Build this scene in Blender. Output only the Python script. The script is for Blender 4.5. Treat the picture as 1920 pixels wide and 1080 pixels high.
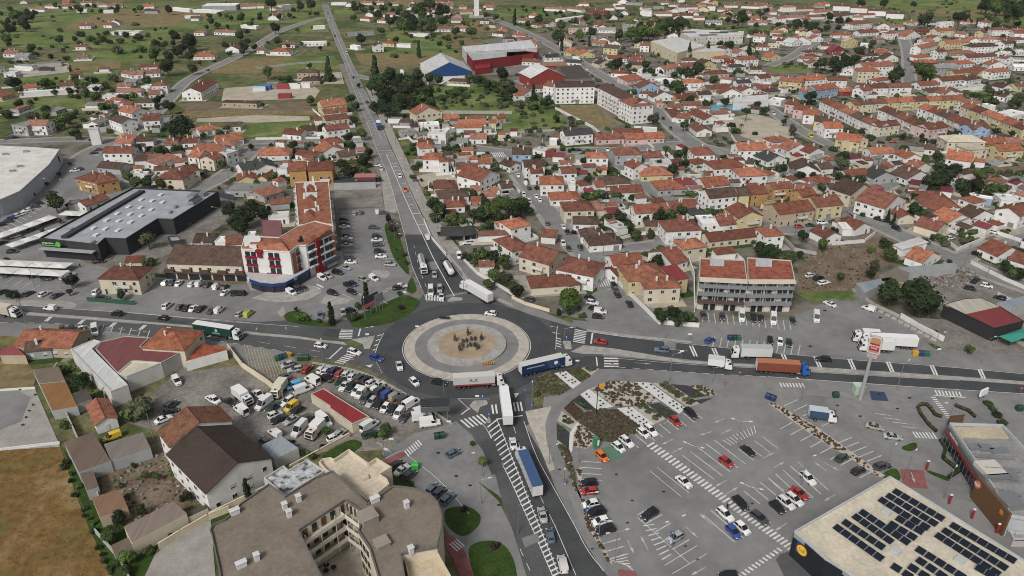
import bpy, math, random
from mathutils import Vector
random.seed(7)
R=math.radians
sc=bpy.context.scene
for o in list(bpy.data.objects): bpy.data.objects.remove(o)
col=sc.collection
# ---------------------------------------------------------------- camera
PITCH,FOC,CAMH=R(27),1400.0,120.0
cd=bpy.data.cameras.new('camera'); cam=bpy.data.objects.new('camera',cd); col.objects.link(cam)
cam.location=(0,0,CAMH); cam.rotation_euler=(R(63),0,0)
cd.sensor_width=36; cd.lens=36*FOC/1920; cd.clip_start=1; cd.clip_end=20000
sc.camera=cam
# ---------------------------------------------------------------- world, sun, exposure
SUN_EL,SUN_AZ=R(44),R(208)      # azimuth clockwise from +Y
world=bpy.data.worlds.new('World'); sc.world=world; world.use_nodes=True
nt=world.node_tree; bg=nt.nodes['Background']
sky=nt.nodes.new('ShaderNodeTexSky'); sky.sky_type='NISHITA'; sky.sun_disc=False
sky.sun_elevation=SUN_EL; sky.sun_rotation=SUN_AZ; sky.air_density=1.0; sky.dust_density=4.0
hs=nt.nodes.new('ShaderNodeHueSaturation'); hs.inputs['Saturation'].default_value=0.25
nt.links.new(sky.outputs[0],hs.inputs['Color']); nt.links.new(hs.outputs[0],bg.inputs[0])
bg.inputs[1].default_value=0.066
sd=bpy.data.lights.new('sun','SUN'); sd.energy=1.5; sd.angle=R(14); sd.color=(1,.965,.91)
sun=bpy.data.objects.new('sun',sd); col.objects.link(sun)
dv=Vector((math.sin(SUN_AZ)*math.cos(SUN_EL),math.cos(SUN_AZ)*math.cos(SUN_EL),math.sin(SUN_EL)))
sun.rotation_euler=dv.to_track_quat('Z','Y').to_euler()
sc.view_settings.view_transform='Standard'; sc.view_settings.look='None'
sc.view_settings.gamma=1; sc.view_settings.use_curve_mapping=False
sc.view_settings.exposure=0.54
sc.render.engine='CYCLES'
try:
    sc.cycles.max_bounces=4; sc.cycles.diffuse_bounces=2; sc.cycles.use_denoising=True; sc.cycles.filter_width=1.0
except Exception: pass
# ---------------------------------------------------------------- pixel <-> place
CP,SP=math.cos(PITCH),math.sin(PITCH)
def W(px,py,z=0.0):
    u=(px-960)/FOC; v=(py-540)/FOC
    t=(CAMH-z)/(SP+v*CP)
    return Vector((u*t,(CP-v*SP)*t,z))
def pix(p):
    x,y,z=p[0],p[1],p[2]-CAMH
    d=y*CP-z*SP; dn=-y*SP-z*CP
    return 960+FOC*x/d, 540+FOC*dn/d
def scale_at(p): return FOC/(p[1]*CP-(p[2]-CAMH)*SP)
OX=OY=0; SC=1.0
def T(ox,oy,s=4.0):
    global OX,OY,SC
    OX,OY,SC=ox,oy,s
def P(x,y,z=0.0): return W(OX+x/SC,OY+y/SC,z)
# ---------------------------------------------------------------- meshes
class MB:
    def __init__(s): s.v=[];s.f=[];s.m=[]
    def poly(s,pts,m=0):
        n=len(s.v); s.v.extend(tuple(p) for p in pts); s.f.append(tuple(range(n,n+len(pts)))); s.m.append(m)
    def box(s,c,d,rz=0.0,m=0,top=None):
        cx,cy,cz=c; a,b,h=d[0]/2,d[1]/2,d[2]/2; ca,sa=math.cos(rz),math.sin(rz)
        n=len(s.v)
        for z in (-h,h):
            for x,y in ((-a,-b),(a,-b),(a,b),(-a,b)):
                s.v.append((cx+x*ca-y*sa,cy+x*sa+y*ca,cz+z))
        for k,q in enumerate(((0,3,2,1),(4,5,6,7),(0,1,5,4),(1,2,6,5),(2,3,7,6),(3,0,4,7))):
            s.f.append(tuple(n+i for i in q)); s.m.append(top if (k==1 and top is not None) else m)
    def prism(s,pts,z0,z1,m=0,top=None,bottom=False):
        k=len(pts); n=len(s.v)
        s.v.extend((p[0],p[1],z0) for p in pts); s.v.extend((p[0],p[1],z1) for p in pts)
        for i in range(k):
            j=(i+1)%k; s.f.append((n+i,n+j,n+k+j,n+k+i)); s.m.append(m)
        s.f.append(tuple(range(n+k,n+2*k))); s.m.append(m if top is None else top)
        if bottom: s.f.append(tuple(range(n+k-1,n-1,-1))); s.m.append(m)
    def hexa(s,b,t,m=0,top=None):      # two quads of 4 points, bottom and top
        n=len(s.v); s.v.extend(tuple(p) for p in b); s.v.extend(tuple(p) for p in t)
        for k,q in enumerate(((0,3,2,1),(4,5,6,7),(0,1,5,4),(1,2,6,5),(2,3,7,6),(3,0,4,7))):
            s.f.append(tuple(n+i for i in q)); s.m.append(top if (k==1 and top is not None) else m)
    def tube(s,a,b,r0,r1=None,n=8,m=0,caps=True):
        r1=r0 if r1 is None else r1
        a=Vector(a);b=Vector(b);d=(b-a).normalized()
        u=d.orthogonal().normalized(); w=d.cross(u)
        k=len(s.v)
        for p,r in ((a,r0),(b,r1)):
            for i in range(n):
                t=2*math.pi*i/n; s.v.append(tuple(p+u*(r*math.cos(t))+w*(r*math.sin(t))))
        for i in range(n):
            j=(i+1)%n; s.f.append((k+i,k+j,k+n+j,k+n+i)); s.m.append(m)
        if caps:
            s.f.append(tuple(range(k+n,k+2*n))); s.m.append(m)
            s.f.append(tuple(range(k+n-1,k-1,-1))); s.m.append(m)
    def blob(s,c,r,m=0,seed=0,rough=.12,n=8,k=5):
        rnd=random.Random(seed); b=len(s.v)
        cx,cy,cz=c; rx,ry,rz=r
        s.v.append((cx,cy,cz-rz))
        for i in range(1,k):
            t=math.pi*i/k
            for j in range(n):
                a=2*math.pi*(j+.5*(i%2))/n; q=1+rnd.uniform(-rough,rough)
                s.v.append((cx+rx*q*math.sin(t)*math.cos(a),cy+ry*q*math.sin(t)*math.sin(a),cz-rz*q*math.cos(t)))
        s.v.append((cx,cy,cz+rz)); e=len(s.v)-1
        for j in range(n):
            s.f.append((b,b+1+(j+1)%n,b+1+j)); s.m.append(m)
            s.f.append((e,e-n+j,e-n+(j+1)%n)); s.m.append(m)
        for i in range(k-2):
            for j in range(n):
                p=b+1+i*n; s.f.append((p+j,p+(j+1)%n,p+n+(j+1)%n,p+n+j)); s.m.append(m)
    def mesh(s,name,mats,smooth=False):
        me=bpy.data.meshes.new(name); me.from_pydata(s.v,[],s.f)
        for m in mats: me.materials.append(m)
        if len(mats)>1: me.polygons.foreach_set('material_index',s.m)
        if smooth: me.polygons.foreach_set('use_smooth',[True]*len(s.f)); me.set_sharp_from_angle(angle=R(48))
        me.update(); return me
THINGS=[]
def ob(name,me,parent=None,color=None,loc=None,rz=0.0,scale=None):
    o=bpy.data.objects.new(name,me); col.objects.link(o)
    if parent is not None: o.parent=parent
    if color is not None: o.color=(color[0],color[1],color[2],1)
    if loc is not None: o.location=loc
    if rz: o.rotation_euler=(0,0,rz)
    if scale is not None: o.scale=scale if hasattr(scale,'__len__') else (scale,)*3
    return o
def thing(name,base,cat,loc,rz=0.0,group=None,where=None,me=None,color=None,scale=None):
    o=ob(name,me,None,color,loc,rz,scale)
    o['category']=cat
    if group: o['group']=group
    THINGS.append((o,base,where))
    return o
def struct(name,me,kind='structure',color=None):
    o=ob(name,me,None,color); o['kind']=kind; return o
# ---------------------------------------------------------------- materials
MATS={}
def pm(name,c,rough=.85,metal=0.0,spec=.3,emit=None):
    if name in MATS: return MATS[name]
    m=bpy.data.materials.new(name); m.use_nodes=True; b=m.node_tree.nodes['Principled BSDF']
    b.inputs['Base Color'].default_value=(*c,1); b.inputs['Roughness'].default_value=rough
    b.inputs['Metallic'].default_value=metal; b.inputs['Specular IOR Level'].default_value=spec
    MATS[name]=m; return m
def noisy(name,stops,scale,detail=4,rough=.92,scale2=None,amp2=.35,bump=0.0,objcol=False,stretch=None,dist=0.0,fine=None,spec=.2):
    """colour from a ramp over position noise, optionally times the object's own colour, with a second noise for wear"""
    m=bpy.data.materials.new(name); m.use_nodes=True; n=m.node_tree; b=n.nodes['Principled BSDF']; L=n.links.new
    b.inputs['Roughness'].default_value=rough; b.inputs['Specular IOR Level'].default_value=spec
    g=n.nodes.new('ShaderNodeNewGeometry') if not stretch else n.nodes.new('ShaderNodeTexCoord')
    src=g.outputs['Position'] if not stretch else g.outputs['Object']
    if stretch:
        mp=n.nodes.new('ShaderNodeMapping'); mp.inputs['Scale'].default_value=stretch; L(src,mp.inputs[0]); src=mp.outputs[0]
    t=n.nodes.new('ShaderNodeTexNoise'); t.inputs['Scale'].default_value=scale; t.inputs['Detail'].default_value=detail
    t.inputs['Distortion'].default_value=dist
    L(src,t.inputs['Vector'])
    r=n.nodes.new('ShaderNodeValToRGB'); L(t.outputs[0],r.inputs[0])
    el=r.color_ramp.elements
    for i,(p,c) in enumerate(stops):
        e=el[i] if i<2 else el.new(p)
        e.position=p; e.color=(*c,1) if hasattr(c,'__len__') else (c,c,c,1)
    out=r.outputs[0]
    def mul(a,bb,f=1.0):
        x=n.nodes.new('ShaderNodeMix'); x.data_type='RGBA'; x.blend_type='MULTIPLY'; x.inputs[0].default_value=f
        L(a,x.inputs[6]); L(bb,x.inputs[7]); return x.outputs[2]
    for s2,a2 in ((scale2,amp2),(fine,.30)):
        if not s2: continue
        t2=n.nodes.new('ShaderNodeTexNoise'); t2.inputs['Scale'].default_value=s2; t2.inputs['Detail'].default_value=3
        L(src,t2.inputs['Vector'])
        r2=n.nodes.new('ShaderNodeValToRGB'); L(t2.outputs[0],r2.inputs[0])
        r2.color_ramp.elements[0].position=.32; r2.color_ramp.elements[0].color=(1-a2,)*3+(1,)
        r2.color_ramp.elements[1].position=.68; r2.color_ramp.elements[1].color=(1+a2*.4,)*3+(1,)
        out=mul(out,r2.outputs[0])
    if objcol:
        oi=n.nodes.new('ShaderNodeObjectInfo'); out=mul(out,oi.outputs['Color'])
    L(out,b.inputs['Base Color'])
    if bump:
        bp=n.nodes.new('ShaderNodeBump'); bp.inputs['Strength'].default_value=bump; bp.inputs['Distance'].default_value=.2
        L(t.outputs[0],bp.inputs['Height']); L(bp.outputs[0],b.inputs['Normal'])
    MATS[name]=m; return m
def paintmat(name,rough=.35,metal=0.0,coat=.6):
    m=bpy.data.materials.new(name); m.use_nodes=True; n=m.node_tree; b=n.nodes['Principled BSDF']
    oi=n.nodes.new('ShaderNodeObjectInfo'); n.links.new(oi.outputs['Color'],b.inputs['Base Color'])
    b.inputs['Roughness'].default_value=rough; b.inputs['Metallic'].default_value=metal
    b.inputs['Coat Weight'].default_value=coat; b.inputs['Coat Roughness'].default_value=.08
    MATS[name]=m; return m
GLASS=pm('dark_glass',(.012,.015,.018),.12,0,.6)
PANE=pm('window_glass',(.022,.026,.032),.18,0,.6)
WFRAME=pm('window_frame',(.55,.54,.52),.6)
SHUT=pm('roller_shutter',(.50,.50,.48),.6)
RUBBER=pm('tyre_rubber',(.015,.015,.016),.8)
RIM=pm('alloy_rim',(.35,.35,.36),.35,.8)
BLACKP=pm('black_plastic',(.02,.02,.022),.6)
LAMPW=pm('headlight_glass',(.62,.64,.66),.15)
LAMPR=pm('taillight_red',(.30,.012,.012),.25)
STEEL=pm('galvanised_steel',(.36,.37,.38),.45,.7)
CAR=paintmat('car_paint'); PLAIN=paintmat('plain_paint',.6,0,0)
WALL=noisy('rendered_wall',[(.30,.86),(.65,1.0)],.35,5,.92,objcol=True,scale2=2.2,amp2=.07)
ROOF=noisy('clay_tile_roof',[(.28,.52),(.5,.92),(.75,1.22)],.55,6,.9,objcol=True,scale2=3.2,amp2=.45,fine=None,bump=.25)
METALROOF=noisy('sheet_metal_roof',[(.3,.82),(.7,1.05)],.2,4,.5,objcol=True,stretch=(2.2,.12,1),scale2=1.0,amp2=.18)
FLATROOF=noisy('flat_roof_felt',[(.3,.80),(.7,1.06)],.18,6,.9,objcol=True,scale2=1.3,amp2=.16)
CONC=noisy('concrete',[(.3,(.30,.295,.28)),(.7,(.40,.39,.37))],.6,5,.9,scale2=3,amp2=.15)
LEAF={}
# ---------------------------------------------------------------- ground materials
def c3(*a): return a
ASPH=noisy('asphalt',[(.3,(.078,.081,.084)),(.7,(.108,.11,.11))],.12,6,.88,scale2=1.6,amp2=.16)
ASPHD=noisy('fresh_asphalt',[(.3,(.053,.056,.059)),(.7,(.078,.081,.083))],.15,6,.85,scale2=1.5,amp2=.14)
ASPHO=noisy('worn_asphalt',[(.3,(.165,.165,.162)),(.5,(.215,.212,.207)),(.72,(.25,.247,.24))],.045,4,.9,scale2=.30,amp2=.13)
STREET=noisy('street_asphalt',[(.3,(.18,.18,.178)),(.7,(.25,.246,.238))],.10,4,.9,scale2=.5,amp2=.12)
PAVE=noisy('pavement',[(.3,(.27,.255,.235)),(.7,(.37,.35,.32))],.3,5,.92,scale2=2.4,amp2=.16)
COBB=noisy('limestone_cobble',[(.3,(.29,.275,.255)),(.7,(.42,.40,.375))],.5,5,.92,scale2=3.5,amp2=.22)
CREAMP=noisy('cream_cobble',[(.3,(.38,.345,.295)),(.7,(.53,.485,.42))],.5,5,.92,scale2=3.5,amp2=.2)
PAINT=noisy('road_paint',[(.3,(.52,.52,.50)),(.6,(.72,.72,.70))],1.2,5,.75,scale2=5,amp2=.2)
YPAINT=noisy('yellow_paint',[(.3,(.36,.28,.12)),(.6,(.52,.42,.20))],1.2,5,.8)
GREEN=noisy('lawn_grass',[(.3,(.030,.058,.012)),(.55,(.045,.085,.016)),(.75,(.070,.105,.026))],.25,6,.98,scale2=1.8,amp2=.35,bump=.3,fine=8)
FIELDG=noisy('meadow_grass',[(.28,(.068,.108,.028)),(.5,(.135,.18,.054)),(.72,(.23,.23,.095))],.035,7,.98,scale2=.4,amp2=.35,bump=.3,dist=.5)
FIELDT=noisy('dry_meadow',[(.28,(.15,.115,.055)),(.5,(.24,.185,.095)),(.72,(.14,.135,.05))],.04,7,.98,scale2=.35,amp2=.35,dist=.6)
FIELDO=noisy('ripe_dry_grass',[(.28,(.095,.105,.03)),(.40,(.155,.118,.040)),(.54,(.19,.112,.040)),(.72,(.28,.20,.095))],.06,9,.98,scale2=.5,amp2=.32,dist=1.0,bump=.2)
SOIL=noisy('bare_soil',[(.3,(.13,.095,.065)),(.7,(.23,.18,.13))],.15,6,.98,scale2=1.2,amp2=.35)
SAND=noisy('pale_sand',[(.3,(.36,.31,.24)),(.7,(.48,.43,.35))],.12,5,.98,scale2=1,amp2=.15)
GRAVEL=noisy('dusty_gravel',[(.3,(.17,.155,.135)),(.7,(.30,.28,.25))],.12,6,.98,scale2=.9,amp2=.28,fine=5)
TOWN=noisy('town_yard_ground',[(.3,(.045,.055,.024)),(.44,(.15,.135,.105)),(.56,(.20,.185,.16)),(.68,(.05,.06,.026))],.05,6,.98,scale2=.35,amp2=.25,dist=.4)
BASE=noisy('countryside_ground',[(.25,(.06,.08,.027)),(.45,(.105,.135,.045)),(.58,(.20,.175,.095)),(.72,(.095,.125,.042))],.018,8,.98,scale2=.15,amp2=.45,dist=.7,fine=.7)
WATER=pm('pool_water',(.10,.32,.42),.1)
REDP=noisy('red_paving',[(.3,(.22,.085,.08)),(.7,(.30,.12,.115))],.5,5,.92,scale2=3,amp2=.2)
DKP=noisy('dark_slate_gravel',[(.3,(.035,.036,.037)),(.7,(.06,.06,.06))],1.2,5,.95)
WGRAV=noisy('white_gravel',[(.3,(.50,.50,.49)),(.7,(.66,.66,.65))],2,5,.95)
BEIGEG=noisy('beige_gravel',[(.3,(.36,.33,.27)),(.7,(.48,.45,.38))],2,5,.95)
MULCH=noisy('bark_mulch',[(.3,(.035,.024,.018)),(.55,(.075,.05,.035)),(.75,(.14,.11,.065))],.9,6,.98,scale2=2,amp2=.4)
SANDR=noisy('sand_red',[(.3,(.30,.23,.16)),(.7,(.40,.315,.225))],.4,5,.98,scale2=3,amp2=.12)
ZC=[0]
def sheet(name,pts,mat,z=.02,px=True,kind='structure'):
    """flat ground sheet from tile-pixel corners; every new sheet lies a hair above the last one of its layer"""
    ZC[0]+=1; z=z+ZC[0]*.0002
    w=[P(x,y) for x,y in pts] if px else pts
    b=MB(); b.poly([(p[0],p[1],z) for p in w]); return struct(name,b.mesh(name,[mat]),kind)
def slab(name,pts,mat,h=.12,px=True):
    w=[P(x,y) for x,y in pts] if px else pts
    if name=='lawn':
        for _ in range(2): w=[q for a,b in zip(w,w[1:]+w[:1]) for q in (a*.78+b*.22,a*.22+b*.78)]
    a=sum(w[i][0]*w[(i+1)%len(w)][1]-w[(i+1)%len(w)][0]*w[i][1] for i in range(len(w)))
    if a<0: w=w[::-1]
    ZC[0]+=1
    b=MB(); b.prism(w,-.05,h+ZC[0]*.0002); return struct(name,b.mesh(name,[mat]))
def off(pts,d):
    out=[]
    for i,p in enumerate(pts):
        a=pts[max(i-1,0)]; c=pts[min(i+1,len(pts)-1)]
        t=Vector((c[0]-a[0],c[1]-a[1],0)).normalized()
        out.append(Vector((p[0]-t.y*d,p[1]+t.x*d,0)))
    return out
def smooth(pts,it=2):
    for _ in range(it):
        q=[pts[0]]
        for a,b in zip(pts,pts[1:]): q+= [a*.75+b*.25,a*.25+b*.75]
        q.append(pts[-1]); pts=q
    return pts
STREETS=[]
def strip(name,pts,w,mat,z=.06,build=True):
    w2=[P(x,y) for x,y in pts] if not isinstance(pts[0],Vector) else pts
    w2=smooth(w2) if len(w2)>2 else w2
    ZC[0]+=1; z+=ZC[0]*.0002
    STREETS.append((w2,w))
    l=off(w2,w/2); r=off(w2,-w/2); b=MB()
    for i in range(len(w2)-1):
        b.poly([(r[i].x,r[i].y,z),(r[i+1].x,r[i+1].y,z),(l[i+1].x,l[i+1].y,z),(l[i].x,l[i].y,z)])
    return struct(name,b.mesh(name,[mat]))
def ribbon(name,left,right,mat,z=.06):
    """road between two edges given as pixel polylines"""
    l=smooth([P(*p) for p in left]); r=smooth([P(*p) for p in right])
    n=40
    def res(q):
        d=[0]
        for a,b in zip(q,q[1:]): d.append(d[-1]+(b-a).length)
        o=[]; k=0
        for i in range(n+1):
            t=d[-1]*i/n
            while k<len(q)-2 and d[k+1]<t: k+=1
            f=(t-d[k])/max(1e-6,d[k+1]-d[k]); o.append(q[k].lerp(q[k+1],min(1,f)))
        return o
    l=res(l); r=res(r); STREETS.append(([(p+q)/2 for p,q in zip(l,r)],max((p-q).length for p,q in zip(l,r)))); ZC[0]+=1; z+=ZC[0]*.0002; b=MB()
    for i in range(n): b.poly([(l[i].x,l[i].y,z),(l[i+1].x,l[i+1].y,z),(r[i+1].x,r[i+1].y,z),(r[i].x,r[i].y,z)])
    return struct(name,b.mesh(name,[mat]))
# painted markings are collected into one mesh per paint
MK=MB(); MKY=MB(); MKB=MB(); ZM=[.155]
def ln(a,b,w=.13,mb=None,px=True):
    mb=mb or MK
    if px: a=P(*a); b=P(*b)
    d=(b-a); d.z=0
    if d.length<.05: return
    d.normalize(); n=Vector((-d.y,d.x,0))*(w/2); ZM[0]+=.000004; z=ZM[0]
    mb.poly([(q.x,q.y,z) for q in (a-n,b-n,b+n,a+n)])
def pline(pts,w=.15,px=True,on=0,offl=0,sm=True):
    q=[P(*p) for p in pts] if px else pts
    if sm and len(q)>2: q=smooth(q)
    if not on:
        for a,b in zip(q,q[1:]): ln(a,b,w,px=False)
        return
    d=0.0
    for a,b in zip(q,q[1:]):
        L=(b-a).length; t=0
        while t<L:
            ph=d%(on+offl); rem=(on-ph) if ph<on else (on+offl-ph)
            e=min(L,t+rem)
            if ph<on: ln(a.lerp(b,t/L),a.lerp(b,e/L),w,px=False)
            d+=e-t+1e-6; t=e+1e-6
def mquad(*pts):
    ZM[0]+=.000004; MK.poly([(q.x,q.y,ZM[0]) for q in (P(*p) for p in pts)])
def zebra(a,b,vx,vy,n,fill=.5):
    """n stripes from a to b (pixel), each stripe running along the pixel vector (vx,vy)"""
    for i in range(n):
        t=(i+.25)/n; u=t+fill/n
        x0,y0=a[0]+(b[0]-a[0])*t,a[1]+(b[1]-a[1])*t; x1,y1=a[0]+(b[0]-a[0])*u,a[1]+(b[1]-a[1])*u
        mquad((x0,y0),(x1,y1),(x1+vx,y1+vy),(x0+vx,y0+vy))
def arrow(x,y,dx,dy,L=4.0):
    a=P(x,y); d=(P(x+dx,y+dy)-a).normalized(); n=Vector((-d.y,d.x,0)); ZM[0]+=.00002; z=ZM[0]
    b=a+d*L*.6; e=a+d*L
    ln(a,b,.16,MKB,px=False)
    MKB.poly([(q.x,q.y,z) for q in (b-n*.35,e,b+n*.35)])
# ---------------------------------------------------------------- base ground and parcels
b=MB(); b.poly([(-3500,-200,-.1),(3500,-200,-.1),(3500,4500,-.1),(-3500,4500,-.1)]); struct('ground',b.mesh('ground',[BASE]))
T(0,0,1)
sheet('town_ground',[(480,265),(690,262),(690,175),(735,300),(760,345),(810,450),(940,245),(1040,205),(1100,130),(1280,145),(1300,70),(1480,20),(1700,30),(2300,100),(2600,600),(1440,660),(960,575),(700,640),(300,600),(-300,590),(-300,260)],TOWN,0)
sheet('town_ground',[(870,80),(1010,60),(1250,60),(1260,130),(1100,150),(1040,200),(880,130)],TOWN,0)
sheet('industrial_yard',[(780,125),(1000,95),(1120,150),(1040,165),(1000,140),(790,140)],GRAVEL)
# fields far left and centre
for nm,m,pts in [
 ('meadow',FIELDG,[(0,20),(60,8),(440,5),(600,8),(625,40),(480,45),(300,60),(0,75)]),
 ('dry_meadow',FIELDT,[(220,18),(330,12),(400,25),(400,36),(300,52),(110,58),(170,30)]),
 ('meadow',FIELDG,[(25,62),(290,50),(345,62),(270,92),(0,88),(0,75)]),
 ('meadow',FIELDG,[(130,100),(290,88),(330,112),(230,118),(125,117)]),
 ('crop_field',FIELDT,[(125,118),(228,115),(225,128),(132,135)]),
 ('meadow',FIELDG,[(30,148),(140,136),(225,130),(220,148),(120,162),(60,165),(0,155)]),
 ('meadow',FIELDG,[(0,190),(160,180),(160,200),(60,215),(0,215)]),
 ('dry_meadow',FIELDT,[(415,118),(480,108),(560,108),(590,112),(600,130),(480,138),(395,138)]),
 ('meadow',FIELDG,[(535,110),(625,104),(640,128),(560,137),(530,130)]),
 ('meadow',FIELDG,[(530,22),(605,20),(615,33),(535,35)]),
 ('meadow',FIELDG,[(515,55),(600,38),(618,60),(560,62)]),
 ('bare_field',SOIL,[(395,190),(480,198),(585,188),(590,208),(480,210),(350,208),(330,196)]),
 ('meadow',FIELDG,[(450,230),(590,226),(590,258),(525,262),(450,255)]),
 ('dry_meadow',FIELDT,[(330,208),(480,208),(590,208),(590,216),(370,220),(320,215)]),
 ('meadow',FIELDG,[(625,18),(660,14),(670,28),(630,29)]),
 ('meadow',FIELDG,[(710,52),(790,58),(830,75),(870,108),(780,105),(690,105),(745,92)]),
 ('dry_meadow',FIELDT,[(665,100),(860,104),(850,118),(700,125),(675,118)]),
 ('orchard',FIELDT,[(740,0),(792,0),(800,10),(760,14)]),
 ('dry_meadow',FIELDT,[(845,72),(900,70),(908,82),(860,88)]),
 ('dry_meadow',FIELDT,[(880,42),(920,35),(960,48),(955,62),(890,60)]),
 ('green_field',FIELDG,[(915,18),(985,14),(1072,24),(1050,33),(940,35)]),
 ('green_field',FIELDG,[(700,172),(780,160),(880,155),(960,175),(1045,200),(960,212),(830,212),(720,212)]),
 ('allotment',FIELDG,[(1040,200),(935,218),(945,245),(1025,246),(1050,238),(1065,228)]),
 ('dry_lot',FIELDT,[(1041,201),(1112,196),(1162,236),(1110,240)]),
 ('field',FIELDG,[(1170,48),(1240,48),(1230,68),(1175,62)]),
 ('field',FIELDG,[(1290,55),(1440,48),(1560,62),(1440,68),(1300,62)]),
 ('meadow',FIELDG,[(1600,0),(2300,0),(2300,60),(1920,45),(1740,30),(1640,12)]),
 ('dry_meadow',FIELDT,[(1700,18),(1890,22),(1900,32),(1720,30)]),
 ('meadow',FIELDG,[(1640,38),(1720,31),(1720,46),(1660,44)]),
 ('meadow',FIELDG,[(1440,125),(1520,118),(1522,135),(1450,138)]),
 ('meadow',FIELDG,[(1815,170),(1920,150),(1990,160),(1920,190),(1830,182)]),
 ('sand_yard',SAND,[(1340,225),(1420,212),(1480,235),(1490,262),(1430,270),(1390,255)]),
 ('scrub_lot',SOIL,[(1535,470),(1640,440),(1700,455),(1720,480),(1640,505),(1690,530),(1610,545),(1500,555),(1495,500)]),
 ('green_lot',FIELDG,[(1490,548),(1600,545),(1602,562),(1520,566)]),
 ('soil_lot',SOIL,[(1760,310),(1920,290),(1990,320),(1920,345),(1780,345)]),
 ('yard',GRAVEL,[(1720,520),(1830,505),(1990,560),(1990,640),(1800,590),(1700,560)]),
 ('dust_yard',GRAVEL,[(1640,590),(1780,600),(1990,660),(1990,690),(1840,690),(1760,650),(1640,595)]),
 ('plot',SOIL,[(760,320),(800,318),(830,352),(790,360)]),
 ('concrete_yard',SAND,[(780,330),(870,312),(890,345),(790,350)]),
 ('concrete_yard',SAND,[(830,288),(905,288),(930,305),(845,312)]),
 ('dirt_plot',SOIL,[(630,345),(710,342),(718,356),(632,360)]),
 ('grid_paving',GRAVEL,[(627,358),(715,354),(720,388),(628,390)]),
 ('plot',FIELDT,[(1040,290),(1085,285),(1090,305),(1045,305)]),
 ('plot',FIELDT,[(1105,318),(1150,315),(1155,335),(1110,335)]),
 ('plot',SOIL,[(1200,440),(1268,430),(1270,455),(1200,462)]),
 ('compound_yard',SAND,[(25,122),(125,118),(128,135),(45,145)]),
 ('compound_yard',SAND,[(420,165),(580,155),(600,170),(590,185),(415,190)]),
 ('compound_yard',SAND,[(600,138),(640,135),(645,157),(600,158)]),
 ('tarp',SAND,[(370,222),(480,216),(580,218),(582,226),(480,230),(368,228)]),
]: sheet(nm,pts,m)
# near left
sheet('gravel_yard',[(410,690),(500,680),(620,720),(860,795),(800,835),(640,850),(500,840),(430,830),(300,810),(230,790),(330,700)],GRAVEL)
sheet('dry_field',[(-300,845),(112,832),(140,920),(165,985),(210,1080),(225,1250),(-400,1250)],FIELDO)
sheet('dirt_garden',[(190,860),(270,820),(330,850),(390,940),(330,960),(240,985),(190,950)],SOIL)
sheet('weedy_garden',[(100,690),(140,670),(195,730),(200,760),(150,760),(110,730)],FIELDG)
sheet('weedy_ground',[(118,840),(165,980),(215,1090),(330,1100),(420,985),(505,915),(400,970),(240,990),(190,960)],GREEN)
sheet('lawn',[(205,1100),(240,1050),(300,1018),(315,1045),(265,1075),(262,1100)],GREEN)
sheet('dry_lot',[(-60,690),(40,670),(70,700),(62,728),(-60,726)],FIELDT)
sheet('dry_lot',[(-60,608),(70,605),(110,612),(60,650),(-60,660)],FIELDT)
sheet('paved_yard',[(-60,730),(65,728),(110,830),(112,838),(-60,848)],PAVE)
sheet('asphalt_yard',[(-60,735),(35,733),(58,745),(40,790),(-20,815),(-60,820)],ASPHO)
sheet('loading_apron',[(430,648),(520,642),(560,680),(500,690),(470,700)],ASPHO,.06)
sheet('parking_court',[(300,1020),(395,975),(405,1090),(262,1100)],PAVE)
# road surfaces ------------------------------------------------------------
cT,cB=W(875,591),W(875,714); RC=(cT+cB)/2; RC.x=W(875,652).x; RI=(cT-cB).length/2
def ring(n=72,r=1,a0=0,a1=2*math.pi): return [Vector((RC.x+r*math.cos(a0+(a1-a0)*i/n),RC.y+r*math.sin(a0+(a1-a0)*i/n),0)) for i in range(n)]
# aprons between the arms
T(0,0,1)
sheet('asphalt_apron',[(470,607),(700,640),(690,690),(850,790),(905,800),(1000,800),(1000,740),(1090,700),(1130,690),(1130,640),(1070,610),(960,575),(880,540),(800,540),(780,575),(620,605),(560,600),(300,600),(200,620),(330,640)],ASPH,.05)
strip('verge',[(1060,650),(1285,675),(1515,692),(1800,712),(2100,738)],34,ASPHO,.03)
strip('verge',[(-200,582),(0,588),(250,605),(480,628)],26,ASPHO,.03)
north_l=[(603,8),(614,40),(633,89),(650,128),(664,170),(690,233),(700,265),(710,288),(730,335),(745,392),(758,438),(770,495),(790,540),(800,566)]
north_r=[(614.5,8),(632,52),(648.3,90),(657.5,113),(671,141),(697,199),(717.5,245),(737,287),(763,347),(784,392),(807,440),(836,480),(868,520),(886,548)]
north_r[6]=(720,245)
ribbon('north_road',north_l,north_r,ASPHO,.07)
sheet('north_road_patch',[(758,440),(806,440),(842,487),(872,528),(884,545),(800,560),(786,530),(768,490)],ASPHD,.09)
sheet('north_road_patch',[(800,492),(818,490),(825,505),(806,507)],ASPHO,.095)
# roadside strip along the north road
strip('road_shoulder',[(640,120),(700,262),(738,400)],5.0,GRAVEL,.05)
strip('road_shoulder',[(690,160),(745,280),(800,400),(850,470),(900,530)],5.0,PAVE,.05)
sheet('road_shoulder',[(712,310),(730,330),(745,395),(738,400),(722,395),(716,350)],PAVE,.06)
sheet('side_lane',[(838,478),(850,475),(890,505),(960,560),(1030,590),(1080,610),(1080,616),(960,580),(890,540)],ASPHO,.075)
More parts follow.
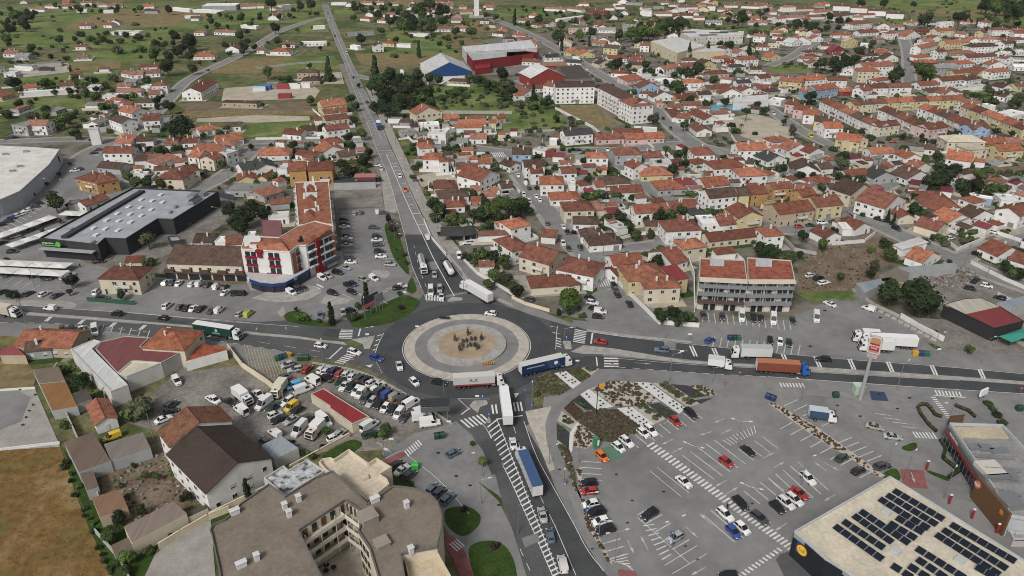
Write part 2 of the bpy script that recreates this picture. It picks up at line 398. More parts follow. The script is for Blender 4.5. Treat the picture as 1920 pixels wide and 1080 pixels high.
# west arm
ribbon('west_road',[(-200,556),(0,570),(140,580),(250,587),(375,599),(480,607),(560,613),(690,617)],[(-200,572),(0,584),(140,592),(250,601),(375,612),(480,623),(560,630),(650,640)],ASPH,.07)
ribbon('west_road',[(-200,577),(0,589),(140,598),(250,607),(375,618),(480,629),(560,636),(650,648),(715,655)],[(-200,596),(0,606),(107,607),(200,615),(277,624),(350,632),(480,651),(585,669),(655,680),(720,702)],ASPH,.07)
# east arm
ribbon('east_road',[(1030,590),(1080,612),(1100,621),(1172,632),(1295,645),(1440,661),(1627,677),(1760,686),(1920,701),(2100,716)],[(1040,640),(1095,647),(1150,653),(1285,676),(1440,684),(1515,687),(1680,698),(1800,706),(1920,715),(2100,729)],ASPHD,.07)
ribbon('east_road',[(1040,690),(1075,668),(1150,668),(1285,682),(1440,691),(1515,697),(1680,707),(1800,713),(1920,722),(2100,735)],[(1000,735),(1060,700),(1135,690),(1260,696),(1335,702),(1440,706),(1630,719),(1740,727),(1920,738),(2100,752)],ASPHD,.07)
# south arm
sheet('asphalt_apron',[(850,770),(1000,760),(1040,900),(1110,1030),(1200,1140),(1000,1140),(960,985),(925,880)],ASPH,.04)
ribbon('south_road',[(850,780),(880,815),(900,840),(925,885),(937,930),(955,975),(977,1017),(995,1080),(1010,1130)],[(915,770),(918,810),(930,850),(945,880),(960,907),(975,940),(1002,1000),(1035,1077),(1060,1140)],ASPH,.07)
ribbon('south_road',[(918,770),(920,800),(935,835),(960,880),(985,935),(1010,985),(1047,1077),(1070,1140)],[(985,735),(985,775),(995,810),(1015,860),(1040,915),(1077,985),(1102,1035),(1132,1072),(1190,1140)],ASPHD,.07)
b=MB(); N=72; zz=.112
ro=ring(N,RI*1.44); ri=ring(N,RI*.98)
for i in range(N):
    j=(i+1)%N; b.poly([(ri[i].x,ri[i].y,zz),(ro[i].x,ro[i].y,zz),(ro[j].x,ro[j].y,zz),(ri[j].x,ri[j].y,zz)])
struct('roundabout_road',b.mesh('roundabout_road',[ASPHD]))
def disc(name,r0,r1,z0,z1,mat):
    b=MB(); a=ring(N,r0); c=ring(N,r1)
    for i in range(N):
        j=(i+1)%N
        b.poly([(a[i].x,a[i].y,z1),(c[i].x,c[i].y,z1),(c[j].x,c[j].y,z1),(a[j].x,a[j].y,z1)])
        b.poly([(c[i].x,c[i].y,z0),(c[j].x,c[j].y,z0),(c[j].x,c[j].y,z1),(c[i].x,c[i].y,z1)])
    struct(name,b.mesh(name,[mat]))
disc('roundabout_kerb_band',RI*.83,RI,.05,.26,CREAMP)
disc('roundabout_apron',RI*.63,RI*.83,.05,.24,STREET)
disc('roundabout_raised_band',RI*.455,RI*.63,.05,.75,COBB)
b=MB(); b.poly([(p.x,p.y,.72) for p in ring(N,RI*.46)]); struct('roundabout_sand',b.mesh('roundabout_sand',[SANDR]))
# streets of the town (pixel polyline, width in metres)
for pts,w in [
 ([(1150,560),(1132,520),(1115,490),(1085,465),(1042,418),(1010,372),(975,325),(955,300),(935,285)],8.5),
 ([(1100,482),(1150,468),(1210,462),(1275,452)],6),
 ([(830,268),(935,285),(1010,288),(1100,280),(1150,284),(1240,272),(1290,268),(1380,290)],8),
 ([(1140,283),(1175,318),(1212,352),(1262,378),(1330,382),(1400,372)],7.5),
 ([(905,30),(960,48),(1017,76),(1067,103),(1135,146),(1200,181),(1242,218),(1282,258),(1340,288)],8),
 ([(1400,390),(1445,425),(1480,432),(1530,424),(1587,395),(1622,407),(1665,430),(1715,452),(1777,482),(1850,512),(1960,550)],9),
 ([(1587,395),(1640,360),(1700,330),(1800,300)],6),
 ([(1790,490),(1820,475),(1860,462),(1940,440)],6),
 ([(1690,60),(1700,85),(1705,115),(1703,155),(1715,170)],8),
 ([(1400,180),(1440,202),(1490,238),(1545,268),(1600,285)],7),
 ([(1440,124),(1490,105),(1520,80),(1580,70),(1690,66)],7),
 ([(1680,250),(1800,262),(1920,268)],6),
 ([(1680,190),(1760,225),(1860,255)],5),
 ([(605,33),(580,39),(555,47),(520,60),(480,87),(440,108),(405,124),(370,139),(342,157),(317,187),(297,207),(262,240),(228,262)],7),
 ([(-60,268),(60,264),(125,260),(225,262),(350,268),(480,266),(600,264),(695,262)],7),
 ([(480,275),(456,297),(428,326),(376,353),(330,372)],8),
 ([(225,262),(160,288),(128,325),(95,370),(40,410),(-40,440)],10),
 ([(620,115),(560,118),(480,128)],4),
 ([(660,140),(700,150),(760,148)],6),
]:
    strip('street',pts,w+4.2,PAVE,.03); strip('street',pts,w,STREET,.075)
# shop car park and forecourts
sheet('car_park',[(640,395),(720,388),(735,420),(745,490),(770,520),(775,548),(690,600),(560,600),(480,604),(300,590),(240,583),(260,560),(300,520),(460,535),(640,500)],ASPHO,.06)
sheet('pavement',[(457,520),(640,470),(645,490),(600,512),(560,535),(520,545),(470,545)],PAVE,.08)
sheet('car_park',[(-100,470),(75,455),(180,500),(300,520),(290,560),(140,575),(-100,560)],STREET,.06)
sheet('car_park',[(-100,440),(0,410),(120,300),(200,290),(250,352),(80,450),(60,470),(-100,480)],ASPHO,.055)
sheet('pavement',[(-100,560),(130,565),(145,572),(140,578),(-100,568)],PAVE,.1)
sheet('service_yard',[(236,452),(325,414),(410,370),(440,378),(420,420),(340,470),(250,500),(210,490)],GRAVEL,.06)
sheet('apartment_forecourt',[(1130,540),(1160,530),(1215,575),(1310,605),(1480,600),(1560,560),(1625,575),(1680,600),(1760,660),(1850,695),(1640,675),(1440,655),(1300,637),(1180,620),(1110,608),(1085,590),(1095,560)],ASPHO,.06)
# supermarket car park in the lower right
sheet('car_park',[(1130,692),(1260,697),(1440,708),(1640,722),(1960,745),(2150,800),(2150,1200),(1150,1150),(1130,1070),(1080,985),(1030,885),(1010,835),(1020,745)],ASPHO,.055)
sheet('restaurant_car_park',[(1440,712),(1640,724),(1960,748),(1990,800),(1880,960),(1680,900),(1640,870),(1550,840),(1440,765),(1420,740)],STREET,.07)
sheet('footpath',[(985,800),(1030,775),(1060,745),(1130,705),(1150,692),(1165,700),(1105,722),(1068,745),(1042,775),(1030,800),(1035,850),(1060,915),(1090,985),(1140,1070),(1130,1072),(1075,980),(1040,912),(1022,860)],STREET,.10)
slab('pavement',[(985,772),(1020,765),(1034,762),(1022,795),(1025,830),(1040,880),(1030,885),(1008,830),(990,790)],CREAMP,.1)
slab('pavement',[(835,800),(855,790),(880,812),(905,845),(930,895),(940,935),(910,900),(870,870),(840,850),(870,845),(885,830)],STREET,.1)
sheet('side_road',[(715,850),(780,812),(860,795),(885,815),(900,850),(860,870),(935,940),(960,990),(990,1090),(870,1100),(840,1000),(800,930),(740,880)],STREET,.06)
slab('pavement',[(842,868),(872,862),(905,850),(925,890),(938,932),(934,928),(900,905),(860,885)],STREET,.12)
sheet('red_cycle_path',[(838,1000),(860,1015),(880,1050),(900,1110),(872,1110),(850,1050),(832,1020)],REDP,.09)
sheet('red_cycle_path',[(718,865),(762,845),(766,850),(735,872)],REDP,.09)
sheet('red_crossing',[(1686,880),(1731,882),(1740,917),(1695,914)],REDP,.10)
sheet('red_crossing',[(1160,1068),(1192,1072),(1200,1100),(1155,1100)],REDP,.10)
slab('lawn',[(832,958),(848,951),(880,950),(902,965),(900,985),(880,1003),(862,1007),(835,985)],GREEN,.1)
slab('lawn',[(877,1030),(890,1018),(920,1013),(945,1020),(965,1050),(972,1100),(900,1110),(882,1060)],GREEN,.1)
slab('lawn',[(728,895),(748,888),(790,925),(770,915),(738,910)],GREEN,.1)
slab('lawn',[(598,855),(660,822),(680,830),(677,840),(640,862),(612,868)],GREEN,.1)
slab('lawn',[(531,592),(545,583),(575,585),(582,600),(610,604),(640,615),(585,612),(538,604)],GREEN,.1)
slab('lawn',[(655,600),(672,590),(740,560),(760,552),(785,562),(788,570),(770,590),(735,606),(690,614),(660,615)],GREEN,.1)
slab('lawn',[(718,420),(735,418),(748,440),(765,495),(768,520),(750,500),(735,480)],GREEN,.1)
slab('lawn',[(760,545),(772,515),(783,545),(772,552)],GREEN,.1)
slab('lawn',[(1685,840),(1718,828),(1720,842),(1705,848)],GREEN,.1)
slab('lawn',[(1650,890),(1680,875),(1692,900),(1668,905)],GREEN,.1)
slab('lawn',[(1732,880),(1780,895),(1780,905),(1745,890)],GREEN,.1)
# traffic islands and medians (raised kerbs)
for pts in [[(0,582),(140,592.5),(250,601.5),(375,612.5),(480,624),(560,631),(600,638),(645,642),(650,647),(560,635),(480,628),(375,616),(250,605),(140,596.5),(0,587)],
 [(660,637),(703,630),(700,640),(694,654),(683,655),(680,645)],
 [(1094,648),(1150,654),(1285,677),(1440,686),(1515,688),(1680,699),(1800,707),(1920,716),(2100,730),(2100,735),(1920,721),(1800,712.5),(1680,706),(1515,696),(1440,690.5),(1285,681),(1150,665),(1095,664),(1070,660)],
 [(1055,640),(1070,640),(1072,655),(1060,655)],
 [(838,564),(848,557),(866,559),(868,563),(842,567)],
 [(880,762),(888,752),(912,751),(915,758),(900,764),(896,775)],
 [(912,792),(917,781),(921,791),(919,794)],
 [(520,585),(532,575),(536,588),(528,596)],
 [(472,560),(500,548),(560,535),(592,537),(605,548),(580,562),(540,567),(500,565)],
 [(600,568),(612,553),(660,562),(650,570),(620,573)],
 [(690,516),(700,508),(725,508),(733,515),(725,522),(700,520)],
]: slab('traffic_island',pts,COBB,.14)
slab('kerb_strip',[(1100,618),(1172,628),(1295,640),(1296,643),(1172,632),(1100,622)],COBB,.14)
slab('kerb_strip',[(865,505),(880,525),(905,545),(960,570),(962,575),(900,552),(870,530)],COBB,.14)
slab('kerb_strip',[(800,415),(836,470),(868,508),(866,512),(832,476),(797,420)],COBB,.3)
# planted beds beside the car park
T(1000,690,5.647)
for m,pts in [(SOIL,[(0,170),(50,90),(215,60),(405,225),(280,290),(130,310),(60,250)]),
 (WGRAV,[(220,60),(345,35),(505,160),(420,225)]),(MULCH,[(350,32),(500,5),(605,85),(510,155)]),(BEIGEG,[(505,5),(560,-5),(700,10),(610,82)]),
 (DKP,[(405,350),(490,288),(660,440),(570,455)]),(WGRAV,[(495,285),(590,225),(850,415),(670,445)]),
 (MULCH,[(320,430),(405,355),(530,470),(460,560)]),(BEIGEG,[(255,560),(300,460),(460,570),(420,660)]),
 (DKP,[(245,580),(385,690),(375,855),(250,760)]),(WGRAV,[(385,690),(470,570),(485,600),(430,690),(410,900),(375,880)]),
 (CREAMP,[(430,690),(490,590),(640,700),(620,820),(560,860),(420,840)]),
 (CREAMP,[(600,225),(740,165),(900,140),(1060,155),(1340,360),(1210,380),(1050,400),(860,410)]),
 (MULCH,[(455,555),(510,490),(700,450),(880,440),(1150,640),(1060,690),(830,790),(700,770),(650,700)]),
 (WGRAV,[(885,430),(1045,415),(1285,600),(1170,650)]),(WGRAV,[(1065,152),(1235,160),(1620,430),(1545,490)]),
 (BEIGEG,[(1050,412),(1210,395),(1400,545),(1285,600)]),(DKP,[(1215,390),(1335,375),(1530,490),(1410,540)]),
 (BEIGEG,[(1250,162),(1450,180),(1780,375),(1640,420)]),(DKP,[(1455,175),(1640,190),(1830,300),(1680,325)]),
 (CREAMP,[(1650,190),(1780,190),(1910,240),(1940,290),(1840,300)]),(DKP,[(1700,345),(1900,320),(1770,385)]),
 (CREAMP,[(250,765),(375,860),(400,1000),(470,1330),(560,1500),(620,1560),(600,1580),(430,1250),(330,960)])]:
    sheet('planting_bed',pts,m,.115)
T(0,0,1)
sheet('planting_bed',[(1440,757),(1450,755),(1530,800),(1660,893),(1650,896),(1520,815)],CREAMP,.115)
sheet('planting_bed',[(1080,880),(1092,876),(1090,930),(1120,1000),(1150,1062),(1138,1050),(1100,985)],CREAMP,.116)
# ---------------------------------------------------------------- painted markings
T(0,0,1)
for q in (ring(72,RI*1.02),): pline(q+[q[0]],.2,px=False,sm=False)
pline(north_l[:-1],.16); pline([(621.7,42),(640,90),(666,151)],.22); pline([(614.5,8),(632,52),(648.3,90),(657.5,113),(671,141)],.16)
pline([(685,170),(697,199),(717,240),(723,258)],.16)
# hatched centre strip of the north road
lc=[(673,172),(682,190),(690,208),(697,222),(706,242),(716,262)]
pline(lc,.16); 
for y0,xa,xb in [(181,671,681),(190.5,675,685),(198.5,679,689),(206,681,690),(214,684,692),(221,687,696),(227,690,700),(233,693,703),(239,694,702),(243,697,704),(248,700,705),(253,702,707)]: ln((xa,y0),(xb,y0),.45)
pline([(724.5,290),(750,350),(771.7,400),(793.7,444),(812.5,485),(840,535),(852,556)],.3)
pline([(737,287),(750,316),(763,347),(784,392),(803,432)],.16)
ln((708,282),(738,283),.3); ln((710,288),(738,287),.3)
for i,(xa,xb,y) in enumerate([(726,738,291.5),(734,743.5,307),(737,747,313),(739.5,750,320),(743,752,326.5),(746,757,334),(752,761,344),(762.5,771,368.5),(767.5,776,383.5),(774,787,401),(784,796,421)]): ln((xa,y),(xb,y),.5)
pline([(776,460),(786,505),(800,540)],.13,on=3,offl=4)
pline([(807,440),(842,487),(884,545)],.16)
zebra((797,552),(834,556),-.5,11,7,.5)
# west arm
pline([(0,570),(140,580.5),(250,587.5),(375,599.5),(480,607.5),(560,613)],.16)
pline([(0,605.5),(107,606.5),(200,614.5),(277,623.5),(350,631.5),(480,650.5),(585,668.5),(655,679.5)],.14,on=2.5,offl=2)
for x,y in [(94,599),(156,604.5),(215,610),(271,614.5),(315,618.5),(357,622.5),(398,628)]:
    for k in (0,4): ln((x+k,y-4.5),(x+k-10,y+4.2),.55)
pline([(484,641.5),(600,660)],.12,on=4,offl=5)
ln((642,651),(617,674),.5)
zebra((655,660),(626,681),17,4,7,.5)
zebra((637,618),(635,636),25,0.5,6,.5)
ln((676,617),(672,631),.5)
pline([(720,625),(708,648),(704,662)],.18)
for i in range(5): ln((716-i*4,628+i*9),(707-i*2.5,631+i*9),.4)
mquad((686,686),(700,684),(694,690))
pline([(706,680),(716,700)],.15,on=.7,offl=.7)
# south arm
ln((865,778),(881,765.5),.4); ln((860,749.5),(881,769),.16); ln((858,748.5),(918,749),.16)
zebra((860,789),(905,776.5),17,15,6,.5)
zebra((919,760),(933,759),2.5,17,2,.5); zebra((960,755.5),(979,754),3.5,17,3,.5)
ln((930,787),(980,780),.45)
pline([(902,793),(913,805),(925,832),(935,865)],.16)
pline([(932,789),(938,802),(957,852),(985,923),(1010,985),(1047,1077)],.18)
pline([(917,810),(935,858),(960,907),(976,943),(1002,1000),(1040,1090)],.18)
for i in range(34):
    t=i/33; x=912+t*(1040-912); y=800+t*(1090-800)
    xo=930-912; 
    a=(912+(1040-912)*t*0.98+2,802+288*t); bb=(932+ (1052-932)*t+1,789+ (1085-789)*t-2)
    ln(a,bb,.42)
pline([(963,800),(976,845),(1000,905),(1022,950),(1040,985),(1080,1080)],.13,on=3,offl=3.5)
pline([(1039,983),(1080,1080)],.14)
pline([(982,790),(1004,855),(1035,910),(1077,985),(1102,1035),(1132,1071)],.16)
pline([(975,1030),(998,1080)],.14,on=2,offl=2)
mquad((963,738),(973,738),(967,747))
# east arm
zebra((1078,617),(1074,642),22,4,8,.5); ln((1111,625),(1108,645),.5)
zebra((1132,670),(1133,690),27,.5,4,.5); ln((1118,670),(1120,687),.4)
pline([(1045,612),(1043,632),(1042,656)],.18)
for i in range(4): ln((1043,634+i*5),(1052,637+i*5),.4)
arrow(1046,615,-10,-2,3); arrow(1051,627,-10,-2,3); arrow(1190,681,20,1.5,5)
pline([(1100,622),(1172,633),(1295,646),(1440,662),(1627,678),(1760,687),(1920,702)],.15)
pline([(1160,689),(1260,696.5),(1335,702),(1440,707)],.16,on=2,offl=2)
pline([(1440,707),(1630,720.5),(1740,728),(1920,739)],.16)
pline([(1150,672),(1285,684),(1440,692),(1515,698),(1680,708),(1800,714)],.13)
for x,y in [(1297,659.5),(1339,664),(1469,675),(1530,680),(1594,684.5),(1666,689.5),(1748,696.5),(1838,703.5)]:
    for k in (0,5): ln((x+k-4,y-10.5),(x+k+5,y+9.5),.5)
ln((1250,645),(1266,647),.13); ln((1250,655),(1290,659),.13)
zebra((1459,718),(1507,719.5),4,8,8,.5); zebra((1750,732),(1801,735.5),4,9,8,.5)
zebra((1744,744),(1780,790),9,0,12,.5); ln((1750,742),(1810,746),.4)
zebra((1708,810),(1751,812),8,12,7,.5)
zebra((1210,836),(1480,1034),13,-8,40,.5)
for s in range(2): zebra((1380+s*0,1080),(1460,1026),9,6,12,.45)
# car park bays
def bays(a,b,n,v,w=.30,both=None):
    for i in range(n+1):
        t=i/n; x,y=a[0]+(b[0]-a[0])*t,a[1]+(b[1]-a[1])*t
        ln((x,y),(x+v[0],y+v[1]),w,MKB)
        if both: ln((x,y),(x+both[0],y+both[1]),w)
bays((1176,823),(1295,768),8,(22,18)); bays((1280,855),(1339,826),4,(59,45)); bays((1384,842),(1430,820),3,(29,22))
ln((1219,884),(1277,932)); ln((1232,877),(1292,925)); bays((1333,958),(1318,966),1,(60,52)); bays((1440,897),(1496,867),4,(57,53)); bays((1395,922),(1440,897),3,(30,24))
bays((1194,967),(1262,1030),4,(30,-17)); ln((1246,1061),(1307,1024)); ln((1260,1077),(1325,1039)); ln((1194,970),(1292,1057))
bays((1090,866),(1092,900),3,(37,2)); bays((1118,1008),(1140,1050),3,(38,-11))
bays((1463,805),(1612,897),8,(22,-12)); bays((1470,762),(1540,800),4,(26,-12)); bays((1570,832),(1625,866),4,(27,-11)); bays((1640,776),(1690,800),3,(30,4))
for i in range(9): ln((1201+i*5,978+i*9),(1222+i*4.5,976+i*8),.25)
for i in range(10): ln((1355+i*6.5,826-i*3.0),(1372+i*5,836-i*2.5),.2)
for i in range(6): ln((1138+i*7,1052+i*1.5),(1172+i*3,1040+i*6),.2)
for x,y,dx,dy in [(1262,824,-20,10),(1260,850,20,-10),(1363,901,-20,11),(1362,927,20,-12),(1333,985,-22,-22),(1284,987,22,20),(1176,1013,12,24),(1215,1032,-13,-24),(1322,1065,-20,11),(1450,878,20,-11),(1545,868,20,11),(1550,884,-18,-13),(1566,928,-20,12),(1475,982,-22,14),(1350,815,18,-8),(1359,785,-18,8),(1335,810,-20,6),(1708,886,5,14),(1245,795,15,-8),(1430,860,16,-8)]: arrow(x,y,dx,dy)
# shop car park bays
bays((640,530-40),(645,560-63),2,(26,0)); bays((637,405),(648,500),13,(27,0)); bays((690,425),(718,485),7,(22,1))
zebra((575,546),(597,532),12,6,4,.5)
bays((655,545),(705,560),3,(22,10)); bays((625,560),(660,545),2,(22,10)); bays((720,552),(745,535),3,(-22,8))
bays((305,600),(480,620),1,(2,-5))
pline([(230,585),(300,592),(420,601),(470,606)],.14)
bays((195,610),(350,628),9,(-5,14)); bays((1315,586),(1480,602),14,(3,18)); bays((1340,632),(1500,648),12,(-4,18))
for i in range(9): ln((90+i*3,612),(78+i*4,626),.14,MKY)
for i in range(12): ln((458+i*6,646+i*2),(468+i*7,690+i*3),.15,MKY)
bays((-20,520),(60,545),5,(16,-10)); bays((0,430),(75,375),9,(18,8))
pline([(0,550),(120,545),(180,530),(300,528)],.14); pline([(180,500),(200,505)],.14)
zebra((603+2,40),(604,40),1,1,1)
zebra((913,287),(945,286),5,9,9,.5); zebra((1110,528),(1145,523),6,12,8,.5)
ln((1152,538),(1138,545),.2)
# side road by the flats
zebra((757,848),(785,824),8,10,7,.5); pline([(705,872),(740,850),(765,843)],.13); ln((707,830),(735,850),.13)
zebra((841,1022),(858,1010),15,14,4,.5); pline([(765,855),(830,905),(880,965)],.13)
struct('road_marking',MK.mesh('road_marking',[PAINT])); struct('bay_marking',MKB.mesh('bay_marking',[noisy('worn_bay_paint',[(.3,(.38,.38,.375)),(.6,(.55,.55,.54))],1.2,5,.8,scale2=4,amp2=.25)])); struct('yellow_marking',MKY.mesh('yellow_marking',[YPAINT]))
# blue disabled bays and green charging bay
sheet('painted_bay',[(1630,734),(1658,736),(1666,753),(1634,751)],pm('bay_blue',(.04,.06,.11),.8),.14)
sheet('painted_bay',[(1128,842),(1150,834),(1170,856),(1146,866)],pm('bay_green',(.10,.19,.13),.8),.14)

# drain covers and mended patches of asphalt
T(960,810)
for x,y in [(780,322),(900,518),(1135,452),(865,685),(355,285),(600,880),(1300,860),(1800,540),(1390,960)]: sheet('drain_cover',[(x-9,y-5),(x+10,y-6),(x+12,y+5),(x-8,y+6)],BLACKP,.15)
T(1440,540)
for x,y in [(840,225),(425,172),(520,885),(690,965),(970,908),(1060,828),(1380,833),(490,930),(315,440),(830,800)]: sheet('drain_cover',[(x-12,y-5),(x+12,y-5),(x+14,y+5),(x-10,y+5)],BLACKP,.15)
T(480,810)
for x,y in [(1365,160),(1605,405),(1820,552),(1500,335)]: sheet('drain_cover',[(x-12,y-6),(x+12,y-7),(x+14,y+6),(x-10,y+7)],BLACKP,.15)
T(0,0,1)
for q,m in [([(900,830),(925,822),(945,880),(922,892)],ASPHD),([(978,1010),(1008,1000),(1012,1016),(984,1028)],STREET),([(1245,641),(1268,643),(1266,656),(1246,654)],STREET),([(612,617),(640,618),(632,634),(604,630)],ASPHD),([(300,598),(350,603),(345,608),(296,603)],ASPHD),([(1500,730),(1600,738),(1600,748),(1510,742)],ASPHO),([(700,870),(760,930),(750,935),(694,876)],ASPH)]: sheet('mended_asphalt',q,m,.128)
# ---------------------------------------------------------------- colours
WC={'w':(.76,.75,.73),'c':(.62,.56,.44),'y':(.58,.50,.29),'p':(.58,.43,.41),'b':(.30,.42,.56),'g':(.36,.37,.37),'o':(.46,.27,.11),'r':(.26,.05,.045),'t':(.45,.37,.27),'R':(.22,.045,.05)}
WN={'w':'white','c':'cream','y':'yellow','p':'pink','b':'blue','g':'grey','o':'ochre','r':'red','t':'tan','R':'crimson'}
RCOL={'o':(.385,.140,.078),'r':(.225,.085,.056),'b':(.115,.072,.055),'n':(.075,.056,.045),'O':(.26,.12,.068),'d':(.05,.05,.05),'k':(.33,.15,.105),'g':(.25,.25,.24),'w':(.72,.72,.70),'R':(.21,.04,.045),'c':(.58,.50,.40),'p':(.42,.17,.17),'y':(.46,.36,.20)}
RN={'n':'dark brown','O':'orange-brown tile','o':'orange tile','r':'rust-red tile','b':'brown tile','d':'charcoal','k':'faded-red tile','g':'grey','w':'white','R':'crimson metal','c':'cream','p':'dusky pink','y':'yellow'}
KN={'g':'gabled','e':'gable-fronted','h':'hipped','f':'flat','m':'lean-to'}
# shared windows and doors ---------------------------------------------------
def win_mesh(w,h,kind):
    b=MB(); t=.07
    for c,d in (((0,-.03,h/2-t/2),(w,.09,t)),((0,-.03,-h/2+t/2),(w,.09,t)),((-w/2+t/2,-.03,0),(t,.09,h-2*t)),((w/2-t/2,-.03,0),(t,.09,h-2*t))): b.box(c,d)
    if kind=='cross': b.box((0,-.02,0),(t,.05,h-2*t))
    b.box((0,-.012,0),(w-2*t,.024,h-2*t),m=1)
    if kind=='shut': b.box((0,-.03,h*.16),(w-2*t,.03,h*.62),m=2)
    return b.mesh('window',[WFRAME,PANE,SHUT])
WINS=[win_mesh(1.25,1.25,'cross'),win_mesh(1.25,1.25,'shut'),win_mesh(1.5,1.3,'cross'),win_mesh(1.1,1.3,'plain')]
BIGW=win_mesh(2.2,2.0,'cross'); TALLW=win_mesh(1.3,2.1,'cross')
def door_mesh(w,h,c):
    b=MB(); b.box((0,-.03,h/2),(w,.08,h)); b.box((0,-.06,h/2),(w-.2,.06,h-.25),m=1); return b.mesh('door',[WFRAME,c])
DOORS=[door_mesh(1.0,2.1,pm('door_brown',(.09,.04,.02),.5)),door_mesh(1.0,2.1,pm('door_green',(.02,.07,.04),.5)),door_mesh(1.0,2.1,pm('door_white',(.6,.6,.58),.5))]
GARAGE=door_mesh(2.5,2.3,pm('garage_grey',(.22,.22,.21),.5))
bb=MB(); bb.box((0,0,.55),(.55,.55,1.5)); bb.box((0,0,1.36),(.75,.75,.12)); bb.box((0,0,1.55),(.4,.4,.26)); CHIM=bb.mesh('chimney',[pm('chimney_white',(.62,.6,.57),.9)])
bb=MB(); bb.box((0,-.5,0),(3,1.0,.16)); bb.box((0,-.97,.5),(3,.06,.95)); bb.box((-1.47,-.5,.5),(.06,.9,.95)); bb.box((1.47,-.5,.5),(.06,.9,.95)); BALC=bb.mesh('balcony',[pm('balcony_white',(.60,.59,.57),.8)])
bb=MB(); bb.tube((0,0,0),(0,0,2.2),.02,.02,4); 
for k in range(5): bb.tube((0,-.5+.05*k,1.4+.17*k),(0,.5-.05*k,1.4+.17*k),.015,.015,4)
AERIAL=bb.mesh('aerial',[STEEL])
def roof_mesh(kind,hx,hy,rise,th=.16):
    """roof over a rectangle of half sizes hx,hy at z=0; returns MB"""
    b=MB()
    if kind=='f':
        b.box((0,0,.02),(2*hx-.7,2*hy-.7,.06))
        t=.22
        for c,d in (((0,-hy+.35+t/2,.2),(2*hx-.7,t,.5)),((0,hy-.35-t/2,.2),(2*hx-.7,t,.5)),((-hx+.35+t/2,0,.2),(t,2*hy-.7-2*t,.5)),((hx-.35-t/2,0,.2),(t,2*hy-.7-2*t,.5))): b.box(c,d,m=1)
        return b
    c=[(-hx,-hy,0),(hx,-hy,0),(hx,hy,0),(-hx,hy,0)]
    if kind=='m':
        c=[(-hx,-hy,0),(hx,-hy,0),(hx,hy,rise),(-hx,hy,rise)]; fs=[c]
    elif kind=='g': r0,r1=(-hx,0,rise),(hx,0,rise); fs=[[c[0],c[1],r1,r0],[c[2],c[3],r0,r1]]
    elif kind=='e': r0,r1=(0,-hy,rise),(0,hy,rise); fs=[[c[1],c[2],r1,r0],[c[3],c[0],r0,r1]]
    else:
        if hx>=hy: q=max(0,hx-hy); r0,r1=(-q,0,rise),(q,0,rise); fs=[[c[0],c[1],r1,r0],[c[1],c[2],r1],[c[2],c[3],r0,r1],[c[3],c[0],r0]] if q>0.05 else [[c[i],c[(i+1)%4],(0,0,rise)] for i in range(4)]
        else: q=hy-hx; r0,r1=(0,-q,rise),(0,q,rise); fs=[[c[1],c[2],r1,r0],[c[2],c[3],r1],[c[3],c[0],r0,r1],[c[0],c[1],r0]]
    for f in fs:
        b.poly(f)
        b.poly([(x,y,z-th) for x,y,z in f][::-1])
    # fascia edge
    if kind in 'gem':
        for f in fs:
            k=len(f)
            for i in range(k):
                p,q=f[i],f[(i+1)%k]; b.poly([(p[0],p[1],p[2]-th),(q[0],q[1],q[2]-th),q,p])
    else:
        for i in range(4):
            p,q=c[i],c[(i+1)%4]; b.poly([(p[0],p[1],p[2]-th),(q[0],q[1],q[2]-th),q,p])
    if kind in 'gh' and rise>0.6 or kind=='e':
        ridge={'g':((-hx,0,rise),(hx,0,rise)),'e':((0,-hy,rise),(0,hy,rise))}.get(kind)
        if ridge: b.tube(Vector(ridge[0])+Vector((0,0,.03)),Vector(ridge[1])+Vector((0,0,.03)),.13,.13,5)
        else:
            for p in c:
                q=r0 if (Vector(p)-Vector(r0)).length<(Vector(p)-Vector(r1)).length else r1
                if hx>=hy and hx-hy<=.05: q=(0,0,rise)
                b.tube(p,q,.1,.1,4,caps=False)
    return b
HOUSES=[]; YARDS={}
def vary(c,rnd,a=.12): 
    k=1+rnd.uniform(-a,a); return tuple(min(.85,x*k) for x in c)
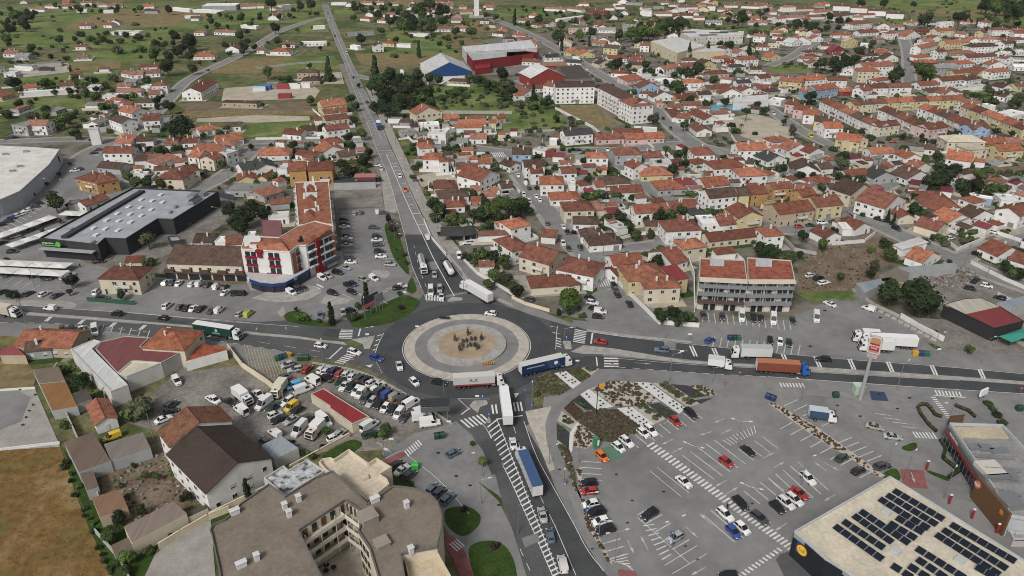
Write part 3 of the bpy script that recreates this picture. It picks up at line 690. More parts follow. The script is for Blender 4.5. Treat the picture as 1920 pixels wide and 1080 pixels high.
def house(x1,y1,x2,y2,D,n,kind,w,r,name=None,base=None,cat='house',where=None,H=None,wins=True,annex=True,px=True,group=None,chim=True,walls=True):
    rnd=random.Random(int(x1*7+y1*13+OX*3+OY))
    He=H if H else n*2.75+.35
    a=P(x1,y1,He); b=P(x2,y2,He)
    Wd=(b-a).length; ang=math.atan2(b.y-a.y,b.x-a.x); pr=Vector((-math.sin(ang),math.cos(ang),0))
    if base is None and n<3:
        Wd2=min(Wd,26); 
    o=(a+b)/2+pr*D/2; o.z=0
    s=scale_at(o)
    hx,hy=Wd/2,D/2; ov=.35 if Wd>5 else .2
    nm=name or ('shed' if (n==1 and min(Wd,D)<6.5 and kind in 'mf') else 'outbuilding' if (n==1 and kind in 'mf' and Wd*D<700) else {'h':'bungalow','e':'gable_cottage'}.get(kind,'cottage') if n==1 and Wd*D<700 else 'house' if n<3 and Wd*D<700 else 'building')
    ct=cat if name else nm.replace('_',' ')
    st={1:'single-storey',2:'two-storey',3:'three-storey',4:'four-storey'}[n]
    bs=base or (f"{WN[w]} {KN[kind]} {nm} with {RN[r]} roof" if nm in('shed','outbuilding') else f"{WN[w]} {'cottage' if 'cottage' in nm else nm if nm=='bungalow' else st+' '+nm} with {KN[kind]} {RN[r]} roof")
    root=thing(nm,bs,ct,o,ang,group or ('town houses' if nm in('house','cottage','bungalow','gable_cottage') else 'sheds and outbuildings' if nm in('shed','outbuilding') else None),where)
    wc=vary(WC[w],rnd,.07); rc=vary(RCOL[r],rnd,.28); gq=rnd.uniform(0,.16); lm=sum(rc)/3; rc=tuple(x*(1-gq)+lm*gq for x in rc)
    span=(D if kind in 'gh' else Wd)
    if kind=='h': span=min(D,Wd)
    rise={'f':0,'m':D*.14,'g':span*.5*.44,'e':span*.5*.44,'h':span*.5*.42}[kind]
    wb=MB(); ix,iy=hx-ov,hy-ov
    wallH=He-.1
    if walls:
        if kind=='m':
            zb=He+rise*.98-.15
            wb.hexa([(-ix,-iy,0),(ix,-iy,0),(ix,iy,0),(-ix,iy,0)],[(-ix,-iy,wallH-.05),(ix,-iy,wallH-.05),(ix,iy,zb-.1),(-ix,iy,zb-.1)])
        else:
            wb.box((0,0,wallH/2),(2*ix,2*iy,wallH))
            gz=He+rise-.19
            if kind=='g':
                for sx in (-ix,ix): wb.poly([(sx,-iy,wallH),(sx,iy,wallH),(sx,0,gz)])
            if kind=='e':
                for sy in (-iy,iy): wb.poly([(-ix,sy,wallH),(ix,sy,wallH),(0,sy,gz)])
    else:
        for sx in (-ix,ix):
            for sy in (-iy,iy): wb.tube((sx,sy,0),(sx,sy,He-.1),.12,.12,6)
    ob('wall' if walls else 'post',wb.mesh('wall',[WALL]),root,wc)
    rb=roof_mesh(kind,hx,hy,rise)
    tiles=r in 'orbkO' and kind!='f'
    rm=ROOF if tiles else (FLATROOF if kind=='f' or r in 'dcn' else METALROOF)
    roof=ob('roof',rb.mesh('roof',[rm,WALL] if kind=='f' else [rm]),root,rc,(0,0,He))
    if kind=='f': pass
    if chim and kind in 'ghe' and min(Wd,D)>6.5 and s>1.2:
        for k in range(1 if rnd.random()<.7 else 2):
            cx,cy=rnd.uniform(-.5,.5)*hx,rnd.uniform(-.3,.3)*hy
            z=rise*(1-abs(cy)/hy) if kind=='g' else rise*(1-abs(cx)/hx) if kind=='e' else rise*max(0,min(1-abs(cy)/hy,1-abs(cx)/hx)*1.0)
            ob('chimney',CHIM,roof,None,(cx,cy,z-.1),scale=rnd.uniform(.8,1.15))
        if s>4: ob('aerial',AERIAL,roof,None,(rnd.uniform(-.4,.4)*hx,0,rise*.6))
    if kind=='f' and s>2.5 and Wd>6:
        u=MB(); u.box((0,0,.4),(1.2,.9,.8)); ob('vent_box',u.mesh('vent_box',[STEEL]),roof,None,(rnd.uniform(-.3,.3)*Wd*.6,rnd.uniform(-.3,.3)*D*.6,.05))
    # openings on the faces that can be seen
    if wins and walls and s>1.6 and nm not in('shed',):
        cvec=Vector((0,0,0))-o
        faces=[(0,-iy,2*ix,0.0,(math.sin(ang),-math.cos(ang))),(-ix,0,2*iy,-math.pi/2,(-math.cos(ang),-math.sin(ang))),(ix,0,2*iy,math.pi/2,(math.cos(ang),math.sin(ang)))]
        for fi,(fx,fy,fl,fr,nv) in enumerate(faces):
            if nv[0]*cvec.x+nv[1]*cvec.y<.15*cvec.length: continue
            if fl<3: continue
            nb=max(1,int(fl/3.3)); nb=min(nb,9)
            if fi and s<2.6: nb=max(1,min(nb,2))
            di=rnd.randrange(nb) if fi==0 else -1
            for lv in range(n):
                for q in range(nb):
                    u=(q+.5)/nb*fl-fl/2
                    if rnd.random()<.12: continue
                    lx,ly=(u,fy) if fi==0 else (fx,u)
                    if lv==0 and q==di:
                        ob('door',rnd.choice(DOORS) if rnd.random()<.7 or fl<8 else GARAGE,root,None,(lx,ly,0),fr); continue
                    z=lv*2.75+1.55
                    ob('window',rnd.choice(WINS),root,None,(lx,ly,min(z,He-.95)),fr)
            if fi==0 and n>=2 and fl>6 and rnd.random()<.45 and s>2.2:
                ob('balcony',BALC,root,wc,(rnd.uniform(-.2,.2)*fl,fy,2.9),0,scale=(min(1.6,fl/6),1,1))
    # a lean-to annex at the back or side, where there is room
    HOUSES.append((o,ang,Wd,D,n,s,rnd,root,wc,annex))
    return root
def houses(where,txt):
    for line in txt.strip().split('\n'):
        for e in line.split(';'):
            q=e.split()
            if len(q)<9: continue
            x1,y1,x2,y2,D=map(float,q[:5]); house(x1,y1,x2,y2,D,int(q[5]),q[6],q[7],q[8],where=where)
# generic block from an outline drawn at height H ------------------------------
def block(name,base,cat,pts,H,wall,roof,px=True,rm=None,parapet=.4,where=None,wm=None,group=None,pc=None):
    w=[P(x,y,H) for x,y in pts] if px else [Vector(p) for p in pts]
    ar=sum(w[i][0]*w[(i+1)%len(w)][1]-w[(i+1)%len(w)][0]*w[i][1] for i in range(len(w)))
    if ar<0: w=w[::-1]
    c=sum(w,Vector())/len(w); c.z=0
    root=thing(name,base,cat,c,0,group,where)
    q=[(p.x-c.x,p.y-c.y) for p in w]
    b=MB(); b.prism(q,0,H-.02); ob('wall',b.mesh('wall',[wm or WALL]),root,wall)
    b=MB(); b.poly([(x,y,H) for x,y in q]); rf=ob('roof',b.mesh('roof',[rm or FLATROOF]),root,roof)
    if parapet:
        b=MB(); t=.25
        for i in range(len(q)):
            p0,p1=Vector((*q[i],0)),Vector((*q[(i+1)%len(q)],0)); d=p1-p0
            if d.length<.3: continue
            nn=Vector((-d.y,d.x,0)).normalized()*t/2; m=(p0+p1)/2+nn
            b.box((m.x,m.y,H+parapet/2-.1),(d.length-.01,t,parapet+.2+.002*i),math.atan2(d.y,d.x))
        ob('parapet',b.mesh('parapet',[WALL]),root,pc or wall)
    return root,c,w
def facade(root,c,a,b,H,floors,bays,kind='win',z0=0.0,me=None,skip=0):
    """openings along the wall a->b (world points); outward is to the right of a->b"""
    d=b-a; d.z=0; L=d.length; ang=math.atan2(d.y,d.x); fh=(H-z0)/floors
    for lv in range(floors):
        for q in range(bays):
            p=a+d*((q+.5)/bays)-c; z=z0+lv*fh+fh*.52
            m=me or (WINS[(q+lv)%3] if kind=='win' else TALLW)
            ob('window',m,root,None,(p.x,p.y,z),ang)
            if kind=='balc' and q%2==0 and lv>0: ob('balcony',BALC,root,None,(p.x,p.y,z0+lv*fh+.1),ang)
def text(s,parent,loc,rot,size,mat,name='lettering',ext=.02):
    cu=bpy.data.curves.new(name,'FONT'); cu.body=s; cu.size=size; cu.extrude=ext; cu.align_x='CENTER'; cu.align_y='CENTER'
    t=bpy.data.objects.new('tmp',cu); me=bpy.data.meshes.new_from_object(t); bpy.data.objects.remove(t); bpy.data.curves.remove(cu); me.name=name
    if not me.materials: me.materials.append(mat)
    o=ob(name,me,parent); o.location=loc; o.rotation_euler=rot
    return o
# ---------------------------------------------------------------- vehicles
CC={'W':(.74,.74,.73),'K':(.012,.013,.015),'G':(.36,.37,.38),'D':(.055,.06,.068),'R':(.40,.025,.025),'B':(.03,.07,.30),'N':(.02,.028,.09),'Y':(.62,.42,.04),'O':(.75,.16,.02),'L':(.09,.38,.62),'E':(.02,.05,.038),'T':(.34,.31,.26),'Q':(.10,.14,.19),'M':(.42,.47,.08)}
CN={'W':'white','K':'black','G':'silver','D':'dark grey','R':'red','B':'bright blue','N':'navy','Y':'yellow','O':'orange','L':'sky blue','E':'dark green','T':'beige','Q':'slate blue','M':'lime'}
def loft(b,st):
    n=len(b.v); k=8
    for x,w,z in st:
        for y,zz in ((w*.9,.2),(w,.42),(w*.985,z*.86),(w*.9,z),(-w*.9,z),(-w*.985,z*.86),(-w,.42),(-w*.9,.2)): b.v.append((x,y,zz))
    for i in range(len(st)-1):
        for j in range(k):
            b.f.append((n+i*k+j,n+i*k+(j+1)%k,n+(i+1)*k+(j+1)%k,n+(i+1)*k+j)); b.m.append(0)
    b.f.append(tuple(n+j for j in range(k-1,-1,-1))); b.m.append(0)
    e=n+(len(st)-1)*k; b.f.append(tuple(e+j for j in range(k))); b.m.append(0)
wb=MB(); wb.tube((0,-.11,0),(0,.11,0),.32,.32,12); WHEEL=wb.mesh('tyre',[RUBBER])
wb=MB(); wb.tube((0,-.125,0),(0,.125,0),.2,.2,8); RIMM=wb.mesh('rim',[RIM])
wb=MB(); wb.tube((0,-.15,0),(0,.15,0),.5,.5,12); TWHEEL=wb.mesh('tyre',[RUBBER])
wb=MB(); wb.tube((0,-.165,0),(0,.165,0),.27,.27,8); TRIM=wb.mesh('rim',[RIM])
def bx(name,c,d,mat): 
    b=MB(); b.box(c,d); return b.mesh(name,[mat])
def frust(b0,b1):  # bottom/top rings given as (xf,xr,w,z)
    f=[(b0[1],-b0[2],b0[3]),(b0[0],-b0[2],b0[3]),(b0[0],b0[2],b0[3]),(b0[1],b0[2],b0[3])]
    t=[(b1[1],-b1[2],b1[3]),(b1[0],-b1[2],b1[3]),(b1[0],b1[2],b1[3]),(b1[1],b1[2],b1[3])]
    return f,t
def inset(q,k=.08,o=.014,kx=None):
    q=[Vector(p) for p in q]; c=sum(q,Vector())/4; n=(q[1]-q[0]).cross(q[3]-q[0]).normalized()
    return [c+(p-c)*(1-2*k)+n*o for p in q],n
def carproto(kind):
    """list of (part name, mesh, uses body colour, children)"""
    S={'h':(4.0,.87,1.48,.92,1.08,-1.9,.95,.42),'s':(4.6,.90,1.44,.92,.95,-1.45,.92,.62),'e':(4.6,.90,1.47,.93,1.05,-2.2,.97,.40),'u':(4.4,.92,1.66,1.05,1.0,-2.1,.85,.40),
       'm':(4.5,.91,1.72,1.0,1.45,-2.15,1.1,.30),'v':(4.4,.91,1.85,1.05,1.35,-2.17,.85,.08),'V':(5.6,1.0,2.45,1.15,1.75,-2.77,.85,.06),'p':(5.1,.92,1.75,1.0,1.05,-.75,.75,.25),'x':(4.2,.90,1.25,.86,.55,-1.1,.6,.35)}[kind]
    L,w,H,belt,xf,xr,rk,rr=S; h=L/2
    b=MB()
    hood=belt*(.86 if kind not in 'vVm' else .92)
    tail=belt*(.98 if kind not in 's' else .96)
    loft(b,[(h,w*.78,.60),(h-.18,w*.93,hood*.90),(h-.7,w,hood*.98),(xf,w,belt),(0,w,belt*1.01),(xr+.1,w,tail),(-h+.15,w*.95,tail*.96),(-h,w*.85,tail*.8)])
    fb,ft=frust((xf,xr,w*.93,belt-.02),(xf-rk,xr+rr,w*(.76 if kind not in 'vVm' else .84),H))
    b.hexa(fb,ft)
    if kind=='p': b.box((-1.75,0,belt-.12),(1.3,1.35,.1),m=1)
    parts=[('body',b.mesh('body',[CAR,BLACKP],True),True,[])]
    def pane(nm,q,k=.055):
        p,n=inset(q,k); bb=MB(); bb.hexa([v-n*.03 for v in p],p); return (nm,bb.mesh(nm,[GLASS]),False,[])
    F,B=[fb[1],fb[2],ft[2],ft[1]],[fb[3],fb[0],ft[0],ft[3]]
    parts.append(pane('windscreen',F,.035))
    if kind not in 'v': parts.append(pane('rear_window',B,.06))
    for sgn in (1,-1):
        a=[fb[2],fb[3],ft[3],ft[2]] if sgn>0 else [fb[0],fb[1],ft[1],ft[0]]
        a=[Vector(p) for p in a]
        # a runs front->rear for +y, rear->front for -y
        if sgn>0: fr=[a[0],a[0].lerp(a[1],.5),a[3].lerp(a[2],.5),a[3]]; re=[a[0].lerp(a[1],.5),a[1],a[2],a[3].lerp(a[2],.5)]
        else: fr=[a[0].lerp(a[1],.5),a[1],a[2],a[3].lerp(a[2],.5)]; re=[a[0],a[0].lerp(a[1],.5),a[3].lerp(a[2],.5),a[3]]
        if kind in 'vV':
            if sgn>0: fr=[a[0],a[0].lerp(a[1],.30),a[3].lerp(a[2],.25),a[3]]
            else: fr=[a[1].lerp(a[0],.30),a[1],a[2],a[2].lerp(a[3],.25)]
            if kind=='V': fr=[fr[0],fr[1],fr[1].lerp(fr[2],.62),fr[0].lerp(fr[3],.62)]
            parts.append(pane('side_window',fr))
        else: parts+= [pane('side_window',fr),pane('side_window',re)]
        parts.append(('mirror',bx('mirror',(xf-.35,sgn*(w+.08),belt+.06),(.14,.2,.14),CAR),True,[]))
        parts.append(('headlight',bx('headlight',(h-.12,sgn*w*.68,hood*.80),(.22,.36,.14),LAMPW),False,[]))
        parts.append(('taillight',bx('taillight',(-h+.06,sgn*w*.76,tail*.78),(.14,.26,.22 if kind not in 'vV' else .5),LAMPR),False,[]))
        for x in (h-.82,-h+.82): parts.append(('wheel',WHEEL,False,[('rim',RIMM)],(x,sgn*(w-.10),.32)))
    pb=MB(); pb.box((h-.02,0,.42),(.08,.52,.12)); parts.append(('number_plate',pb.mesh('number_plate',[pm('plate_white',(.6,.6,.6),.5)]),False,[]))
    if kind in 'emu': 
        rb=MB(); 
        for sg in (1,-1): rb.box((-.5,sg*w*.66,H+.04),(1.7,.05,.05))
        parts.append(('roof_rail',rb.mesh('roof_rail',[BLACKP]),False,[]))
    if kind in 'hsxmvV':
        rb=MB(); rb.box((h-.03,0,.62),(.06,w*.9,.16)); parts.append(('grille',rb.mesh('grille',[BLACKP]),False,[]))
    return parts
PROTO={}
CK={'h':('hatchback','hatchback'),'s':('saloon_car','saloon car'),'e':('estate_car','estate car'),'u':('off_road_car','tall four-by-four'),'m':('people_carrier','people carrier'),'v':('small_van','small van'),'V':('panel_van','panel van'),'p':('pickup_truck','pickup'),'x':('sports_car','sports car')}
NCARS=[0]
def car(x,y,dx,dy,kind,c,where,group,state='',ground=0.0):
    a=P(x,y,.75+ground); bdir=P(x+dx,y+dy,.75+ground)-a
    ang=math.atan2(bdir.y,bdir.x); a.z=.10+ground
    if kind not in PROTO: PROTO[kind]=carproto(kind)
    nm,ct=CK[kind]
    root=thing(nm,f"{CN[c]} {ct}{state}",'van' if kind in 'vV' else 'car',a,ang,group,where)
    s=scale_at(a); kk=random.uniform(.9,1.08); col_=tuple(min(.8,q*kk) for q in CC[c])
    small=s<3.4
    for p in PROTO[kind]:
        if small and p[0] in ('mirror','number_plate','roof_rail','grille'): continue
        o=ob(p[0],p[1],root,col_ if p[2] else None,p[4] if len(p)>4 else None)
        if not small:
            for cn,cm in p[3]: ob(cn,cm,o)
    NCARS[0]+=1
    return root
def cars(where,group,txt,state=''):
    for line in txt.strip().split('\n'):
        for e in line.split(';'):
            q=e.split()
            if len(q)<6: continue
            car(float(q[0]),float(q[1]),float(q[2]),float(q[3]),q[4],q[5],where,group,state)
def wheels(root,xs,w,me=TWHEEL,rim=TRIM,r=.5):
    for x in xs:
        for sg in (1,-1):
            o=ob('wheel',me,root,None,(x,sg*w,r)); ob('rim',rim,o)
def cab(root,x0,c,h=3.5,L=2.1):
    """tractor cab whose front face stands at x0"""
    b=MB(); w=1.22
    b.hexa([(x0-L,-w,.6),(x0,-w,.55),(x0,w,.55),(x0-L,w,.6)],[(x0-L,-w,2.2),(x0-.05,-w,2.0),(x0-.05,w,2.0),(x0-L,w,2.2)])
    b.hexa([(x0-L,-w,2.2),(x0-.05,-w,2.0),(x0-.05,w,2.0),(x0-L,w,2.2)],[(x0-L,-w*.93,h),(x0-.75,-w*.9,h-.15),(x0-.75,w*.9,h-.15),(x0-L,w*.93,h)])
    o=ob('cab',b.mesh('cab',[CAR]),root,c)
    g=MB(); F=[Vector(p) for p in ((x0-.05,-w,2.0),(x0-.05,w,2.0),(x0-.75,w*.9,h-.15),(x0-.75,-w*.9,h-.15))]
    F[2]=F[1].lerp(F[2],.72);F[3]=F[0].lerp(F[3],.72); p,n=inset(F,.06); g.hexa([v-n*.05 for v in p],p); ob('windscreen',g.mesh('windscreen',[GLASS]),o)
    for sg in (1,-1):
        g=MB(); g.box((x0-.85,sg*(w*.975),2.42),(.75,.08,.6)); ob('side_window',g.mesh('side_window',[GLASS]),o)
        g=MB(); g.box((x0-.12,sg*(w+.2),2.35),(.14,.22,.75)); ob('mirror',g.mesh('mirror',[BLACKP]),o)
        g=MB(); g.box((x0,sg*.95,.95),(.1,.38,.2)); ob('headlight',g.mesh('headlight',[LAMPW]),o)
    g=MB(); g.box((x0+.005,0,1.45),(.08,1.7,.7)); g.box((x0,0,.6),(.16,2.4,.35)); ob('grille',g.mesh('grille',[BLACKP]),o)
    g=MB(); g.box((x0-1.3,0,h+.02),(.5,.6,.07)); ob('roof_hatch',g.mesh('roof_hatch',[BLACKP]),o)
    return o
def truck(x,y,dx,dy,base,cc,side,roofc,kind='semi',TL=13.4,anchor='f',where=None,band=None,txt=None,txtc=None,logo=None,ground=.1):
    a=P(x,y,0); d=(P(x+dx,y+dy,0)-a); d.normalize(); ang=math.atan2(d.y,d.x)
    total={'semi':TL+2.7,'tank':TL+2.7,'box':TL+2.3,'container':TL+2.9}[kind]
    if anchor=='r': a=a+d*total
    a.z=ground
    root=thing('lorry',base,'lorry',a,ang,'lorries on the roads',where)
    h=3.5 if kind!='box' else 2.9
    cab(root,0,cc,h if kind!='box' else 2.75)
    g=MB(); g.box((-total/2-.6,0,.95),(total-1.6,.9,.28)); ob('chassis',g.mesh('chassis',[BLACKP]),root)
    x1=-(total-TL); x0=-total; w=1.25
    TH={'semi':4.0,'tank':3.7,'box':3.3,'container':3.9}[kind]
    if kind=='tank':
        b=MB(); n=14; L=x1-x0
        b.tube((x0+.3,0,2.35),(x1-.3,0,2.35),1.22,1.22,n); b.tube((x0,0,2.35),(x0+.3,0,2.35),.8,1.22,n); b.tube((x1-.3,0,2.35),(x1,0,2.35),1.22,.8,n)
        t=ob('tank',b.mesh('tank',[CAR],True),root,side)
        g=MB(); g.box(((x0+x1)/2,0,3.62),(L*.8,.7,.1)); 
        for k in range(4): g.tube((x0+L*(.2+.2*k),0,3.5),(x0+L*(.2+.2*k),0,3.8),.28,.28,8)
        ob('walkway',g.mesh('walkway',[STEEL]),t)
    else:
        b=MB(); b.box(((x0+x1)/2,0,(1.15+TH)/2),(x1-x0,2*w,TH-1.15)); t=ob('container' if kind=='container' else 'trailer_box',b.mesh('trailer_box',[CAR]),root,side)
        g=MB(); g.box(((x0+x1)/2,0,TH+.03),(x1-x0+.03,2*w+.03,.07))
        if kind=='container':
            for k in range(14): g.box((x0+(k+.5)*(x1-x0)/14,0,TH+.09),(.25,2*w-.1,.06))
        else:
            for k in range(1,6): g.box((x0+k*(x1-x0)/6,0,TH+.075),(.06,2*w,.03))
        ob('trailer_roof',g.mesh('trailer_roof',[PLAIN]),t,roofc)
        for sg in (.62,-.62):
            g=MB(); g.box((x0-.02,sg,(1.2+TH)/2),(.06,1.15,TH-1.35)); ob('rear_door',g.mesh('rear_door',[PLAIN]),t,(.6,.6,.6))
        if band:
            g=MB(); g.box(((x0+x1)/2,0,1.42),(x1-x0-.02,2*w+.04,.5)); ob('side_band',g.mesh('side_band',[PLAIN]),t,band)
        g=MB()
        for k in range(int((x1-x0)/.9)):
            if kind=='container':
                for sg in (1,-1): g.box((x0+.5+k*.9,sg*(w+.015),(1.2+TH)/2),(.4,.06,TH-1.4))
            else:
                for sg in (1,-1): g.box((x0+.5+k*.9,sg*(w+.01),(1.25+TH)/2),(.05,.03,TH-1.3))
        ob('side_rib' if kind=='container' else 'curtain_strap',g.mesh('rib',[PLAIN]),t,tuple(q*.85 for q in side))
        if txt:
            for sg in (-1,1):
                s,fx,fz,sz=txt
                text(s,t,(x0+(x1-x0)*(fx if sg<0 else 1-(1-fx)),sg*(w+.06),fz),(math.pi/2,0,0 if sg<0 else math.pi),sz,pm('letter_'+str(txtc),txtc,.6))
        if logo:
            for sg in (-1,1):
                g=MB(); g.tube((x0+(x1-x0)*logo[0],sg*(w+.03),logo[1]),(x0+(x1-x0)*logo[0],sg*(w+.07),logo[1]),logo[2],logo[2],4 if len(logo)>4 else 16); ob('emblem',g.mesh('emblem',[PLAIN]),t,logo[3])
    ax=[-1.35,-4.9] if kind!='box' else [-1.2]
    ax+= [x0+1.5,x0+2.8,x0+4.1] if kind in('semi','tank','container') else [x0+1.6]
    wheels(root,ax,1.02)
    g=MB(); 
    for sg in (1,-1): g.box((x0-.03,sg*.95,1.0),(.1,.4,.16))
    ob('taillight',g.mesh('taillight',[LAMPR]),root)
    if kind in ('semi','container'):
        g=MB(); g.tube((-3.6,-.95,.85),(-2.6,-.95,.85),.33,.33,10); g.tube((-3.6,.95,.85),(-2.6,.95,.85),.33,.33,10); ob('fuel_tank',g.mesh('fuel_tank',[STEEL]),root)
    return root
# ---------------------------------------------------------------- trees
def leafmat(name,a,b_,c):
    m=noisy(name,[(.3,a),(.5,b_),(.72,c)],1.1,4,.8,scale2=.35,amp2=.3,spec=.25)
    n=m.node_tree; bs=n.nodes['Principled BSDF']
    oi=n.nodes.new('ShaderNodeObjectInfo'); hv=n.nodes.new('ShaderNodeHueSaturation')
    mr=n.nodes.new('ShaderNodeMapRange'); mr.inputs[3].default_value=.6; mr.inputs[4].default_value=1.45
    n.links.new(oi.outputs['Random'],mr.inputs[0]); n.links.new(mr.outputs[0],hv.inputs['Value'])
    src=bs.inputs['Base Color'].links[0].from_socket; n.links.new(src,hv.inputs['Color']); n.links.new(hv.outputs[0],bs.inputs['Base Color'])
    return m
LM={'t':leafmat('broad_leaf',(.030,.052,.014),(.052,.085,.023),(.09,.125,.038)),
    'b':leafmat('bright_leaf',(.045,.080,.016),(.075,.125,.026),(.11,.16,.04)),
    'd':leafmat('dark_leaf',(.015,.026,.012),(.026,.043,.016),(.05,.07,.027)),
    'o':leafmat('olive_leaf',(.045,.055,.028),(.07,.082,.042),(.105,.112,.06)),
    'u':leafmat('plum_leaf',(.018,.010,.012),(.030,.016,.018),(.05,.026,.03))}
BARK=noisy('bark',[(.3,(.07,.05,.035)),(.7,(.14,.11,.08))],3,4,.95)
def crown_mesh(shape,seed,mat,n=520):
    rnd=random.Random(seed); b=MB()
    lobes=[]
    if shape=='round':
        for i in range(11):
            a=rnd.uniform(0,6.28); e=rnd.uniform(-.55,1.0); r=rnd.uniform(.25,.62)*math.cos(e*.9)
            lobes.append((Vector((r*math.cos(a),r*math.sin(a),e*.55)),rnd.uniform(.34,.52)))
    elif shape=='umbrella':
        for i in range(11):
            a=rnd.uniform(0,6.28); r=rnd.uniform(.1,.75); lobes.append((Vector((r*math.cos(a),r*math.sin(a),rnd.uniform(-.05,.3)-.2*r)),rnd.uniform(.26,.4)))
    elif shape=='cypress':
        for i in range(13):
            t=i/12; lobes.append((Vector((rnd.uniform(-.1,.1),rnd.uniform(-.1,.1),t*2-1)),.42*(1-.78*max(0,t-.2))*(.65+.35*min(1,t*6))))
    elif shape=='conifer':
        for i in range(20):
            t=i/19; a=rnd.uniform(0,6.28); r=.55*(1-t); lobes.append((Vector((r*math.cos(a),r*math.sin(a),t*2-1)),.42*(1-.8*t)+.05))
    elif shape=='bush':
        for i in range(8):
            a=rnd.uniform(0,6.28); r=rnd.uniform(.1,.6); lobes.append((Vector((r*math.cos(a),r*math.sin(a),rnd.uniform(-.2,.35))),rnd.uniform(.32,.5)))
    for i,(c,r) in enumerate(lobes): b.blob(c,(r*.80,r*.80,r*.76),0,seed+i,.22,7,4)
    for i in range(n):
        c,r=lobes[rnd.randrange(len(lobes))]
        d=Vector((rnd.gauss(0,1),rnd.gauss(0,1),rnd.gauss(.15,1))).normalized()
        p=c+d*r*rnd.uniform(.82,1.16); s=rnd.uniform(.06,.13)
        u=(d.orthogonal().normalized()+d*rnd.uniform(-.9,.9)); u.normalize(); w=d.cross(u).normalized()
        t=rnd.uniform(0,6.28); uu=u*math.cos(t)+w*math.sin(t); ww=w*math.cos(t)-u*math.sin(t)
        b.poly([p-uu*s,p+ww*s*.7,p+uu*s*1.1,p-ww*s*.8])
    return b.mesh('crown',[mat])
CROWN={}
for k,(sh,nn) in {'round':('round',620),'umbrella':('umbrella',520),'cypress':('cypress',520),'conifer':('conifer',600),'bush':('bush',360)}.items():
    for mk in LM:
        if sh=='cypress' and mk not in 'd': continue
        if sh in('umbrella','conifer') and mk not in 'dt': continue
        CROWN[k,mk]=[crown_mesh(sh,11*i+ord(mk),LM[mk],nn) for i in range(3 if sh in('round','bush') else 2)]
tb=MB(); tb.tube((0,0,0),(.03,.02,.55),.055,.04,7); tb.tube((.03,.02,.55),(0,0,1),.04,.018,6)
for a in (0.4,2.3,4.4): tb.tube((.03,.02,.5),(.26*math.cos(a),.26*math.sin(a),.95),.028,.010,5)
TRUNK=tb.mesh('trunk',[BARK])
TN={'round':'tree','umbrella':'stone_pine','cypress':'cypress','conifer':'conifer','bush':'shrub'}
TA={'t':'green','b':'bright green','d':'dark green','o':'grey-green','u':'purple-leaved'}
TW={'round':'round-crowned tree','umbrella':'flat-topped pine','cypress':'slim cypress','conifer':'pointed conifer','bush':'low shrub'}
TREES=[]
def tree(x,y,r,shape='round',mk='t',where=None,clear=.12,px=True,flat=None):
    """x,y,r: centre and radius of the crown in tile pixels"""
    rnd=random.Random(int(x*31+y*17+OX+OY))
    rm=2.0
    for _ in range(4):
        hz={'round':rm*1.0+clear*rm,'umbrella':rm*2.0,'cypress':rm*3.2,'conifer':rm*1.8,'bush':rm*.55}[shape]
        c=P(x,y,hz); rm=(r/SC)/scale_at(c)
    hv={'round':rm*.92,'umbrella':rm*.9,'cypress':rm*3.0,'conifer':rm*1.75,'bush':rm*.9}[shape]
    size='small ' if rm<1.8 else 'tall ' if shape in('cypress','conifer') and rm*3>5 else 'large ' if rm>4.2 else ''
    o=thing(TN[shape],f"{size}{TA[mk]} {TW[shape]}",'tree' if shape!='bush' else 'shrub',(c.x,c.y,0),0,'trees and shrubs of the town',where)
    hr=rm*(2.0 if shape=='cypress' else 1.0)
    top=hz+hv*.2
    if shape!='bush':
        t=ob('trunk',TRUNK,o,None,None,rnd.uniform(0,6),(rm*1.3+.6,rm*1.3+.6,top))
    cm=rnd.choice(CROWN[shape,mk])
    ob('crown',cm,o,None,(0,0,hz),rnd.uniform(0,6.28),(hr*1.02,hr*1.02*rnd.uniform(.9,1.1),hv))
    TREES.append((r/SC,o,cm,mk,shape)); return o
def trees(where,txt):
    for line in txt.strip().split('\n'):
        for e in line.split(';'):
            q=e.split()
            if len(q)<3: continue
            sh,mk=(q[3].split(',') if len(q)>3 else ('round','t'))
            tree(float(q[0]),float(q[1]),float(q[2]),sh,mk,where)
def palm(x,y,h,where):
    c=P(x,y,0); o=thing('palm_tree','palm with arching fronds on a bare trunk','tree',c,0,'trees and shrubs of the town',where)
    b=MB(); b.tube((0,0,0),(0.1,0,h),.25,.17,7); ob('trunk',b.mesh('trunk',[BARK]),o)
    b=MB(); rnd=random.Random(int(x))
    for i in range(16):
        a=i*.393+rnd.uniform(-.1,.1); L=rnd.uniform(1.6,2.2); u=rnd.uniform(.1,1.0); pr=None
        for k in range(5):
            t=k/4; p=Vector((math.cos(a)*L*t,math.sin(a)*L*t,h+u*L*t*.9-1.5*t*t*L*.7)); w=Vector((-math.sin(a),math.cos(a),0))*.28*(1-.7*t)
            if pr: b.poly([pr[0]-pr[1],pr[0]+pr[1],p+w,p-w])
            pr=(p,w)
    ob('crown',b.mesh('crown',[LM['o']]),o)
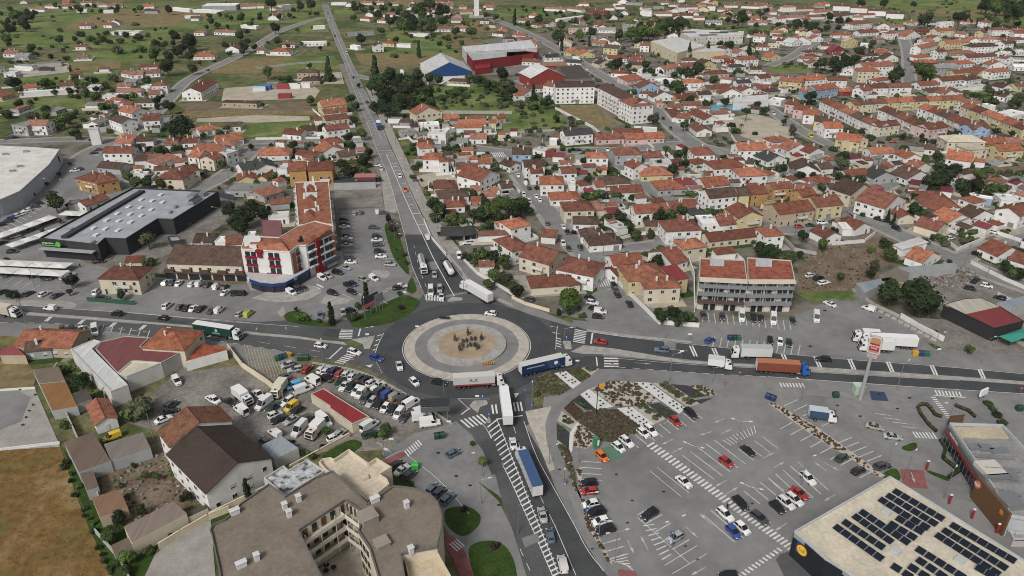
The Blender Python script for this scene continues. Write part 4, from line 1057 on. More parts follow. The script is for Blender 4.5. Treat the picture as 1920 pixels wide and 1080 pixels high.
# ---------------------------------------------------------------- large buildings
WHITE=(.70,.69,.67); CREAM=(.66,.58,.43); TERRA=(.40,.165,.105); DKGREY=(.06,.062,.065)
LETW=pm('letter_white',(.75,.75,.75),.6); LETG=pm('letter_green',(.10,.38,.06),.6); LETR=pm('letter_red',(.30,.025,.03),.6); LETY=pm('letter_yellow',(.72,.50,.03),.6); LETB=pm('letter_blue',(.02,.05,.22),.6); LETK=pm('letter_black',(.02,.02,.02),.6)
def flatbox(root,name,pts,z0,z1,mat,color=None,c=None,at=None):
    """prism child of root from tile pixels read at height `at`"""
    w=[P(x,y,z1 if at is None else at) for x,y in pts]
    ar=sum(w[i][0]*w[(i+1)%len(w)][1]-w[(i+1)%len(w)][0]*w[i][1] for i in range(len(w)))
    if ar<0: w=w[::-1]
    b=MB(); b.prism([(p.x-c.x,p.y-c.y) for p in w],z0,z1,bottom=True); return ob(name,b.mesh(name,[mat]),root,color)
def local(root,c,name,p,d,rz,mat,color=None):
    b=MB(); b.box((0,0,0),d); return ob(name,b.mesh(name,[mat]),root,color,(p.x-c.x,p.y-c.y,p.z),rz)
# --- grey supermarket on the left
T(0,270)
H=6.3
sm,c,w=block('supermarket','dark grey supermarket with pale roof and green sign','supermarket',[(300,715),(1000,335),(1640,365),(1300,575),(1185,570),(945,722),(790,715),(735,765)],H,(.045,.047,.05),(.36,.38,.41),parapet=.7)
b=MB(); rz=math.atan2((P(1000,335,H)-P(300,715,H)).y,(P(1000,335,H)-P(300,715,H)).x)
for q in [(720,680),(790,635),(885,645),(890,575),(980,585),(975,525),(1060,535),(880,520),(1055,475),(965,470),(1135,490),(1060,415),(1140,425),(1220,435),(1205,380),(800,570),(700,630)]:
    p=P(q[0],q[1],H+.4); local(sm,c,'skylight',p,(2.4,1.5,.5),rz,pm('skylight_white',(.62,.64,.66),.4))
flatbox(sm,'raised_strip',[(455,690),(1045,345),(1085,345),(505,690)],H-.05,H+1.1,WALL,(.05,.052,.055),c,H+1.1)
p0,p1=P(300,785,4.4),P(700,815,4.4); d=p1-p0; a=math.atan2(d.y,d.x)
p=(p0+p1)/2; local(sm,c,'canopy',p+Vector((0,.5,0)),(d.length,2.2,.35),a,pm('canopy_grey',(.34,.35,.35),.5))
p0,p1=P(320,835,1.7),P(700,860,1.7); p=(p0+p1)/2+Vector((0,2.0,0)); local(sm,c,'shop_front',p,(d.length*.95,.3,3.2),a,PANE)
p=P(365,745,6.2); sg=local(sm,c,'sign_panel',p+Vector((0,-.2,0)),(6.6,.4,2.0),a,pm('sign_dark',(.015,.022,.015),.5))
text('pingo doce',sg,(0,-.24,.35),(math.pi/2,0,0),1.1,LETW)
g=MB(); g.box((0,0,0),(6.4,.1,.35)); ob('sign_stripe',g.mesh('sign_stripe',[LETG]),sg,None,(0,-.22,-.65))
g=MB(); g.tube((0,-.3,0),(0,.1,0),1.05,1.05,20); ob('sign_disc',g.mesh('sign_disc',[LETG]),sg,None,(4.2,0,0))
for k,(x,y,dx,dy) in enumerate([(1450,385,5,3),(1520,370,4,3),(1460,420,7,2.6)]):
    g=MB(); g.box((0,0,0),(dx,dy,1.4)); o=ob('air_unit',g.mesh('air_unit',[STEEL]),sm,None,(P(x,y,7.3).x-c.x,P(x,y,7.3).y-c.y,7.2),rz)
    if k==2:
        for i in range(5):
            for j in range(2):
                g=MB(); g.tube((-2.8+i*1.35,-.6+j*1.2,.7),(-2.8+i*1.35,-.6+j*1.2,.85),.5,.5,10); ob('fan',g.mesh('fan',[BLACKP]),o)
for x,y in [(620,615),(540,640),(700,735),(1320,470),(1280,510)]:
    p=P(x,y,H+.5); local(sm,c,'vent_box',p,(2.2,.8,.8),rz,STEEL)
block('goods_container','small dark container beside the grey supermarket','container',[(1258,700),(1280,735),(1358,728),(1340,692)],2.4,(.05,.055,.06),(.35,.37,.4))
# --- white warehouse, far left
wh,c,w=block('warehouse','large white-roofed warehouse with grey side wall','warehouse',[(-700,-40),(0,18),(260,30),(450,45),(370,160),(150,360),(0,425),(-700,640)],7,(.45,.47,.50),(.68,.67,.62),parapet=.5)
for x,y in [(195,55),(95,200),(40,75),(150,165)]:
    p=P(x,y,7.4); local(wh,c,'roof_vent',p,(2.6,1.6,.7),.4,STEEL)
p=P(436,110,4.5); sg=local(wh,c,'sign_mark',p,(.3,2.2,3.4),1.1,LETR)
# --- carports of the supermarket
CANV=noisy('canvas_canopy',[(.3,(.56,.56,.53)),(.7,(.68,.68,.64))],.4,4,.8)
def carport(a,b,depth,n,where):
    p0,p1=P(*a,2.7),P(*b,2.7); d=p1-p0; L=d.length; ang=math.atan2(d.y,d.x)
    for i in range(n):
        q=p0.lerp(p1,(i+.5)/n); t=thing('carport','white canvas parking canopy on steel legs','canopy',(q.x,q.y,0),ang,'parking canopies by the supermarket',where)
        u=L/n*.98; m=MB(); hz=2.6
        c0=[(-u/2,-depth/2,hz-.25),(u/2,-depth/2,hz-.25),(u/2,depth/2,hz-.25),(-u/2,depth/2,hz-.25)]
        for k in range(4): m.poly([c0[k],c0[(k+1)%4],(0,0,hz+.45)])
        ob('canvas',m.mesh('canvas',[CANV]),t)
        m=MB()
        for sx in (-1,1): m.tube((sx*u*.42,0,0),(sx*u*.42,0,hz),.08,.08,6); m.tube((sx*u*.42,-depth*.45,hz-.2),(sx*u*.42,depth*.45,hz-.2),.05,.05,5)
        m.tube((-u*.42,0,hz-.2),(u*.42,0,hz-.2),.05,.05,5); ob('frame',m.mesh('frame',[STEEL]),t)
carport((-30,690),(400,535),5.5,4,'in the upper row left of the supermarket'); carport((60,760),(560,590),5,5,'in the row along the supermarket side'); carport((-60,690+190),(520,905),5,4,'in the back lower row'); carport((-60,935),(490,965),5,3,'in the front lower row'); carport((460,510),(720,520),5.5,2,'behind the supermarket')
# --- shops and flats by the car park
T(440,400,7.2)
H=12.5
fl,c,w=block('apartment_block','white and terracotta four-storey block with orange roof and red bays','apartment block',[(85,490),(745,530),(860,440),(960,440),(1330,270),(1335,170),(1080,110),(860,180),(600,330),(350,320),(130,330)],H,WHITE,TERRA,rm=ROOF,parapet=.35)
wl=[P(*q,H) for q in [(85,490),(745,530),(860,440),(960,440),(1330,270)]]
RED=pm('red_bay',(.22,.012,.02),.6); TERR=pm('terracotta_wall',(.36,.13,.06),.85)
def wallbox(root,c,a,b,t,z,dims,mat,name,out=.0,color=None):
    d=b-a; d.z=0; an=math.atan2(d.y,d.x); p=a+d*t; n=Vector((math.sin(an),-math.cos(an),0)); p=p+n*out
    g=MB(); g.box((0,0,0),dims); return ob(name,g.mesh(name,[mat]),root,color,(p.x-c.x,p.y-c.y,z),an)
for t in (.125,.245,.60,.725):
    for lv in (3.6,6.6,9.6):
        wallbox(fl,c,wl[0],wl[1],t,lv+1.5,(1.75,.3,1.75),PANE,'window'); 
        wallbox(fl,c,wl[0],wl[1],t,lv+.2,(1.95,.8,.85),RED,'bay_apron',.1)
wallbox(fl,c,wl[0],wl[1],.38,10.9,(1.7,1.1,1.6),RED,'red_turret',.2)
g=wallbox(fl,c,wl[0],wl[1],.38,12.4,(2.6,1.4,.9),RED,'red_gable',.2)
wallbox(fl,c,wl[0],wl[1],.5,3.5,(1.1,.8,1.2),RED,'bay_apron',.1)
wallbox(fl,c,wl[1],wl[2],.36,7.2,(2.4,.12,8.6),TERR,'terracotta_panel',.05)
for lv in (3.6,6.6,9.6):
    wallbox(fl,c,wl[1],wl[2],.80,lv+1.4,(1.6,.25,1.7),PANE,'window'); wallbox(fl,c,wl[1],wl[2],.80,lv+.2,(1.8,.7,.75),RED,'bay_apron',.1)
    for t in (.12,.24): wallbox(fl,c,wl[3],wl[4],t,lv+1.3,(1.8,.25,2),PANE,'window'); wallbox(fl,c,wl[3],wl[4],t,lv+.2,(2.1,1.0,.5),WALL,'balcony',.4,WHITE)
    wallbox(fl,c,wl[3],wl[4],.40,lv+1.2,(1.6,.9,2.7),RED,'red_bay',.2)
    for t in (.52,.72,.88): wallbox(fl,c,wl[3],wl[4],t,lv+1.4,(1.9,.25,1.9),PANE,'window'); wallbox(fl,c,wl[3],wl[4],t,lv+.2,(2.3,1.0,.5),WALL,'balcony',.4,WHITE)
wallbox(fl,c,wl[3],wl[4],.40,12.6,(2.6,1.5,1.0),RED,'red_gable',.2)
wallbox(fl,c,wl[3],wl[4],.40,1.6,(4.5,1.6,3.2),RED,'red_porch',.5)
wallbox(fl,c,wl[3],wl[4],.97,7.2,(1.6,.2,9.5),TERR,'terracotta_panel',.05)
# curved shop band with lettering
BAND=pm('shop_band_blue',(.018,.045,.17),.5)
band=[P(*q,3.3) for q in [(205,905),(350,955),(520,970),(690,950),(860,860),(1010,770)]]
for a,bq in zip(band,band[1:]):
    d=bq-a; an=math.atan2(d.y,d.x); m=(a+bq)/2
    g=MB(); g.box((0,0,0),(d.length,.5,1.1)); s=ob('shop_band',g.mesh('shop_band',[BAND]),fl,None,(m.x-c.x,m.y-c.y,3.3),an)
    g=MB(); g.box((0,0,0),(d.length*.96,.3,2.5)); ob('shop_window',g.mesh('shop_window',[PANE]),fl,None,(m.x-c.x+.1,m.y-c.y+.5,1.3),an)
    if a==band[3]: text('SO',s,(1.4,-.28,0),(math.pi/2,0,0),1.1,LETW)
g=MB(); q=[(p.x-c.x,p.y-c.y) for p in band]+[(w_.x-c.x,w_.y-c.y) for w_ in (wl[3],wl[1],wl[0])]; g.prism(q[::1],3.7,3.95,bottom=True); ob('shop_roof',g.mesh('shop_roof',[FLATROOF]),fl,(.45,.44,.43))
band2=[P(*q,3.2) for q in [(1205,690),(1410,590)]]; d=band2[1]-band2[0]; m=(band2[0]+band2[1])/2; g=MB(); g.box((0,0,0),(d.length,.8,1.6)); ob('shop_band',g.mesh('shop_band',[pm('shop_band_slate',(.06,.085,.14),.5)]),fl,None,(m.x-c.x,m.y-c.y,3.2),math.atan2(d.y,d.x))
g=fl
flatbox(fl,'stair_tower',[(115,350),(135,300),(330,300),(355,355),(290,430),(130,415)],H-.1,H+1.9,WALL,WHITE,c,H+1.9)
p0,p1=P(900,330,13.0),P(1240,235,13.0); d=p1-p0; an=math.atan2(d.y,d.x)
PVM=pm('photovoltaic',(.010,.014,.024),.4,0,.35)
for j in range(2):
    for i in range(9):
        q=P(905+i*28+j*(-20),325-i*11.5+j*42,13.0); g=MB(); g.hexa([(-.85,-.6,-.2),(.85,-.6,-.2),(.85,.6,.25),(-.85,.6,.25)],[(-.85,-.6,-.14),(.85,-.6,-.14),(.85,.6,.31),(-.85,.6,.31)]); ob('solar_panel',g.mesh('solar_panel',[PVM]),fl,None,(q.x-c.x,q.y-c.y,13.0),an)
PR=MB()
for fe,rg,be in ((((85,490),(745,530)),((230,405),(650,400)),((130,330),(600,330))),(((960,440),(1330,270)),((925,345),(1290,215)),((860,190),(1090,115)))):
    f0,f1=[P(*q,H) for q in fe]; r0,r1=[P(*q,H+2.3) for q in rg]; b0,b1=[P(*q,H) for q in be]
    for q in ([f0,f1,r1,r0],[b1,b0,r0,r1],[f1,b1,r1],[b0,f0,r0]): PR.poly([(p.x-c.x,p.y-c.y,p.z+.04) for p in q])
ob('pitched_roof',PR.mesh('pitched_roof',[ROOF]),fl,TERRA)
# long wing behind
T(480,270)
lw,c,w=block('apartment_wing','long orange-roofed apartment wing with white roof terraces','apartment block',[(290,290),(545,280),(575,605),(430,600),(320,612)],11.5,WHITE,(.33,.135,.08),rm=ROOF,parapet=.3)
for q in [[(360,285),(440,280),(445,330),(355,330)],[(355,365),(450,360),(455,405),(350,410)],[(360,490),(445,480),(450,520),(360,530)]]: flatbox(lw,'roof_terrace',q,11.4,11.65,FLATROOF,(.62,.61,.58),c,11.65)
for x,y in [(400,330),(405,410),(400,520)]:
    p=P(x,y,12); g=MB(); g.hexa([(-2.5,-2,-.6),(2.5,-2,-.6),(2.5,2,-.6),(-2.5,2,-.6)],[(-.3,-1.8,1.2),(.3,-1.8,1.2),(.3,1.8,1.2),(-.3,1.8,1.2)]); ob('dormer',g.mesh('dormer',[ROOF]),lw,(.33,.135,.08),(p.x-c.x,p.y-c.y,12))
for x,y in [(375,345),(450,340),(455,390),(450,460),(470,490),(365,400),(430,270)]:
    p=P(x,y,12.3); ob('chimney',CHIM,lw,None,(p.x-c.x,p.y-c.y,12),scale=1.2)
a,bq=P(545,280,11.5),P(575,605,11.5); facade(lw,c,bq,a,11.5,4,8,'balc')
a,bq=P(290,290,11.5),P(320,612,11.5); facade(lw,c,a,bq,11.5,4,8,'balc')
block('party_wall_block','plum rendered windowless block beside the white flats','building',[(40,570),(190,575),(192,690),(50,690)],9.0,(.22,.10,.11),(.22,.10,.11),parapet=.1)
# ochre block of two gables
house(240,205,378,197,12,2,'g','o','r',name='building',base='ochre commercial building with gabled rust roof, western half',cat='building',H=8)
house(383,203,575,196,12,2,'g','o','r',name='building',base='ochre commercial building with gabled rust roof, eastern half',cat='building',H=8)
# --- long shop building with brown roof
T(0,270)
lr=house(1240,897,1812,915,17,2,'g','c','b',name='building',base='long two-storey shop building with brown tiled roof',cat='shop building',H=6.2)
for q in range(7):
    g=MB(); g.box((0,0,0),(3.6,.3,2.5)); ob('shop_window',g.mesh('shop_window',[PANE if q%3!=1 else pm('shop_front_dark',(.05,.035,.03),.6)]),lr,None,(-13.2+q*4.4,-8.3,1.3))
g=MB(); g.box((0,0,0),(31,1.0,.35)); ob('shop_ledge',g.mesh('shop_ledge',[pm('ledge_brown',(.10,.065,.05),.8)]),lr,None,(0,-8.6,2.9))
for q in range(5):
    g=MB(); g.box((0,0,0),(3.4,.9,1.0)); ob('balcony',g.mesh('balcony',[pm('balcony_brown',(.09,.05,.04),.8)]),lr,None,(-13+q*6.5,-8.7,3.6))
house(725,1012,1040,1020,11,2,'h','c','r',base='cream corner villa with hipped rust roof and fence',H=6)
house(720,300,895,265,14,2,'h','o','r',base='apricot two-storey villa with hipped rust roof')
house(560,258,718,290,11,2,'h','o','r',base='apricot side wing with hipped rust roof')
# --- apartment blocks with grey galleries (right of centre)
T(1290,470,7.2)
for pts,nm in (([(150,372),(798,402),(765,135),(160,110)],'left'),([(803,404),(1445,405),(1390,140),(800,100)],'right')):
    bk,c,w=block('apartment_block',f'four-storey flats with red roof and grey galleries, {"terrace beside the low wall" if nm=="left" else "half with the bar at street level"}','apartment block',pts,11.6,(.55,.50,.42),(.34,.115,.075),rm=ROOF,parapet=.35)
    a,bq=P(*pts[0],11.6),P(*pts[1],11.6); d=bq-a; an=math.atan2(d.y,d.x); L=d.length
    for lv in (3.0,5.9,8.8):
        wallbox(bk,c,a,bq,.5,lv+.5,(L-.4,1.3,1.05),pm('gallery_grey',(.20,.215,.22),.8) if lv>5 or nm=='right' else pm('gallery_brown',(.09,.06,.055),.8),'gallery',.65)
        for q in range(9): wallbox(bk,c,a,bq,(q+.5)/9,lv+1.7,(L/9*.8,.2,1.3),SHUT if (q*7+int(lv))%5==0 else PANE,'window',.02)
        for q in range(4): wallbox(bk,c,a,bq,(q+.5)/4,lv+1.3,(.12,1.2,2.6),WALL,'divider',.6,(.6,.57,.5))
    wallbox(bk,c,a,bq,.5,11.5,(L-.1,1.6,.8),WALL,'cornice',.75,(.62,.56,.46))
    for q in range(7): wallbox(bk,c,a,bq,(q+.5)/7,1.4,(L/7*.72,.25,2.5),PANE if q%3 else pm('shop_door_white',(.6,.57,.52),.6),'shop_window',.02)
    sx=(300,490,180,105) if nm=='left' else (915,1135,190,110)
    flatbox(bk,'roof_light',[(sx[0],sx[2]),(sx[1],sx[2]+8),(sx[1],sx[3]+15),(sx[0],sx[3])],11.5,12.2,METALROOF,(.5,.52,.54),c,12.2)
# --- cream flats at the lower left, drawn round a court
T(380,900,3.84)
H=12.0
out=[(60,390),(52,375),(62,345),(82,328),(110,312),(165,290),(200,262),(270,180),(410,82),(480,35),(600,122),(590,126),(805,-8),(940,-60),(1190,178),(1372,50),(1450,55),(1560,72),(1640,108),(1695,165),(1728,265),(1724,350),(1702,440),(1690,492),(1430,540),(1470,760),(1500,1000),(1350,1000),(1200,500),(1118,375),(1165,250),(1026,153),(695,370),(860,700),(1000,1000),(160,1000),(120,670)]
ap,c,w=block('apartment_block','cream flats with flat felt roof around a balconied court','apartment block',out,H,(.64,.57,.44),(.225,.188,.150),parapet=.45,pc=(.15,.145,.14))
b=MB()
# galleries in the court
for (p0,p1) in (((695,370),(1026,153)),((1026,153),(1165,250))):
    a,bq=P(*p0,H),P(*p1,H); d=bq-a; an=math.atan2(d.y,d.x); L=d.length
    for k,lv in enumerate((9.4,6.3,3.2)):
        wallbox(ap,c,a,bq,.5,lv,(L-.2,1.5,.18),WALL,'gallery_floor',.8,(.5,.45,.36))
        wallbox(ap,c,a,bq,.5,lv+.6,(L-.3,.1,.95),WALL,'gallery_parapet',1.52,(.66,.63,.56))
        for q in range(5): wallbox(ap,c,a,bq,(q+.5)/5,lv+1.35,(L/5*.5,.15,2.0),PANE if (q+k)%2 else pm('door_rust',(.11,.06,.04),.7),'gallery_door',.05)
    for q in range(4): wallbox(ap,c,a,bq,q/3*.96+.02,H/2,(.15,.15,H-.5),WALL,'court_post',1.5,(.62,.59,.53))
a,bq=P(1118,375,H),P(1200,500,H)
for lv in (10,7,4):
    for t in (.2,.5,.8): wallbox(ap,c,a,bq,t,lv,(1.1,.15,1.5),PANE,'window',.02)
def rbox(x,y,dx,dy,h,col_,nm='roof_box',mat=None,rz=.6):
    p=P(x,y,H+h/2); g=MB(); g.box((0,0,0),(dx,dy,h)); g.box((0,0,h/2+.08),(dx+.25,dy+.25,.12)); ob(nm,g.mesh(nm,[mat or WALL]),ap,col_,(p.x-c.x,p.y-c.y,H+h/2),rz)
for x,y in [(590,188),(690,132),(622,242),(1468,178),(388,555),(1500,505)]: rbox(x,y,.9,.9,1.5,(.62,.62,.62),'roof_chimney')
for x,y in [(230,228),(278,608),(1240,140)]: rbox(x,y,1.8,.9,1.1,(.62,.62,.62),'roof_vent')
rbox(1190,270,3.2,3.2,1.6,(.30,.27,.23),'stair_head')
rbox(1290,455,2.6,2.4,.9,(.30,.27,.22),'stair_head')
# white-stained terrace and cream terrace
STAIN=noisy('stained_terrace',[(.35,(.55,.58,.60)),(.52,(.42,.44,.45)),(.62,(.10,.085,.075))],.55,6,.9,scale2=2.5,amp2=.3)
T(480,810)
tr,c2,_=block('terrace_wing','lower wing with white-stained flat terrace roof','apartment block',[(60,355),(210,262),(245,295),(385,215),(520,300),(400,375),(215,490)],9.0,(.5,.5,.48),(1,1,1),rm=STAIN,parapet=.5)
tr,c2,_=block('terrace_wing','lower wing with cream roof terrace and curved parapet','apartment block',[(520,305),(475,252),(500,225),(560,215),(590,226),(700,152),(845,258),(905,217),(1020,287),(930,338),(985,375),(1002,415),(840,542)],9.0,(.64,.57,.45),(.62,.54,.42),parapet=1.0)
g=MB(); g.box((0,0,0),(1.6,1.2,.6)); p=P(815,340,9.4); ob('roof_light',g.mesh('roof_light',[WALL]),tr,(.6,.52,.40),(p.x-c2.x,p.y-c2.y,9.35),.5)
T(380,900,3.84)
tr,c2,_=block('terrace_wing','sunken roof terrace wing beside the court','apartment block',[(1445,548),(1685,500),(1700,560),(1745,640),(1790,720),(1800,900),(1520,900)],9.6,(.66,.58,.42),(.60,.50,.36),parapet=1.1)
ct=thing('court_paving','beige paved court inside the cream flats','courtyard',P(1000,620,.3)); cc=P(1000,620,.3)
g=MB(); q=[P(*e,.3) for e in [(830,640),(1060,460),(1150,520),(1160,760),(900,760)]]; g.prism([(p.x-cc.x,p.y-cc.y) for p in q],-.25,0); ob('paving',g.mesh('paving',[CREAMP]),ct)
for (x,y) in [(895,630),(945,645),(890,670)]:
    t=thing('cafe_table','small dark cafe table standing in the court','table',P(x,y,.4),0,'court tables','in the court of the cream flats'); g=MB(); g.tube((0,0,0),(0,0,.72),.06,.06,6); g.tube((0,0,.72),(0,0,.77),.6,.6,12); ob('table_top',g.mesh('table_top',[BLACKP]),t)
# --- white house with two roofs
T(0,0,1)
house(385,927,512,859,19.5,2,'e','w','n',name='building',base='large white two-storey building with brown sheet roof',cat='building',H=6.3,chim=False)
house(317,840,438,789,8.5,2,'e','w','O',name='building',base='white rear wing with orange-brown tiled roof',cat='building',H=7.5,chim=False)
# sheds of the plot beside the dry field
def polyshed(base,pts,H,wall,roof,mat=None):
    return block('shed',base,'shed',pts,H,WC[wall],RCOL[roof] if isinstance(roof,str) else roof,rm=mat or METALROOF,parapet=0)
T(0,810)
BRS=(.17,.125,.095); GRS=(.22,.19,.17)
polyshed('long grey-brown shed with two pale rooflights',[(480,75),(700,0),(830,215),(590,300)],3.4,'g',BRS)
polyshed('grey flat-roofed lean-to behind the yellow van',[(780,90),(1070,0),(1130,120),(830,215)],3.2,'g',GRS)
polyshed('narrow grey-brown shed beside the dry field',[(600,310),(700,292),(740,410),(650,440)],3,'g',BRS)
polyshed('rusty-roofed square shed beside the dry field',[(690,490),(900,430),(960,570),(750,640)],3,'t',(.25,.15,.095))
polyshed('cream-walled shed with grey-brown roof',[(930,710),(1300,518),(1400,610),(990,830)],3.8,'c',(.25,.20,.17))
polyshed('small rusty store at the corner of the dry field',[(830,850),(960,790),(990,850),(860,920)],2.4,'g',BRS)
polyshed('dark store beside the white building',[(1400,600),(1540,545),(1560,570),(1410,640)],2.4,'c',(.08,.07,.06))
T(0,540)
polyshed('grey-brown half of the long shed row',[(245,610),(440,590),(490,698),(295,715)],3.2,'g',(.20,.155,.12))
polyshed('rust-brown half of the long shed row',[(295,718),(492,700),(580,885),(392,920)],3.0,'g',(.27,.14,.06))
polyshed('dark shed roof beside the orange house',[(540,790),(650,752),(690,830),(575,875)],2.8,'g',(.09,.08,.07))
house(705,1035,888,972,11,1,'e','w','o',base='white cottage with orange gabled roof by the shed row')
house(100,437,530,455,11,1,'g','t','o',base='long low house with red-orange tiled roof',H=3.6)
polyshed('pinkish sheet-roofed store at the left road edge',[(0,505),(190,505),(105,425),(-10,470)],3,'t',(.30,.08,.085))
house(172,483,385,462,7,1,'g','g','b',base='ruined grey hut with old brown roof')
# workshop with white and crimson roofs
block('workshop','white sheet-roofed wing of the roadside workshop','workshop',[(530,462),(705,390),(760,405),(690,460),(800,570),(960,730),(830,780)],5,(.58,.57,.54),(.60,.61,.60),rm=METALROOF,parapet=.25)
block('workshop','crimson sheet-roofed hall of the roadside workshop','workshop',[(715,455),(755,405),(940,362),(1120,375),(1050,440),(1370,475),(1210,562),(1000,545),(880,640)],5,(.45,.44,.41),(.205,.072,.072),rm=METALROOF,parapet=.1)
block('workshop','cream triangular roof corner of the roadside workshop','workshop',[(985,552),(1210,565),(950,668),(880,642)],4.9,(.58,.57,.53),(.58,.54,.42),parapet=.3)
house(1052,450,1385,472,12,2,'h','c','o',base='cream workshop house with orange-red hipped roof',H=6)
polyshed('orange lean-to roof at the pointed workshop corner',[(1390,550),(1510,420),(1690,440),(1700,465)],3.4,'w',(.36,.10,.05),ROOF)
# --- discount supermarket, lower right
T(1440,810)
H=6.5
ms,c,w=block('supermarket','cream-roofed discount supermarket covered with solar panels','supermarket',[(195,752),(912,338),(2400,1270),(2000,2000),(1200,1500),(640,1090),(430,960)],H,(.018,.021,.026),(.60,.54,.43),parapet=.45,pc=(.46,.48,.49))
rows=[((940,437),(1320,660)),((890,470),(1270,700)),((838,502),(1000,605)),((1000,605),(1212,730)),((960,640),(1168,760)),((905,680),(1115,805)),((690,592),(1062,840)),((640,625),(935,832)),((562,668),(872,875)),((498,705),(862,960)),((1370,692),(1858,975)),((1310,732),(1795,1030)),((1258,768),(1740,1075)),((1110,870),(1480,1100)),((1112,950),(1340,1100)),((920,995),(1090,1100)),((1050,1000),(1210,1100)),((1560,1010),(1700,1090))]
for a,bq in rows:
    p0,p1=P(*a,H+.4),P(*bq,H+.4); d=p1-p0; L=d.length; n=max(2,round(L/1.75)); an=math.atan2(d.y,d.x)
    for i in range(n):
        q=p0+d*((i+.5)/n)
        if (i==0 and a==rows[0][0]): 
            g=MB(); u=L/n*.94/2; v=.76
            g.hexa([(-u,-v,-.15),(u,-v,-.15),(u,v,.2),(-u,v,.2)],[(-u,-v,-.1),(u,-v,-.1),(u,v,.25),(-u,v,.25)]); PVR=g.mesh('solar_panel',[PVM])
            g=MB()
            for k in (-u,u): g.hexa([(k-.05,-v,-.1),(k+.05,-v,-.1),(k+.05,v,.25),(k-.05,v,.25)],[(k-.05,-v,-.085),(k+.05,-v,-.085),(k+.05,v,.265),(k-.05,v,.265)])
            PVF=g.mesh('panel_frame',[STEEL])
        o=ob('solar_panel',PVR,ms,None,(q.x-c.x,q.y-c.y,H+.45),an); ob('panel_frame',PVF,o)
for x,y in [(890,600),(960,890),(1440,960)]: p=P(x,y,H+.4); local(ms,c,'roof_dome',p,(1.6,1.6,.6),.6,pm('dome_plastic',(.45,.47,.48),.3))
p0,p1=P(195,752,H),P(640,1090,H); d=p1-p0; an=math.atan2(d.y,d.x)
nn=Vector((math.sin(an),-math.cos(an),0))
def onwall(t,z,out): q=p0+d*t+nn*out; return (q.x-c.x,q.y-c.y,z)
g=MB(); g.tube((0,-.12,0),(0,.1,0),1.15,1.15,24); lg=ob('logo_disc',g.mesh('logo_disc',[LETY]),ms,None,onwall(.20,4.1,.35),an)
g=MB(); g.tube((0,-.08,0),(0,.1,0),1.3,1.3,24); ob('logo_ring',g.mesh('logo_ring',[LETR]),lg)
g=MB(); g.box((0,0,0),(2.9,.2,2.9)); ob('logo_square',g.mesh('logo_square',[LETB]),lg,None,(0,.15,0))
text('Lidl',lg,(0,-.16,0),(math.pi/2,0,0),1.0,LETB)
g=MB(); g.box((0,0,0),(2.6,.12,3.0)); pp=ob('poster',g.mesh('poster',[LETR]),ms,None,onwall(.42,2.5,.3),an)
g=MB(); g.box((0,-.08,.3),(1.3,.05,1.3)); ob('poster_bag',g.mesh('poster_bag',[LETY]),pp)
g=MB(); g.box((0,0,0),(d.length*.96,.3,.9)); o=ob('fascia',g.mesh('fascia',[pm('fascia_grey',(.28,.29,.29),.5)]),ms,None,onwall(.5,6.1,.16),an)
sheet('shop_forecourt',[(60,960),(90,920),(190,890),(430,1090),(330,1200),(150,1150)],ASPH,.12)
# --- burger restaurant, right edge
T(1760,740,4)
H=5.2
bk,c,w=block('restaurant','flat-roofed burger restaurant with plant on its roof','restaurant',[(75,228),(475,240),(560,330),(1000,800),(1000,1000),(540,925),(372,660)],H,(.45,.48,.48),(.28,.275,.27),parapet=.8)
flatbox(bk,'roof_deck',[(110,240),(470,245),(530,325),(170,318)],H,H+.25,FLATROOF,(.50,.43,.31),c,H+.25)
for x,y,dx,dy,h in [(390,560,5,5,1.2),(430,620,6,1,1.2),(530,800,4,4,1.6),(540,600,1.6,3,1.6),(350,400,3,2,.8),(260,395,3,1.6,.8),(450,420,4,1.4,.8)]:
    p=P(x,y,H+h/2); local(bk,c,'air_unit',p,(dx,dy,h),.1,STEEL if dx!=5 else pm('duct_cream',(.52,.5,.45),.6))
for (a,bq) in (((250,440),(590,465)),((350,540),(640,560)),((380,620),(640,640)),((420,700),(640,740))):
    p0,p1=P(*a,H+1.5),P(*bq,H+1.5); g=MB(); p0-=c;p1-=c
    g.tube(p0,p1,.06,.06,4); g.tube(p0-Vector((0,0,.9)),p1-Vector((0,0,.9)),.06,.06,4)
    for i in range(8):
        q=p0.lerp(p1,i/8); r=p0.lerp(p1,(i+1)/8); g.tube(q-Vector((0,0,.9 if i%2 else 0)),r-Vector((0,0,0 if i%2 else .9)),.04,.04,4)
    ob('roof_truss',g.mesh('roof_truss',[STEEL]),bk)
BRW=pm('brown_cladding',(.14,.075,.04),.7)
p0,p1=P(300,640,H),P(540,925,H); d=p1-p0; an=math.atan2(d.y,d.x); nn=Vector((math.sin(an),-math.cos(an),0))
m=(p0+p1)/2+nn*.3; g=MB(); g.box((0,0,0),(d.length,.5,H+1.2)); cl=ob('brown_wall',g.mesh('brown_wall',[BRW]),bk,None,(m.x-c.x,m.y-c.y,(H+1.2)/2),an)
g=MB(); g.tube((0,-.3,0),(0,.1,0),.9,.9,20); r_=ob('round_sign',g.mesh('round_sign',[pm('sign_salmon',(.55,.16,.12),.6)]),cl,None,(-d.length*.42,-.25,1.5))
text('BURGER\nKING',r_,(0,-.33,0),(math.pi/2,0,0),.42,LETW)
g=MB(); g.box((0,0,0),(.9,.2,.9)); ob('orange_panel',g.mesh('orange_panel',[pm('sign_orange',(.65,.22,.02),.6)]),cl,None,(d.length*.32,-.3,1.6))
p0,p1=P(75,250,H-.5),P(320,630,H-.5); d=p1-p0; an=math.atan2(d.y,d.x); nn=Vector((math.sin(an),-math.cos(an),0))
m=(p0+p1)/2
